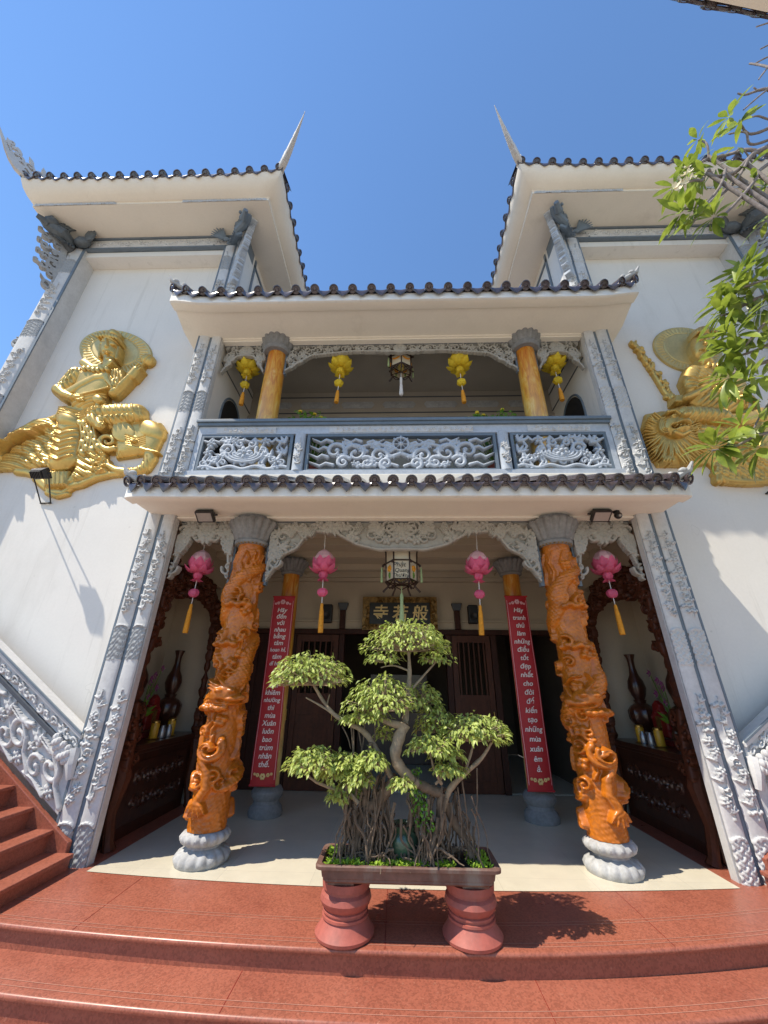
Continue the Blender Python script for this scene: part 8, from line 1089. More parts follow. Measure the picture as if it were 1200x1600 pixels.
# side panels: bats, blossoms and a scalloped ground
for s in (-1, 1):
    x0, x1 = (1.54, 2.76); sk = Sketch(x0, x1, 4.14, 4.685, .0065); rng = np.random.RandomState(60+s)
    sk.stroke([(x0+(x1-x0)*q, 4.185+.022*math.sin(q*22)) for q in np.linspace(0, 1, 40)], .030, .030, .03, .012)
    cx = 2.15
    for k in range(4): sk.stroke([(cx+.26*math.cos(a)*(1-.2*k), 4.40+(.13-.03*k)*math.sin(a)) for a in np.linspace(3.0, 6.4, 14)], .024, .024, .04, .012)
    for q in (-1, 1):
        sk.scroll(cx+q*.24, 4.46, .10, .5, 1.1, q, .030, .035, .012); sk.scroll(cx+q*.08, 4.56, .07, 2, 1., -q, .026, .035, .012)
    sk.flower(cx, 4.42, .11, 7, .05, .012)
    for (x, z) in ((1.66, 4.60), (1.88, 4.61), (2.44, 4.60), (2.64, 4.57), (1.64, 4.42), (2.66, 4.42), (1.70, 4.28), (2.58, 4.28), (2.3, 4.62), (1.84, 4.36), (2.48, 4.38)):
        c = rng.rand()
        if c < .45: sk.flower(x, z, .07, 5, .04, .012, c*9)
        else:
            for q in range(3): sk.leaf(x-.05, z-.02, .15, .06, .3+q*.7, .035, .012)
        sk.stroke([(x, z), (x+.05, z-.10), (x-.02, z-.20), (x+.03, max(4.17, z-.32))], .022, .022, .03, .010)
    for k in range(9): sk.scroll(x0+.08+k*.135, 4.26+.04*(k % 2), .055, k*2.1, 1., (-1)**k, .022, .03, .010)
    for k in range(8): sk.stroke([(x0+.05+.15*k, 4.66), (x0+.10+.15*k, 4.60), (x0+.18+.15*k, 4.63)], .022, .018, .03, .010)
    relief(sk, frontal(.045, s), 'openwork_panel', 'balustrade', t, back=-.03, flip=s < 0)

# potted chrysanthemums standing behind the handrail
def flower_pot(x, y, label):
    t = thing('flower_pot', label, 'potted plant', (x, y, 4.06))
    b = MB().lathe([(.12, 0), (.13, .02), (.17, .30), (.185, .32), (.185, .36), (.16, .36), (.15, .32)], (x, y, 4.06), 24); b.build('pot', 'terracotta', t)
    rng = np.random.RandomState(int(abs(x)*10)); b = MB(); fb = MB()
    for k in range(60):
        a = rng.rand()*6.28; r = .34*math.sqrt(rng.rand()); z = 5.0+rng.rand()*.50-.18*(r/.34)
        top = (x+r*math.cos(a)*1.3, y+r*math.sin(a)*.5, z)
        b.tube([(x, y, 4.40), ((x+top[0])/2, (y+top[1])/2, 4.64), top], .006, 4)
        for j in range(3):
            q = rng.uniform(-1, 1, 3)*.06; p = np.array(top)+q-np.array((0, 0, .05)); d = rng.uniform(-1, 1, 3)*.05; e = rng.uniform(-1, 1, 3)*.025
            b.add([p-d, p+e, p+d, p-e], [(0, 1, 2, 3)])
        if k % 3 == 0:
            for j in range(9):
                q = j*.7; fb.ball((top[0]+.018*math.cos(q), top[1]+.018*math.sin(q), top[2]+.008), .016, 5, 4)
    b.build('foliage', 'leaf_small', t, smooth=0); fb.build('blossom', 'yellow_flower', t)
flower_pot(-1.36, .42, 'potted yellow flowers peeping over the handrail, beside the left orange column'); flower_pot(1.44, .42, 'potted yellow flowers just showing over the handrail, beside the right orange column')
# ------------------------------------------------------------------ lanterns
def petal(mb, c, a, up0, L, W, cup, mi=0):
    """One folded cloth petal: starts at c, leans outward by up0 (0 = upright), points at its tip."""
    d = Vector((math.cos(a), math.sin(a), 0)); s_ = Vector((-d.y, d.x, 0)); rows = []
    for i, q in enumerate(np.linspace(0, 1, 5)):
        t = up0+cup*(q-.2)
        p = Vector(c)+d*(L*q*math.sin(t))+Vector((0, 0, L*q*math.cos(t)))
        ww = W*[.35, .85, 1.0, .72, .03][i]
        n_ = d*math.cos(t)*-1+Vector((0, 0, math.sin(t)))
        rows.append([tuple(p-s_*ww), tuple(p-s_*ww*.4-n_*ww*.25), tuple(p+s_*ww*.4-n_*ww*.25), tuple(p+s_*ww)])
    mb.grid(rows, mi)

def lotus(x, y, z, zc, col, pale, label, group, k=1.0, rot=0):
    t = thing('lotus_lantern', label, 'lantern', (x, y, z), group)
    b = MB()
    b.lathe([(.03, -.10), (.10, -.06), (.128, 0), (.128, .075), (.085, .14), (.03, .18)], (x, y, z), 8); 
    b.build('lamp_core', pale, t, smooth=0)
    k0 = k; k = 1.0
    b = MB()
    for j in range(8): petal(b, (x+.085*k*math.cos(j*PI/4+rot), y+.085*k*math.sin(j*PI/4+rot), z-.06), j*PI/4+rot, .50, .20*k, .058, -.85)
    for j in range(8): petal(b, (x+.05*math.cos(j*PI/4+.39+rot), y+.05*math.sin(j*PI/4+.39+rot), z-.09), j*PI/4+.39+rot, .95, .19*k, .062, -.55)
    b.build('inner_petals', col, t, smooth=0)
    b = MB()
    for j in range(8): petal(b, (x+.05*math.cos(j*PI/4+rot), y+.05*math.sin(j*PI/4+rot), z-.10), j*PI/4+rot, 1.62, .155*k, .050, -.7)
    b.build('outer_petals', col, t, smooth=0)
    b = MB()
    for j in range(6): petal(b, (x, y, z-.20), j*PI/3+rot, .85, .12, .045, -.6)
    for j in range(6): petal(b, (x, y, z-.17), j*PI/3+.5+rot, 2.3, .09, .04, -.3)
    b.build('lower_petals', col, t, smooth=0)
    zb = z-.36
    b = MB().ball((x, y, zb), .062, 7, 5, sc=(1.1, 1.0, .9)); b.build('bead', col, t, smooth=0)
    MB().tube([(x, y, zc), (x, y, z+.12)], .004, 5).tube([(x, y, z-.2), (x, y, zb-.16)], .005, 5).build('string', 'string', t)
    tl = 1.0 if col == 'pink' else .62
    b = MB().lathe([(.010, 0), (.020, -.02*tl), (.018, -.05*tl), (.026, -.10*tl), (.032, -.30*tl), (.030, -.34*tl)], (x, y, zb-.13), 10)
    b.build('tassel', 'tassel', t)
    t.scale = (k0,)*3; t.rotation_euler = (.03*math.sin(x*9), .035*math.sin(x*5+z), 0)
    return t
PXS = [(-2.61, 'hanging before the left altar'), (-1.00, 'hanging between the left banner and the painted lantern'), (.97, 'hanging between the painted lantern and the right banner'), (2.56, 'hanging before the right altar')]
for i, (x, wh) in enumerate(PXS):
    lotus(x, .35, 2.93+.012*(i % 2), 3.50, 'pink', 'pale_pink', 'pink cloth lotus lantern '+wh, 'pink lotus lanterns of the porch', 1.03, rot=.2*i)
YXS = [(-2.52, 'beside the left balcony arch'), (-.97, 'right of the left orange balcony column'), (.97, 'left of the right orange balcony column'), (2.50, 'beside the right balcony arch')]
for i, (x, wh) in enumerate(YXS):
    lotus(x, .35, 6.38, 6.80, 'yellow', 'pale_yellow', 'yellow cloth lotus lantern hanging '+wh, 'yellow lotus lanterns of the balcony', 1.18, rot=.25*i)

def palace_lantern(x, y, zt, zb, zc, r, label, writing, rot):
    t = thing('palace_lantern', label, 'lantern', (x, y, zb), None)
    fr = MB(); h = zt-zb
    P6 = [(x+r*math.cos(rot+k*PI/3), y+r*math.sin(rot+k*PI/3)) for k in range(6)]
    z1, z0, zm = zt-.07, zb+.13, zt-.07-.26*h
    for (px, py) in P6:
        dx, dy = (px-x)/r, (py-y)/r
        fr.tube([(px-dx*.01, py-dy*.01, z0), (px, py, z1)], .011, 6)
        fr.tube([(px, py, z1), (px+dx*.03, py+dy*.03, z1+.05), (px+dx*.005, py+dy*.005, zt)], [.013, .016, .012], 6); fr.ball((px+dx*.005, py+dy*.005, zt), .020, 6, 5)
        fr.tube([(px+dx*.005, py+dy*.005, zm), (px+dx*.035, py+dy*.035, zm-.03)], [.012, .016], 6); fr.ball((px+dx*.035, py+dy*.035, zm-.03), .018, 6, 5)
        fr.tube([(px, py, z0), (px-dx*.04, py-dy*.04, z0-.05), (px+dx*.03, py+dy*.03, zb)], [.012, .013, .016], 6)
    for k in range(6):
        a, b_ = P6[k], P6[(k+1) % 6]
        for z in (z0, zm): fr.tube([(a[0], a[1], z), (b_[0], b_[1], z)], .010, 6)
        fr.tube([(a[0], a[1], z0), ((a[0]+b_[0])/2, (a[1]+b_[1])/2, z0-.06), (b_[0], b_[1], z0)], .009, 6)
        fr.tube([(x, y, z0-.03), (a[0], a[1], z0)], .008, 5)
    fr.build('frame', 'trim_wood', t)
    for k in range(6):
        a, b_ = Vector((*P6[k], 0)), Vector((*P6[(k+1) % 6], 0)); mid = (a+b_)/2; n = (mid-Vector((x, y, 0))).normalized(); u = (b_-a).normalized()
        inn = .008
        def Q(q, z, o=0.): p = a+(b_-a)*q+n*(o-inn); return (p.x, p.y, z)
        m = MB(); m.quad(Q(.06, zm), Q(.94, zm), Q(.94, z1), Q(.06, z1)); m.quad(Q(.06, z0), Q(.94, z0), Q(.94, zm), Q(.06, zm))
        pn = m.build('paper_panel', 'paper', t, smooth=0)
        front = n.y < -.6
        if front and writing:
            for (line, dz, sz, sh) in (('Phật', .035, .085, .2), ('Quang', .115, .072, .2), ('Thường', .185, .068, .2), ('Chiếu', .255, .078, .2)):
                off = {.035: -.03, .115: .005, .185: -.01, .255: .01}[dz]
                text_mesh('lettering', line, sz, 'ink_black', pn, lambda X, Y, Z, dz=dz, off=off: tuple(mid-n*inn+n*(.004+Z)+u*(X+off)+Vector((0, 0, zm-.03-dz*.92+Y))), sh, .001)
        else:
            fl = MB(); c = mid-n*inn+n*.004
            cz = zm-.09 if not front else zm-.10
            if front:
                for q in range(2): fl.tube([tuple(c+u*(.07*math.cos(e))+Vector((0, 0, cz+.05+q*.0-.045*math.sin(e)*(1-.4*q)))) for e in np.linspace(.2, 2.9, 8)], .008, 5)
                fl.build('painted_flower', 'tassel', pn)
            else:
                for q in range(5): e = q*1.26; p = c+u*(.025*math.cos(e))+Vector((0, 0, cz+.025*math.sin(e))); fl.ball(tuple(p), .022, 6, 4, sc=(1, .5, 1))
                fl.build('painted_flower', 'tassel', pn)
                g_ = MB().ball(tuple(c+Vector((0, 0, cz-.09))), .03, 6, 4, sc=(.6, .5, 1.4)); g_.tube([tuple(c+Vector((0, 0, cz-.03))), tuple(c+Vector((0, 0, z0+.05)))], .004, 5); g_.build('painted_leaf', 'leaf_small', pn)
    MB().lathe([(.045, z0+.02), (.05, z0+.1), (.04, z0+.2)], (x, y, 0), 10).build('bulb', 'pale_yellow', t)
    MB().tube([(x, y, zc), (x, y, z1)], .006, 6).tube([(x-r*.8, y, z1), (x+r*.8, y, z1)], .008, 6).build('hanger', 'iron', t)
    b = MB().tube([(x, y, z0-.05), (x, y, zb-.02)], .005, 5); b.lathe([(.010, 0), (.024, -.03), (.020, -.12), (.034, -.36), (.02, -.38)], (x, y, zb-.01), 10)
    b.build('ribbon_tassel', 'green_ribbon' if writing else 'string', t)
    for k in (0, 3):
        px, py = P6[k]; dx = (px-x)/r; dy = (py-y)/r
        MB().lathe([(.006, 0), (.012, -.03), (.016, -.20)], (px+dx*.05, py+dy*.05, zm-.05), 8).build('side_ribbon', 'green_ribbon', t)
palace_lantern(.0, .45, 3.20, 2.60, 3.50, .205, 'six-sided wooden lantern lettered in black, hanging above the bonsai', True, 0)
palace_lantern(.02, .42, 6.72, 6.15, 6.80, .19, 'six-sided painted lantern hanging in the middle of the upper balcony', False, .55)

# ------------------------------------------------------------------ name board
t = thing('name_board', 'black name board with gilded characters in a carved gold frame, above the doors', 'sign', (0, 2.75, 2.5))
MB().box(-.55, .55, 2.745, 2.80, 2.54, 2.93).build('panel', 'black', t, smooth=0)
sk = Sketch(-.68, .68, 2.44, 3.03, .008); 
m_ = lambda U, V: (np.abs(U) > .545) | (np.abs(V-2.735) > .19)
U, V = np.meshgrid(sk.u, sk.v); sk.H = np.where(m_(U, V), .02, 0)
rng = np.random.RandomState(4)
for k in range(150):
    x, z = rng.uniform(-.66, .66), rng.uniform(2.46, 3.01)
    if m_(x, z): sk.scroll(x, z, .035, rng.rand()*6, 1., rng.choice([-1, 1]), .010, .02, .018)
sk.H = np.where(m_(U, V), sk.H, 0)
relief(sk, frontal(2.74), 'frame', 'gilt_frame', t, back=-.05)
for ch, x in (('寺', -.36), ('若', .0), ('般', .36)):
    text_mesh('character', ch, .29, 'gold_letter', t, lambda X, Y, Z, x=x: (x+X, 2.743-Z, 2.725+Y), .12, .004, offset=.004)

# ------------------------------------------------------------------ couplet banners
LEFT = ['Hãy', 'đến', 'với', 'nhau', 'bằng', 'tâm', 'hoan hỉ,', 'tâm', 'dĩ hòa,', None, 'cho', 'tâm', 'khiêm', 'nhường', 'thì', 'mùa', 'Xuân', 'luôn', 'bao', 'trùm', 'nhân', 'thế.']
RIGHT = ['Hãy', 'tranh', 'thủ', 'làm', 'những', 'điều', 'tốt', 'đẹp', 'nhất', 'cho', 'đời', 'để', 'kiến', 'tạo', 'những', 'mùa', 'xuân', 'êm', 'ả.']
def banner(x, lines, z0, z1, label):
    t = thing('couplet_banner', label, 'banner', (x, 1.4, z0), 'red couplet banners')
    y = 1.40; wd = .158
    rows = []
    for z in np.linspace(z0, z1, 26): rows.append([(x+wd*q, y+.012*math.sin(z*3.1)*q+.006*math.sin(z*7)-.03*(1-q*q), z) for q in np.linspace(-1, 1, 9)])
    b = MB().grid(rows); b.grid([[(p[0], p[1]+.008, p[2]) for p in r][::-1] for r in rows])
    b.tube([(x-wd-.01, y-.005, z1), (x+wd+.01, y-.005, z1)], .012, 8).tube([(x-wd-.01, y-.005, z0), (x+wd+.01, y-.005, z0)], .012, 8)
    cl = b.build('cloth', 'red', t)
    def on(X, Y, Z, zz): 
        q = X/wd; return (x+X, y+.012*math.sin((zz+Y)*3.1)*q+.006*math.sin((zz+Y)*7)-.03*(1-q*q)-.006-Z, zz+Y)
    bd = MB()
    for s_ in (-1, 1):
        bd.grid([[on(s_*(wd-.018), 0, 0, z), on(s_*(wd-.012), 0, 0, z)] for z in np.linspace(z0+.06, z1-.06, 30)])
    bd.build('border_line', 'pale_pink', cl, smooth=0)
    n = len(lines); top = z1-.20; bot = z0+.24
    for i, wv in enumerate(lines):
        if wv is None: continue
        zz = top-(top-bot)*i/(n-1)
        sz = .087 if len(wv) < 6 else .072
        text_mesh('lettering', wv, sz, 'ink', cl, lambda X, Y, Z, zz=zz: on(X, Y, Z+.002, zz-.01), .18, .0012, offset=.001)
    for zc, k in ((z1-.085, 1), (z0+.10, -1)):
        o = MB()
        for (cx, r) in ((0, .032), (-.065, .02), (.065, .02), (-.105, .014), (.105, .014)):
            for j in range(6):
                a = j*PI/3; p = on(cx+r*.7*math.cos(a), k*-abs(cx)*.25+r*.7*math.sin(a), .002, zc); o.ball(p, r*.5, 6, 4, sc=(1, .2, 1))
        o.build('printed_blossom', 'pale_pink' if k > 0 else 'gold_letter', cl)
banner(-1.765, LEFT, .36, 2.74, 'red couplet banner with white words, on the column left of the bonsai')
banner(1.715, RIGHT, .36, 2.76, 'red couplet banner with white words, on the column right of the bonsai')

# ------------------------------------------------------------------ speakers and wall posts
for s, wh in ((-1, 'left'), (1, 'right')):
    t = thing('wall_speaker', f'small black loudspeaker on the back wall, next to the {wh} couplet banner', 'speaker', (s*1.30, 2.7, 2.6))
    MB().box(-.085, .085, -.07, .07, -.16, .16).build('cabinet', 'black', None, bevel=.015, smooth=0)
    o = bpy.data.objects[-1] if False else [q for q in bpy.data.objects if q.name.startswith('cabinet')][-1]
    o.parent = t
    b = MB().lathe([(.001, 0), (.05, .004), (.062, .012), (.066, .0)], (0, 0, 0), 20)
    g = b.build('cone', 'iron', None); g.parent = t; g.rotation_euler = (math.radians(90), 0, 0); g.location = (0, -.071, -.04)
    b = MB().box(-.02, .02, .07, .149, -.03, .03); q = b.build('bracket', 'iron', None, smooth=0); q.parent = t
    t.location = (s*1.30, 2.62 if s < 0 else 2.62, 2.70)
    t2 = thing('wall_post', f'slim wooden post with a dark capital on the back wall, {wh} of the name board', 'post', (s*1.05, 2.82, 2.47))
    MB().box(s*1.05-.05, s*1.05+.05, 2.79, 2.859, 2.47, 2.80).build('post', 'door', t2, smooth=0)
    MB().prism([(-.06+s*1.05, 2.80), (.06+s*1.05, 2.80), (.10+s*1.05, 2.93), (-.10+s*1.05, 2.93)], 'y', 2.76, 2.859).build('capital', 'slate_dark', t2, smooth=0, bevel=.01)

# ------------------------------------------------------------------ floodlights
def floodlight(p, face, arm, label, size=.15):
    """p: centre of the head, face: direction it shines, arm: point it is fixed to."""
    t = thing('floodlight', label, 'floodlight', arm)
    f = Vector(face).normalized(); rgt = f.cross(Vector((0, 0, 1))).normalized(); up = rgt.cross(f)
    c = Vector(p)
    def Q(a, b_, d): return tuple(c+rgt*a+up*b_+f*d)
    b = MB(); W, Hh = size, size*.72
    for (d0, d1, k0, k1) in ((-.05, .0, .78, 1.0), (.0, .045, 1.0, 1.0)):
        v = [Q(sx*W*k, sz*Hh*k, d) for d, k in ((d0, k0), (d1, k1)) for sx, sz in ((-1, -1), (1, -1), (1, 1), (-1, 1))]
        b.add(v, [(3, 2, 1, 0), (0, 1, 5, 4), (1, 2, 6, 5), (2, 3, 7, 6), (3, 0, 4, 7)] + ([(4, 5, 6, 7)] if d1 > .01 else []))
    for k in range(7): x = -W*.66+W*1.32*k/6; b.add([Q(x-.005, -Hh*.7, -.051), Q(x+.005, -Hh*.7, -.051), Q(x+.005, Hh*.7, -.051), Q(x-.005, Hh*.7, -.051), Q(x-.005, -Hh*.6, -.08), Q(x+.005, -Hh*.6, -.08), Q(x+.005, Hh*.6, -.08), Q(x-.005, Hh*.6, -.08)], [(4, 5, 6, 7), (0, 1, 5, 4), (1, 2, 6, 5), (2, 3, 7, 6), (3, 0, 4, 7)])
    b.build('housing', 'black', t, smooth=0)
    g = MB().add([Q(-W*.84, -Hh*.80, .047), Q(W*.84, -Hh*.80, .047), Q(W*.84, Hh*.80, .047), Q(-W*.84, Hh*.80, .047)], [(0, 1, 2, 3)])
    g.build('glass', 'glass', t, smooth=0)
    b = MB(); A = Vector(arm)
    for k in (-1, 1): b.tube([Q(k*(W+.012), 0, 0), tuple(A+rgt*k*(W*.75))], .009, 6)
    b.tube([tuple(A-rgt*W*.8), tuple(A+rgt*W*.8)], .012, 6)
    b.build('bracket', 'iron', t)
    return t
floodlight((-4.72, -.16, 4.00), (.05, .75, .66), (-4.95, .285, 3.79), 'black floodlight on two arms below the gold elephant relief', .10)
floodlight((4.98, -.16, 4.05), (-.05, .75, .66), (4.93, .285, 3.90), 'floodlight on two arms below the gold lion relief', .10)
floodlight((-2.40, -.16, 3.40), (0, -.55, -.83), (-2.40, -.05, 3.455), 'square floodlight under the lower eave, above the left pink lantern', .105)
floodlight((2.36, -.16, 3.40), (0, -.55, -.83), (2.36, -.05, 3.455), 'square floodlight under the lower eave, above the right pink lantern', .105)
t = thing('dome_camera', 'small round black security camera under the eave, beside the right floodlight', 'camera', (2.58, -.12, 3.45))
MB().lathe([(.035, 0), (.04, -.02), (.03, -.03)], (2.58, -.12, 3.47), 14).build('mount', 'iron', t)
MB().ball((2.58, -.14, 3.40), .045, 12, 8).build('housing', 'black', t); MB().ball((2.58, -.175, 3.385), .018, 8, 6).build('lens', 'glass', t)

# ------------------------------------------------------------------ altars in the side bays
def altar(s):
    wh = 'left' if s < 0 else 'right'
    t = thing('altar', f'dark carved wooden altar with an arch, in the {wh} bay of the porch', 'altar', (s*3.2, 1.1, 0)); F_ = s < 0
    b = MB().box(3.03, 3.70, .38, 1.98, .0, .82).box(3.015, 3.029, .50, 1.84, .12, .70)
    b.build('cabinet', 'wood', t, flip=F_, smooth=0, bevel=.01)
    b = MB().box(2.96, 3.74, .345, 2.03, .82, .88).box(2.99, 3.72, .36, 2.0, .78, .8199); b.build('table_top', 'wood', t, flip=F_, smooth=0, bevel=.012)
    sk = Sketch(.62, 1.82, .14, .70, .011, .002)
    for k in range(16): sk.scroll(.75+.94*(k % 8)/7, .30+.24*(k//8), .075, k, 1., (-1)**k, .016, .02, .004)
    relief(sk, lambda U, V, H: (s*(3.014-H), U, V), 'cabinet_carving', 'wood', t, flip=s > 0)
    for y in (.37, 1.98):   # cabriole legs that flare at the corners
        b = MB().tube([(2.99, y, .80), (2.95, y, .62), (2.99, y, .30), (2.94, y, .06), (2.92, y, .0)], [.06, .085, .055, .05, .07], 8)
        b.build('leg', 'wood_red', t, flip=F_)
    for y in (.36, 1.98):
        pts = [(3.02, y, z) for z in np.linspace(.88, 2.35, 30)]
        b = MB().tube(pts, [.042+.016*math.sin(i*1.9)+.012*math.sin(i*.7) for i in range(30)], 8)
        p = b.build('post', 'wood_red', t, flip=F_)
        sk = Sketch(-.22, .22, -.35, .35, .010)
        sg = 1 if y < 1 else -1
        sk.stroke([(-.02, -.30), (.02, 0), (-.02, .30)], .05, .04, .04, .01)
        for k in range(5): sk.scroll(.06*(-1)**k, -.25+.12*k, .075, k*1.3, 1., (-1)**k, .024, .04, .01)
        for k in range(5): sk.leaf(0, -.25+.12*k, .16, .07, PI/2-.9*(-1)**k, .04, .01)
        for zc in (1.00, 2.2):
            relief(sk, lambda U, V, H, zc=zc: (s*(3.0-H-.10*(.35-V)*(1 if zc < 1.5 else 0)), y+U, zc+V), 'bracket_carving', 'wood_red', p, back=-.04, flip=s > 0)
    # carved arch: a scalloped canopy that fills the head of the bay
    sk = Sketch(.26, 2.10, 2.06, 3.02, .0095)
    U, V = np.meshgrid(sk.u, sk.v); q = (U-1.18)/.74
    opening = np.where(np.abs(q) < 1, 2.34+.32*np.sqrt(np.maximum(0, 1-q*q))+.022*np.abs(np.sin(U*19)), 2.06+.03*np.abs(np.sin(U*30)))
    top = 2.985-.26*np.abs((U-1.10)/.92)**2.4+.02*np.abs(np.sin(U*15))
    ins = (V > opening) & (V < top)
    sk.H[ins] = .012
    rng = np.random.RandomState(14); c0 = sk.H.copy()
    for k in range(150):
        x, z = rng.uniform(.30, 2.06), rng.uniform(2.10, 2.98)
        j, i = min(len(sk.v)-1, int((z-2.06)/.0095)), min(len(sk.u)-1, int((x-.26)/.0095))
        if not ins[j, i]: continue
        if rng.rand() < .55: sk.scroll(x, z, .07, k, 1., (-1)**k, .022, .045, .022)
        elif rng.rand() < .5: sk.flower(x, z, .06, 6, .045, .022, k)
        else: sk.leaf(x, z, .15, .06, rng.rand()*6.28, .045, .022)
    relief(sk, lambda U, V, H: (s*(3.01-H), U, V), 'arch', 'wood_red', t, back=-.05, flip=s > 0)
    MB().prism([(.22, 2.86), (.44, 3.06), (.50, 3.02), (.30, 2.76)], 'x', 2.95, 2.99).build('arch_tip', 'wood_red', t, flip=F_, smooth=0)
    # things that stand on the table
    def urn(y, label):
        u = thing('wooden_urn', label, 'urn', (s*3.36, y, .881), 'turned wooden urns on the altars')
        b = MB().lathe([(.10, 0), (.11, .03), (.06, .07), (.055, .11), (.12, .17), (.16, .26), (.165, .36), (.13, .42), (.07, .46), (.085, .50)], (s*3.36, y, .881), 28, 14, [0, 0, 0, 0, .05, .08, .08, .04, 0, 0]); b.build('bowl', 'wood', u)
        b = MB().lathe([(.06, .50), (.09, .56), (.115, .65), (.10, .74), (.06, .82), (.042, .92), (.045, 1.02), (.07, 1.09), (.072, 1.10)], (s*3.36, y, .881), 22); b.build('neck', 'wood', u)
    urn(.86, f'turned dark wooden urn at the courtyard end of the {wh} altar'); urn(1.72, f'turned dark wooden urn at the inner end of the {wh} altar')
    for y, e in ((1.10, 'nearer the courtyard'), (1.50, 'nearer the doors')):
        j = thing('candle_jar', f'yellow glass candle jar on the {wh} altar, {e}', 'candle', (s*3.14, y, .881), 'yellow candle jars on the altars')
        MB().lathe([(.045, 0), (.05, .01), (.05, .17), (.044, .18)], (s*3.14, y, .881), 16).build('jar', 'yellow_jar', j)
        MB().lathe([(.052, .0), (.052, .018), (.03, .03)], (s*3.14, y, .881+.18), 16).build('lid', 'brass', j)
        MB().lathe([(.07, .0), (.075, .008), (.07, .012)], (s*3.14, y, .8805), 16).build('saucer', 'brass', j)
    for y, e in ((1.22, 'nearer the courtyard'), (1.38, 'nearer the doors')):
        MB_ = MB().lathe([(.035, 0), (.04, .02), (.036, .10), (.02, .125), (.02, .14)], (s*3.10, y, .881), 14)
        o = MB_.build('water_cup', 'steel', None); tag(o, f'small lidded metal water cup on the {wh} altar, {e}', 'cup', 'water cups on the altars')
    tb = thing('spirit_tablet', f'red and gold spirit tablet standing at the back of the {wh} altar', 'tablet', (s*3.34, 1.30, .881))
    MB().box(3.28, 3.42, 1.12, 1.48, .881, .94).build('foot', 'red_dark', tb, flip=F_, smooth=0, bevel=.008)
    sk = Sketch(-.17, .17, 0, .46, .008); sk.poly([(-.15, .02), (-.16, .26), (-.10, .32), (-.08, .40), (0, .45), (.08, .40), (.10, .32), (.16, .26), (.15, .02)], .03, .03, .01)
    for k in range(6): sk.scroll(-.10+.04*k, .30+.05*math.sin(k), .03, k, .9, 1, .010, .02, .03)
    relief(sk, lambda U, V, H: (s*(3.34-H), 1.30+U, .94+V), 'tablet', 'red_dark', tb, back=-.02, flip=s > 0)
    MB().box(3.29, 3.312, 1.26, 1.34, 1.06, 1.20).build('gilt_panel', 'gilt_frame', tb, flip=F_, smooth=0)
    b = MB()
    o = thing('orchid_spray', f'purple orchids in a dark vase on the {wh} altar beside the outer urn', 'flowers', (s*3.30, .98, .881))
    MB().lathe([(.04, 0), (.055, .05), (.06, .12), (.03, .2), (.035, .22)], (s*3.30, 1.0, .881), 14).build('vase', 'wood', o)
    rng = np.random.RandomState(3); st = MB(); pe = MB()
    for k in range(6):
        e = (s*(3.30-.05*rng.rand()), 1.0+rng.uniform(-.02, .22), 1.35+rng.rand()*.40); st.tube([(s*3.30, 1.0, 1.05), (s*3.30, 1.0+(e[1]-1)*.4, 1.30), e], .005, 5)
        for j in range(5):
            a = j*1.26; d = Vector((0, math.cos(a), math.sin(a)))*.04; p = Vector(e); q = Vector((0, -d.z, d.y))*.5
            pe.add([tuple(p), tuple(p+d*.6+q), tuple(p+d*1.3+Vector((-s*.015, 0, 0))), tuple(p+d*.6-q)], [(0, 1, 2, 3)])
    for k in range(4):
        a = k*1.5; d = Vector((-.3*s, math.cos(a), .25)).normalized()*.2; p = Vector((s*3.30, 1.0, 1.14)); q = Vector((0, 0, .03))
        st.add([tuple(p), tuple(p+d*.5+q), tuple(p+d), tuple(p+d*.5-q)], [(0, 1, 2, 3)])
    st.build('stem', 'leaf_small', o); pe.build('blossom', 'orchid', o, smooth=0)
altar(-1); altar(1)

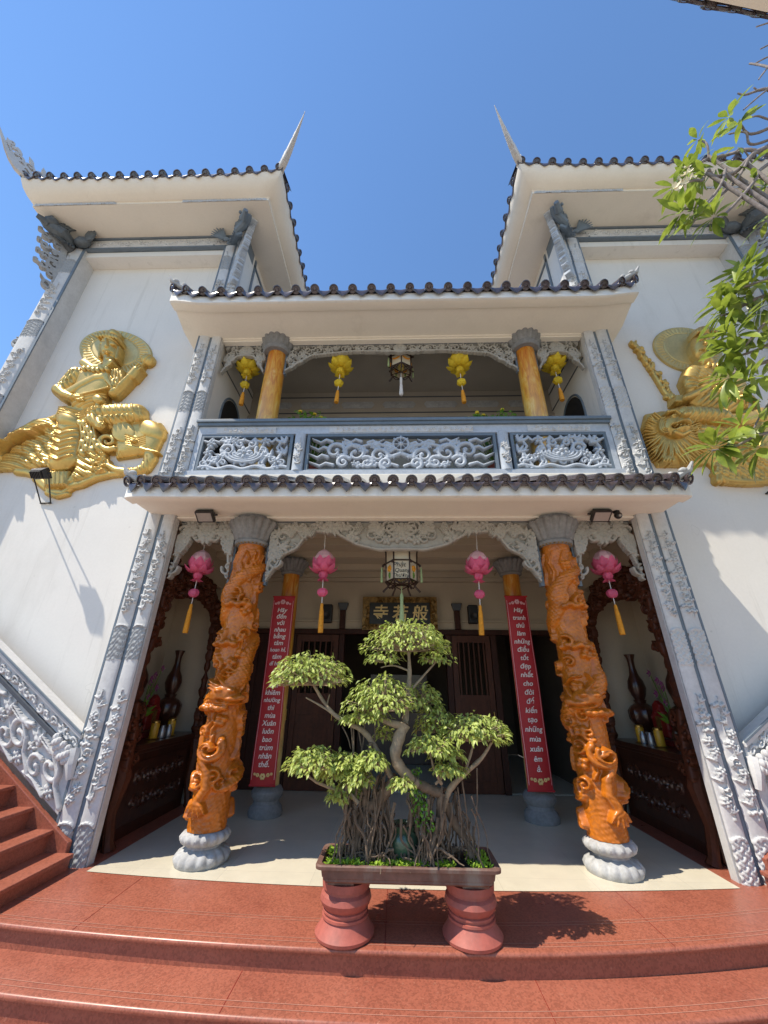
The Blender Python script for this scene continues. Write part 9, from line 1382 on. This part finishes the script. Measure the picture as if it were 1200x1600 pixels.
# ------------------------------------------------------------------ side stairs with carved balustrades
def stairs(s):
    wh = 'left' if s < 0 else 'right'; F_ = s < 0
    t = thing('staircase', f'red granite staircase rising along the wall of the {wh} tower', 'staircase', (s*3.6, -.6, 0))
    x0 = 2.99 if s < 0 else 3.04
    tr = MB(); rs = MB()
    for k in range(11):
        z = .12+.165*k; xa = x0+.25*k
        yf = -1.0 if k > 0 else -1.0
        tr.box(xa-.025, xa+.26, yf, -.065, z-.035, z)
        rs.box(xa, xa+.249, yf+.012, -.066, max(-.4, z-.40), z-.0352)
    tr.build('tread', 'granite', t, flip=F_, smooth=0, bevel=.008); rs.build('riser', 'granite', t, flip=F_, smooth=0)
    sl_ = .66
    def shear(xa, xb, v0, v1, y0, y1, name, m, zb=0.0, bevel=.006):
        p = [(xa, zb+v0), (xb, zb+v0+sl_*(xb-xa)), (xb, zb+v1+sl_*(xb-xa)), (xa, zb+v1)]
        return MB().prism(p, 'y', y0, y1).build(name, m, bt, flip=F_, smooth=0, bevel=bevel)
    bt = t
    shear(x0+.06, x0+2.9, -.30, .19, -.0645, -.01, 'skirting', 'granite')
    bt = thing('stair_balustrade', f'pale carved stone balustrade along the {wh} stairs', 'balustrade', (s*3.6, 0, .3))
    xa = 3.24 if s < 0 else 3.27; xb = xa+2.5; zb = .17+sl_*(xa-2.93)
    shear(xa, xb, .05, .50, -.005, .10, 'panel', 'stone', zb-.07)
    shear(xa, xb, .50, .55, -.03, .13, 'dark_moulding', 'slate_dark', zb-.07)
    shear(xa, xb, .55, .69, -.005, .11, 'frieze_course', 'stone', zb-.07)
    shear(xa, xb, .69, .73, -.04, .14, 'handrail', 'stone', zb-.07); shear(xa, xb, .7305, .75, -.052, -.030, 'handrail_edge', 'slate', zb-.07, 0)
    z_ = zb-.07
    sk = Sketch(0, xb-xa, .06, .49, .007)
    for k in range(6):
        x = .12+.42*k; sg = (-1)**k
        sk.scroll(x+.10, .30, .13, 1.0+k, 1.15, sg, .032, .05, .0); sk.scroll(x+.26, .20, .10, 2+k, 1.0, -sg, .024, .045, .0)
        sk.stroke([(x-.1, .12), (x, .22), (x+.02, .32), (x+.12, .42), (x+.28, .46)], .03, .012, .05, .0)
        sk.stroke([(x, .46), (x+.14, .40), (x+.3, .43)], .024, .01, .05, .0); sk.stroke([(x+.1, .08), (x+.24, .12), (x+.36, .10)], .024, .012, .05, .0)
        for q in (-.6, 0, .6): sk.leaf(x+.30, .36, .14, .06, 1.2+q, .045, .0)
        sk.flower(x+.05, .14, .06, 6, .04, .0); sk.flower(x+.36, .30, .05, 5, .04, .0)
    sk.H = np.where(sk.H > .002, sk.H, 0)
    relief(sk, lambda U, V, H: (s*(xa+U), -.004-H, z_+V+sl_*U), 'scroll_carving', 'stone', bt, back=.0, flip=F_)
    sk = Sketch(.0, xb-xa, .56, .68, .008)
    for k in range(26): 
        sk.scroll(.06+.095*k, .62, .045, k, .95, (-1)**k, .016, .03, 0.)
        sk.leaf(0.02+.095*k, .595+.03*(k % 2), .10, .04, .5*(-1)**k, .025, 0.)
    relief(sk, lambda U, V, H: (s*(xa+U), -.004-H, z_+V+sl_*U), 'frieze_carving', 'stone', bt, back=0.0, flip=F_)
    b = MB()
    for k in range(16): b.ball((xa+.02+.05*(k % 4)+.02*(k//4), -.06-.012*(k % 3), z_+.48+.045*(k//4)+sl_*.05*(k % 4)), .036, 7, 5)
    b.tube([(xa+.04, -.02, z_+.60), (xa+.0, -.06, z_+.48), (xa-.02, -.05, z_+.36)], [.06, .05, .03], 8)
    b.build('end_ornament', 'stone', bt, flip=F_)
    # solid wall under the flight
    return t
stairs(-1); stairs(1)
# ------------------------------------------------------------------ bonsai in its tray
PY = -.90
t = thing('bonsai_tray', 'long brown clay bonsai tray resting on two red pedestals', 'plant pot', (0, PY, .30))
def tray_ring(hx, hy, z, r=.05, n=6):
    out = []
    for (cx, cy, a0) in ((hx-r, hy-r, 0), (-hx+r, hy-r, PI/2), (-hx+r, -hy+r, PI), (hx-r, -hy+r, 1.5*PI)):
        for j in range(n): a = a0+PI/2*j/(n-1); out.append((cx+r*math.cos(a), PY+cy+r*math.sin(a), z))
    return out
rings = [tray_ring(.52, .13, .312), tray_ring(.562, .165, .315), tray_ring(.572, .175, .325), tray_ring(.572, .175, .338), tray_ring(.58, .18, .342), tray_ring(.59, .185, .388), tray_ring(.62, .205, .392), tray_ring(.622, .207, .41), tray_ring(.615, .20, .418), tray_ring(.585, .175, .415), tray_ring(.575, .168, .36)]
b = MB().grid(rings, closed=True); b.add(rings[0], [tuple(range(len(rings[0])))[::-1]])
tr_ = b.build('tray', 'pot', t, smooth=40)
for sx in (-.45, .45):
    b = MB().box(sx-.09, sx+.09, PY-.14, PY+.14, .2935, .316); b.build('foot', 'pot', t, smooth=0, bevel=.006)
rows = []
for x in np.linspace(-.572, .572, 50): rows.append([(x, PY+y, .375+.03*(1-(x/.58)**2)*(1-(y/.17)**2)+.012*math.sin(x*31+y*17)+.008*math.sin(x*57-y*40)) for y in np.linspace(-.165, .165, 14)])
MB().grid(rows[::-1]).build('soil', 'soil', t, smooth=60)

for x, lab in ((-.425, 'waisted red clay pedestal under the left end of the bonsai tray'), (.430, 'waisted red clay pedestal under the right end of the bonsai tray')):
    o = MB().lathe([(.17, .0), (.196, .004), (.200, .02), (.190, .03), (.172, .05), (.155, .072), (.147, .084), (.157, .088), (.157, .100), (.145, .103), (.145, .112), (.154, .115), (.154, .124), (.145, .128), (.166, .148), (.176, .170), (.168, .195), (.150, .208), (.150, .222), (.164, .226), (.168, .264)], (x, PY+.01, .0005), 48).build('clay_pedestal', 'terracotta', None, smooth=28); o.scale = (1, 1, 1.11)
    tag(o, lab, 'pedestal', 'pedestals under the bonsai tray')

def leaf_blade(mb, p, d, n, L, W, fold=.25, droop=.25, segs=3):
    d = d.normalized(); s_ = d.cross(n)
    if s_.length < 1e-4: s_ = d.cross(Vector((1, 0, 0)))
    s_.normalize(); n = s_.cross(d); L3 = []
    prof = [(.0, .10), (.35, 1.0), (.70, .72), (1.0, .02)] if segs == 3 else [(0, .10), (.2, .55), (.45, .95), (.65, 1.0), (.85, .62), (1.0, .03)]
    rows = []
    for q, ww in prof:
        c = p+d*(L*q)-n*(droop*L*q*q); w_ = W*.5*ww
        rows.append([tuple(c-s_*w_+n*fold*w_), tuple(c), tuple(c+s_*w_+n*fold*w_)])
    mb.grid(rows)

bt = thing('bonsai_tree', 'bonsai fig with rounded leaf pads and hanging aerial roots, in the tray', 'bonsai', (0, PY, .40))
for i, (pts, r0, r1) in enumerate(LIMBS):
    P = [Vector(p) for p in pts]
    # resample with a slight natural irregularity
    Q = []; n = len(P)
    for k in range(n-1):
        for j in range(4):
            q = j/4; a = P[max(0, k-1)]; b_ = P[k]; c = P[k+1]; d = P[min(n-1, k+2)]
            Q.append(.5*((2*b_)+(c-a)*q+(2*a-5*b_+4*c-d)*q*q+(3*b_-a-3*c+d)*q**3))
    Q.append(P[-1])
    R_ = [max(.003, (r0+(r1-r0)*k/(len(Q)-1))*(1+.10*math.sin(k*2.1+i)+.05*math.sin(k*5.3))) for k in range(len(Q))]
    MB().tube(Q, R_, 10 if r0 > .02 else 6).build('trunk' if i == 0 else 'branch' if i < 14 else 'root_buttress', 'bark' if i < 14 else 'root', bt, smooth=60)
b = MB()
for pts, r in ROOTS:
    P = [Vector(p) for p in pts]; Q = []; n = len(P)
    for k in range(n-1):
        for j in range(3):
            q = j/3; a = P[max(0, k-1)]; b_ = P[k]; c = P[k+1]; d = P[min(n-1, k+2)]
            Q.append(.5*((2*b_)+(c-a)*q+(2*a-5*b_+4*c-d)*q*q+(3*b_-a-3*c+d)*q**3))
    Q.append(P[-1]); b.tube(Q, [r*1.1, r*.7], 5)
# gnarled surface roots round the foot
rng = np.random.RandomState(17)
for k in range(90):
    x = rng.uniform(-.30, .36); y = PY+rng.uniform(-.13, .08); a = rng.rand()*6.28; p = Vector((x, y, .40+rng.rand()*.10)); Q = [p]
    for j in range(6):
        a += rng.uniform(-.9, .9); p = p+Vector((math.cos(a)*.035, math.sin(a)*.02, rng.uniform(-.022, .016))); p.z = max(.385, p.z); Q.append(p)
    b.tube(Q, [rng.uniform(.006, .012), .003], 5)
r_ = b.build('aerial_roots', 'root', bt, smooth=60); r_['kind'] = 'stuff'
def pad(c, rx, rz, n, seed):
    rng = np.random.RandomState(seed); mb = MB(); ry = max(rx*.75, .09); tw = MB()
    c = Vector(c)
    n = int(n*3.3)
    for k in range(n):
        # on a low dome, a few below and inside
        a = rng.rand()*2*PI; rr = math.sqrt(rng.rand()); q = rng.rand()
        lump = 1+.16*math.sin(a*3+seed)+.10*math.sin(a*5+2*seed)
        h = 1.15*(max(0, 1-rr**2.6)**.5)*(.30+.70*q)-(.35 if q < .4 else .18*rr)+.13*math.sin(a*4+rr*6+seed)
        p = c+Vector((rx*rr*lump*math.cos(a), ry*rr*lump*math.sin(a), rz*h))
        out = Vector((math.cos(a)*(rr+.1), math.sin(a)*(rr+.1), .25-.60*rr-.35*rng.rand()))
        out += Vector(rng.uniform(-.55, .55, 3)); out.normalize()
        nn = Vector((.45*math.cos(a)*rr, .45*math.sin(a)*rr, 1))+Vector(rng.uniform(-.45, .45, 3))
        leaf_blade(mb, p, out, nn, rng.uniform(.030, .050), rng.uniform(.017, .026), .3, rng.uniform(.15, .5))
        if k % 6 == 0: tw.tube([c-Vector((0, 0, rz*.35))+Vector((rng.uniform(-.02, .02), 0, 0)), c+(p-c)*.55-Vector((0, 0, rz*.15)), p], [.006, .0025], 4, cap=False)
    f = mb.build('foliage_pad', 'leaf', bt, smooth=0); tw.build('twigs', 'bark', f, smooth=60)
for i, (c, rx, rz, n) in enumerate(PADS): pad(c, rx, rz, n, 100+i)

# green jar and the small plant growing in it, among the roots
t = thing('ceramic_jar', 'small green ceramic jar half hidden among the bonsai roots', 'jar', (-.02, -.96, .40))
MB().lathe([(.09, 0), (.105, .03), (.12, .08), (.115, .13), (.095, .155), (.10, .17), (.108, .185), (.10, .19), (.085, .175)], (-.03, -.88, .405), 28).build('body', 'celadon', t)
MB().lathe([(.08, .0), (.05, .02), (.02, .022)], (-.03, -.88, .56), 16).build('soil', 'soil', t)
o = MB(); rng = np.random.RandomState(23); o2 = MB()
for k in range(230):
    q = rng.rand(); c = Vector((.035+.10*q+rng.uniform(-.06, .06), -1.02+rng.uniform(-.05, .05), .93-.33*q+rng.uniform(-.05, .06)))
    d = Vector(rng.uniform(-1, 1, 3)); leaf_blade(o, c, d, Vector((0, -.5, 1))+Vector(rng.uniform(-.5, .5, 3)), .026, .018, .2, .2)
    if k % 9 == 0: o2.tube([(-.01, -.96, .57), (.02+.04*q, -1.0, .70), tuple(c)], [.004, .0015], 4, cap=False)
t = thing('small_plant', 'small bright leafy plant growing before the bonsai trunk', 'plant', (.0, -.96, .58))
o.build('foliage', 'leaf_small', t, smooth=0); o2.build('stem', 'root', t)
mb = MB(); rng = np.random.RandomState(29)
for (xa, xb, ya, yb, n) in ((-.55, -.34, -.165, -.08, 300), (-.57, -.47, .02, .15, 140), (-.20, .13, -.165, -.06, 520), (.20, .32, -.16, -.08, 90), (.42, .56, -.15, .13, 260), (-.34, -.2, -.165, -.12, 60)):
    for k in range(n):
        x, y = rng.uniform(xa, xb), PY+rng.uniform(ya, yb)
        p = Vector((x, y, .395+.02*rng.rand())); d = Vector((rng.uniform(-1, 1), rng.uniform(-1, .6), rng.uniform(.2, 1.2)))
        leaf_blade(mb, p, d, Vector((0, -.3, 1))+Vector(rng.uniform(-.4, .4, 3)), rng.uniform(.018, .030), rng.uniform(.012, .018), .2, .4)
tag(mb.build('ground_cover', 'moss', None, smooth=0), 'bright green ground cover in the bonsai tray', 'ground cover', kind='stuff')

# ------------------------------------------------------------------ frangipani reaching in from the right
ft = thing('frangipani_tree', 'frangipani tree with bare grey limbs and long leaves, before the right tower', 'tree', (5.2, -2.3, -.55))
def spline(P, m=5):
    Q = []; n = len(P)
    for k in range(n-1):
        for j in range(m):
            q = j/m; a = P[max(0, k-1)]; b_ = P[k]; c = P[k+1]; d = P[min(n-1, k+2)]
            Q.append(.5*((2*b_)+(c-a)*q+(2*a-5*b_+4*c-d)*q*q+(3*b_-a-3*c+d)*q**3))
    Q.append(P[-1]); return Q
hub = {}
b = MB(); b.tube(spline([Vector((5.2, -2.3, -.58)), Vector((5.1, -2.2, 1.0)), Vector((5.2, -2.1, 2.4)), Vector((5.0, -1.9, 3.6)), Vector((4.8, -1.75, 4.6))]), [.20, .11], 12)
b.build('trunk', 'bark_grey', ft, smooth=60)
for i, (pts, r0, r1) in enumerate(FRANGI):   # limbs from the trunk to the branches
    if r0 < .0155: continue
    q = Vector(pts[0])
    if q.x < 3.9: continue
    p = Vector((4.8, -1.75, 4.6)) if q.z > 4.8 else Vector((5.1, -2.0, 3.0))
    b = MB(); b.tube(spline([p, (p+q)/2+Vector((.12, 0, -.10)), q]), [max(.035, r0*1.4), r0], 8); b.build('limb', 'bark_grey', ft, smooth=60)
for i, (pts, r0, r1) in enumerate(FRANGI):
    r0, r1 = r0*.8, r1*.8; Q = spline([Vector(p)+Vector((0, .05*math.sin(k*1.7+i), 0)) for k, p in enumerate(pts)])
    R_ = [(r0+(r1-r0)*k/(len(Q)-1))*(1+.07*math.sin(k*3.1+i)) for k in range(len(Q))]
    b = MB(); b.tube(Q, R_, 8); b.build('branch', 'bark_grey', ft, smooth=60)
rng = np.random.RandomState(77)
for i, (c, n) in enumerate(TUFTS):
    n = int(n*1.6); mb = MB(); c = Vector(c); ax = Vector((rng.uniform(-.9, -.1), rng.uniform(-.5, .4), rng.uniform(-.3, .5))).normalized()
    for k in range(n):
        a = k*2.4+i; e1 = ax.cross(Vector((0, 0, 1))).normalized(); e2 = ax.cross(e1)
        d = ax*rng.uniform(.15, .8)+(e1*math.cos(a)+e2*math.sin(a))*rng.uniform(.7, 1.0)+Vector((0, 0, -.15))
        p = c+ax*.02*k/n
        leaf_blade(mb, p+d.normalized()*.03, d, Vector((-.3, -.2, 1))+Vector(rng.uniform(-.35, .35, 3)), rng.uniform(.17, .31), rng.uniform(.054, .088), .22, rng.uniform(.1, .5), 6)
    mb.build('leaf_tuft', 'leaf_fran', ft, smooth=60)
mb = MB()
for c in BLOSSOMS:
    c = Vector(c); d = Vector((rng.uniform(-1, .3), -1, rng.uniform(-.2, .8))).normalized(); e1 = d.cross(Vector((0, 0, 1))).normalized(); e2 = d.cross(e1)
    for j in range(5):
        a = j*1.257+rng.rand(); leaf_blade(mb, c, d*.35+(e1*math.cos(a)+e2*math.sin(a)), d, .065, .045, .1, -.2)
mb.build('blossoms', 'blossom', ft, smooth=0)

# ------------------------------------------------------------------ neighbouring roof over the courtyard, top right
nt_ = thing('gate_roof', 'edge of a tiled gate roof overhanging the courtyard at upper right', 'roof', (5, -4, 6))
b = MB(); b.add([(1.2, -3.50, 6.0), (6.5, -2.75, 6.0), (6.5, -6.5, 6.0), (1.2, -6.5, 6.0), (1.2, -3.50, 6.10), (6.5, -2.75, 6.10), (6.5, -6.5, 7.2), (1.2, -6.5, 7.2)], [(0, 1, 2, 3), (4, 7, 6, 5), (0, 4, 5, 1), (1, 5, 6, 2), (2, 6, 7, 3), (3, 7, 4, 0)])
b.build('soffit', 'beige', nt_, smooth=0)
tm = MB(); tile_edge(tm, lambda q: (1.25+5.2*q, -3.46+.735*q, 6.13), (.02, -.9, .32), 26, r=.05, length=.8, drip=.05); tm.build('roof_tiles', 'tile', nt_, smooth=45)
b = MB()
for x, y in ((6.2, -3.3), (6.2, -6.2)): b.box(x-.15, x+.15, y-.15, y+.15, -.58, 5.999)
b.build('gate_post', 'plaster', nt_, smooth=0)
print('objects', len(bpy.data.objects))
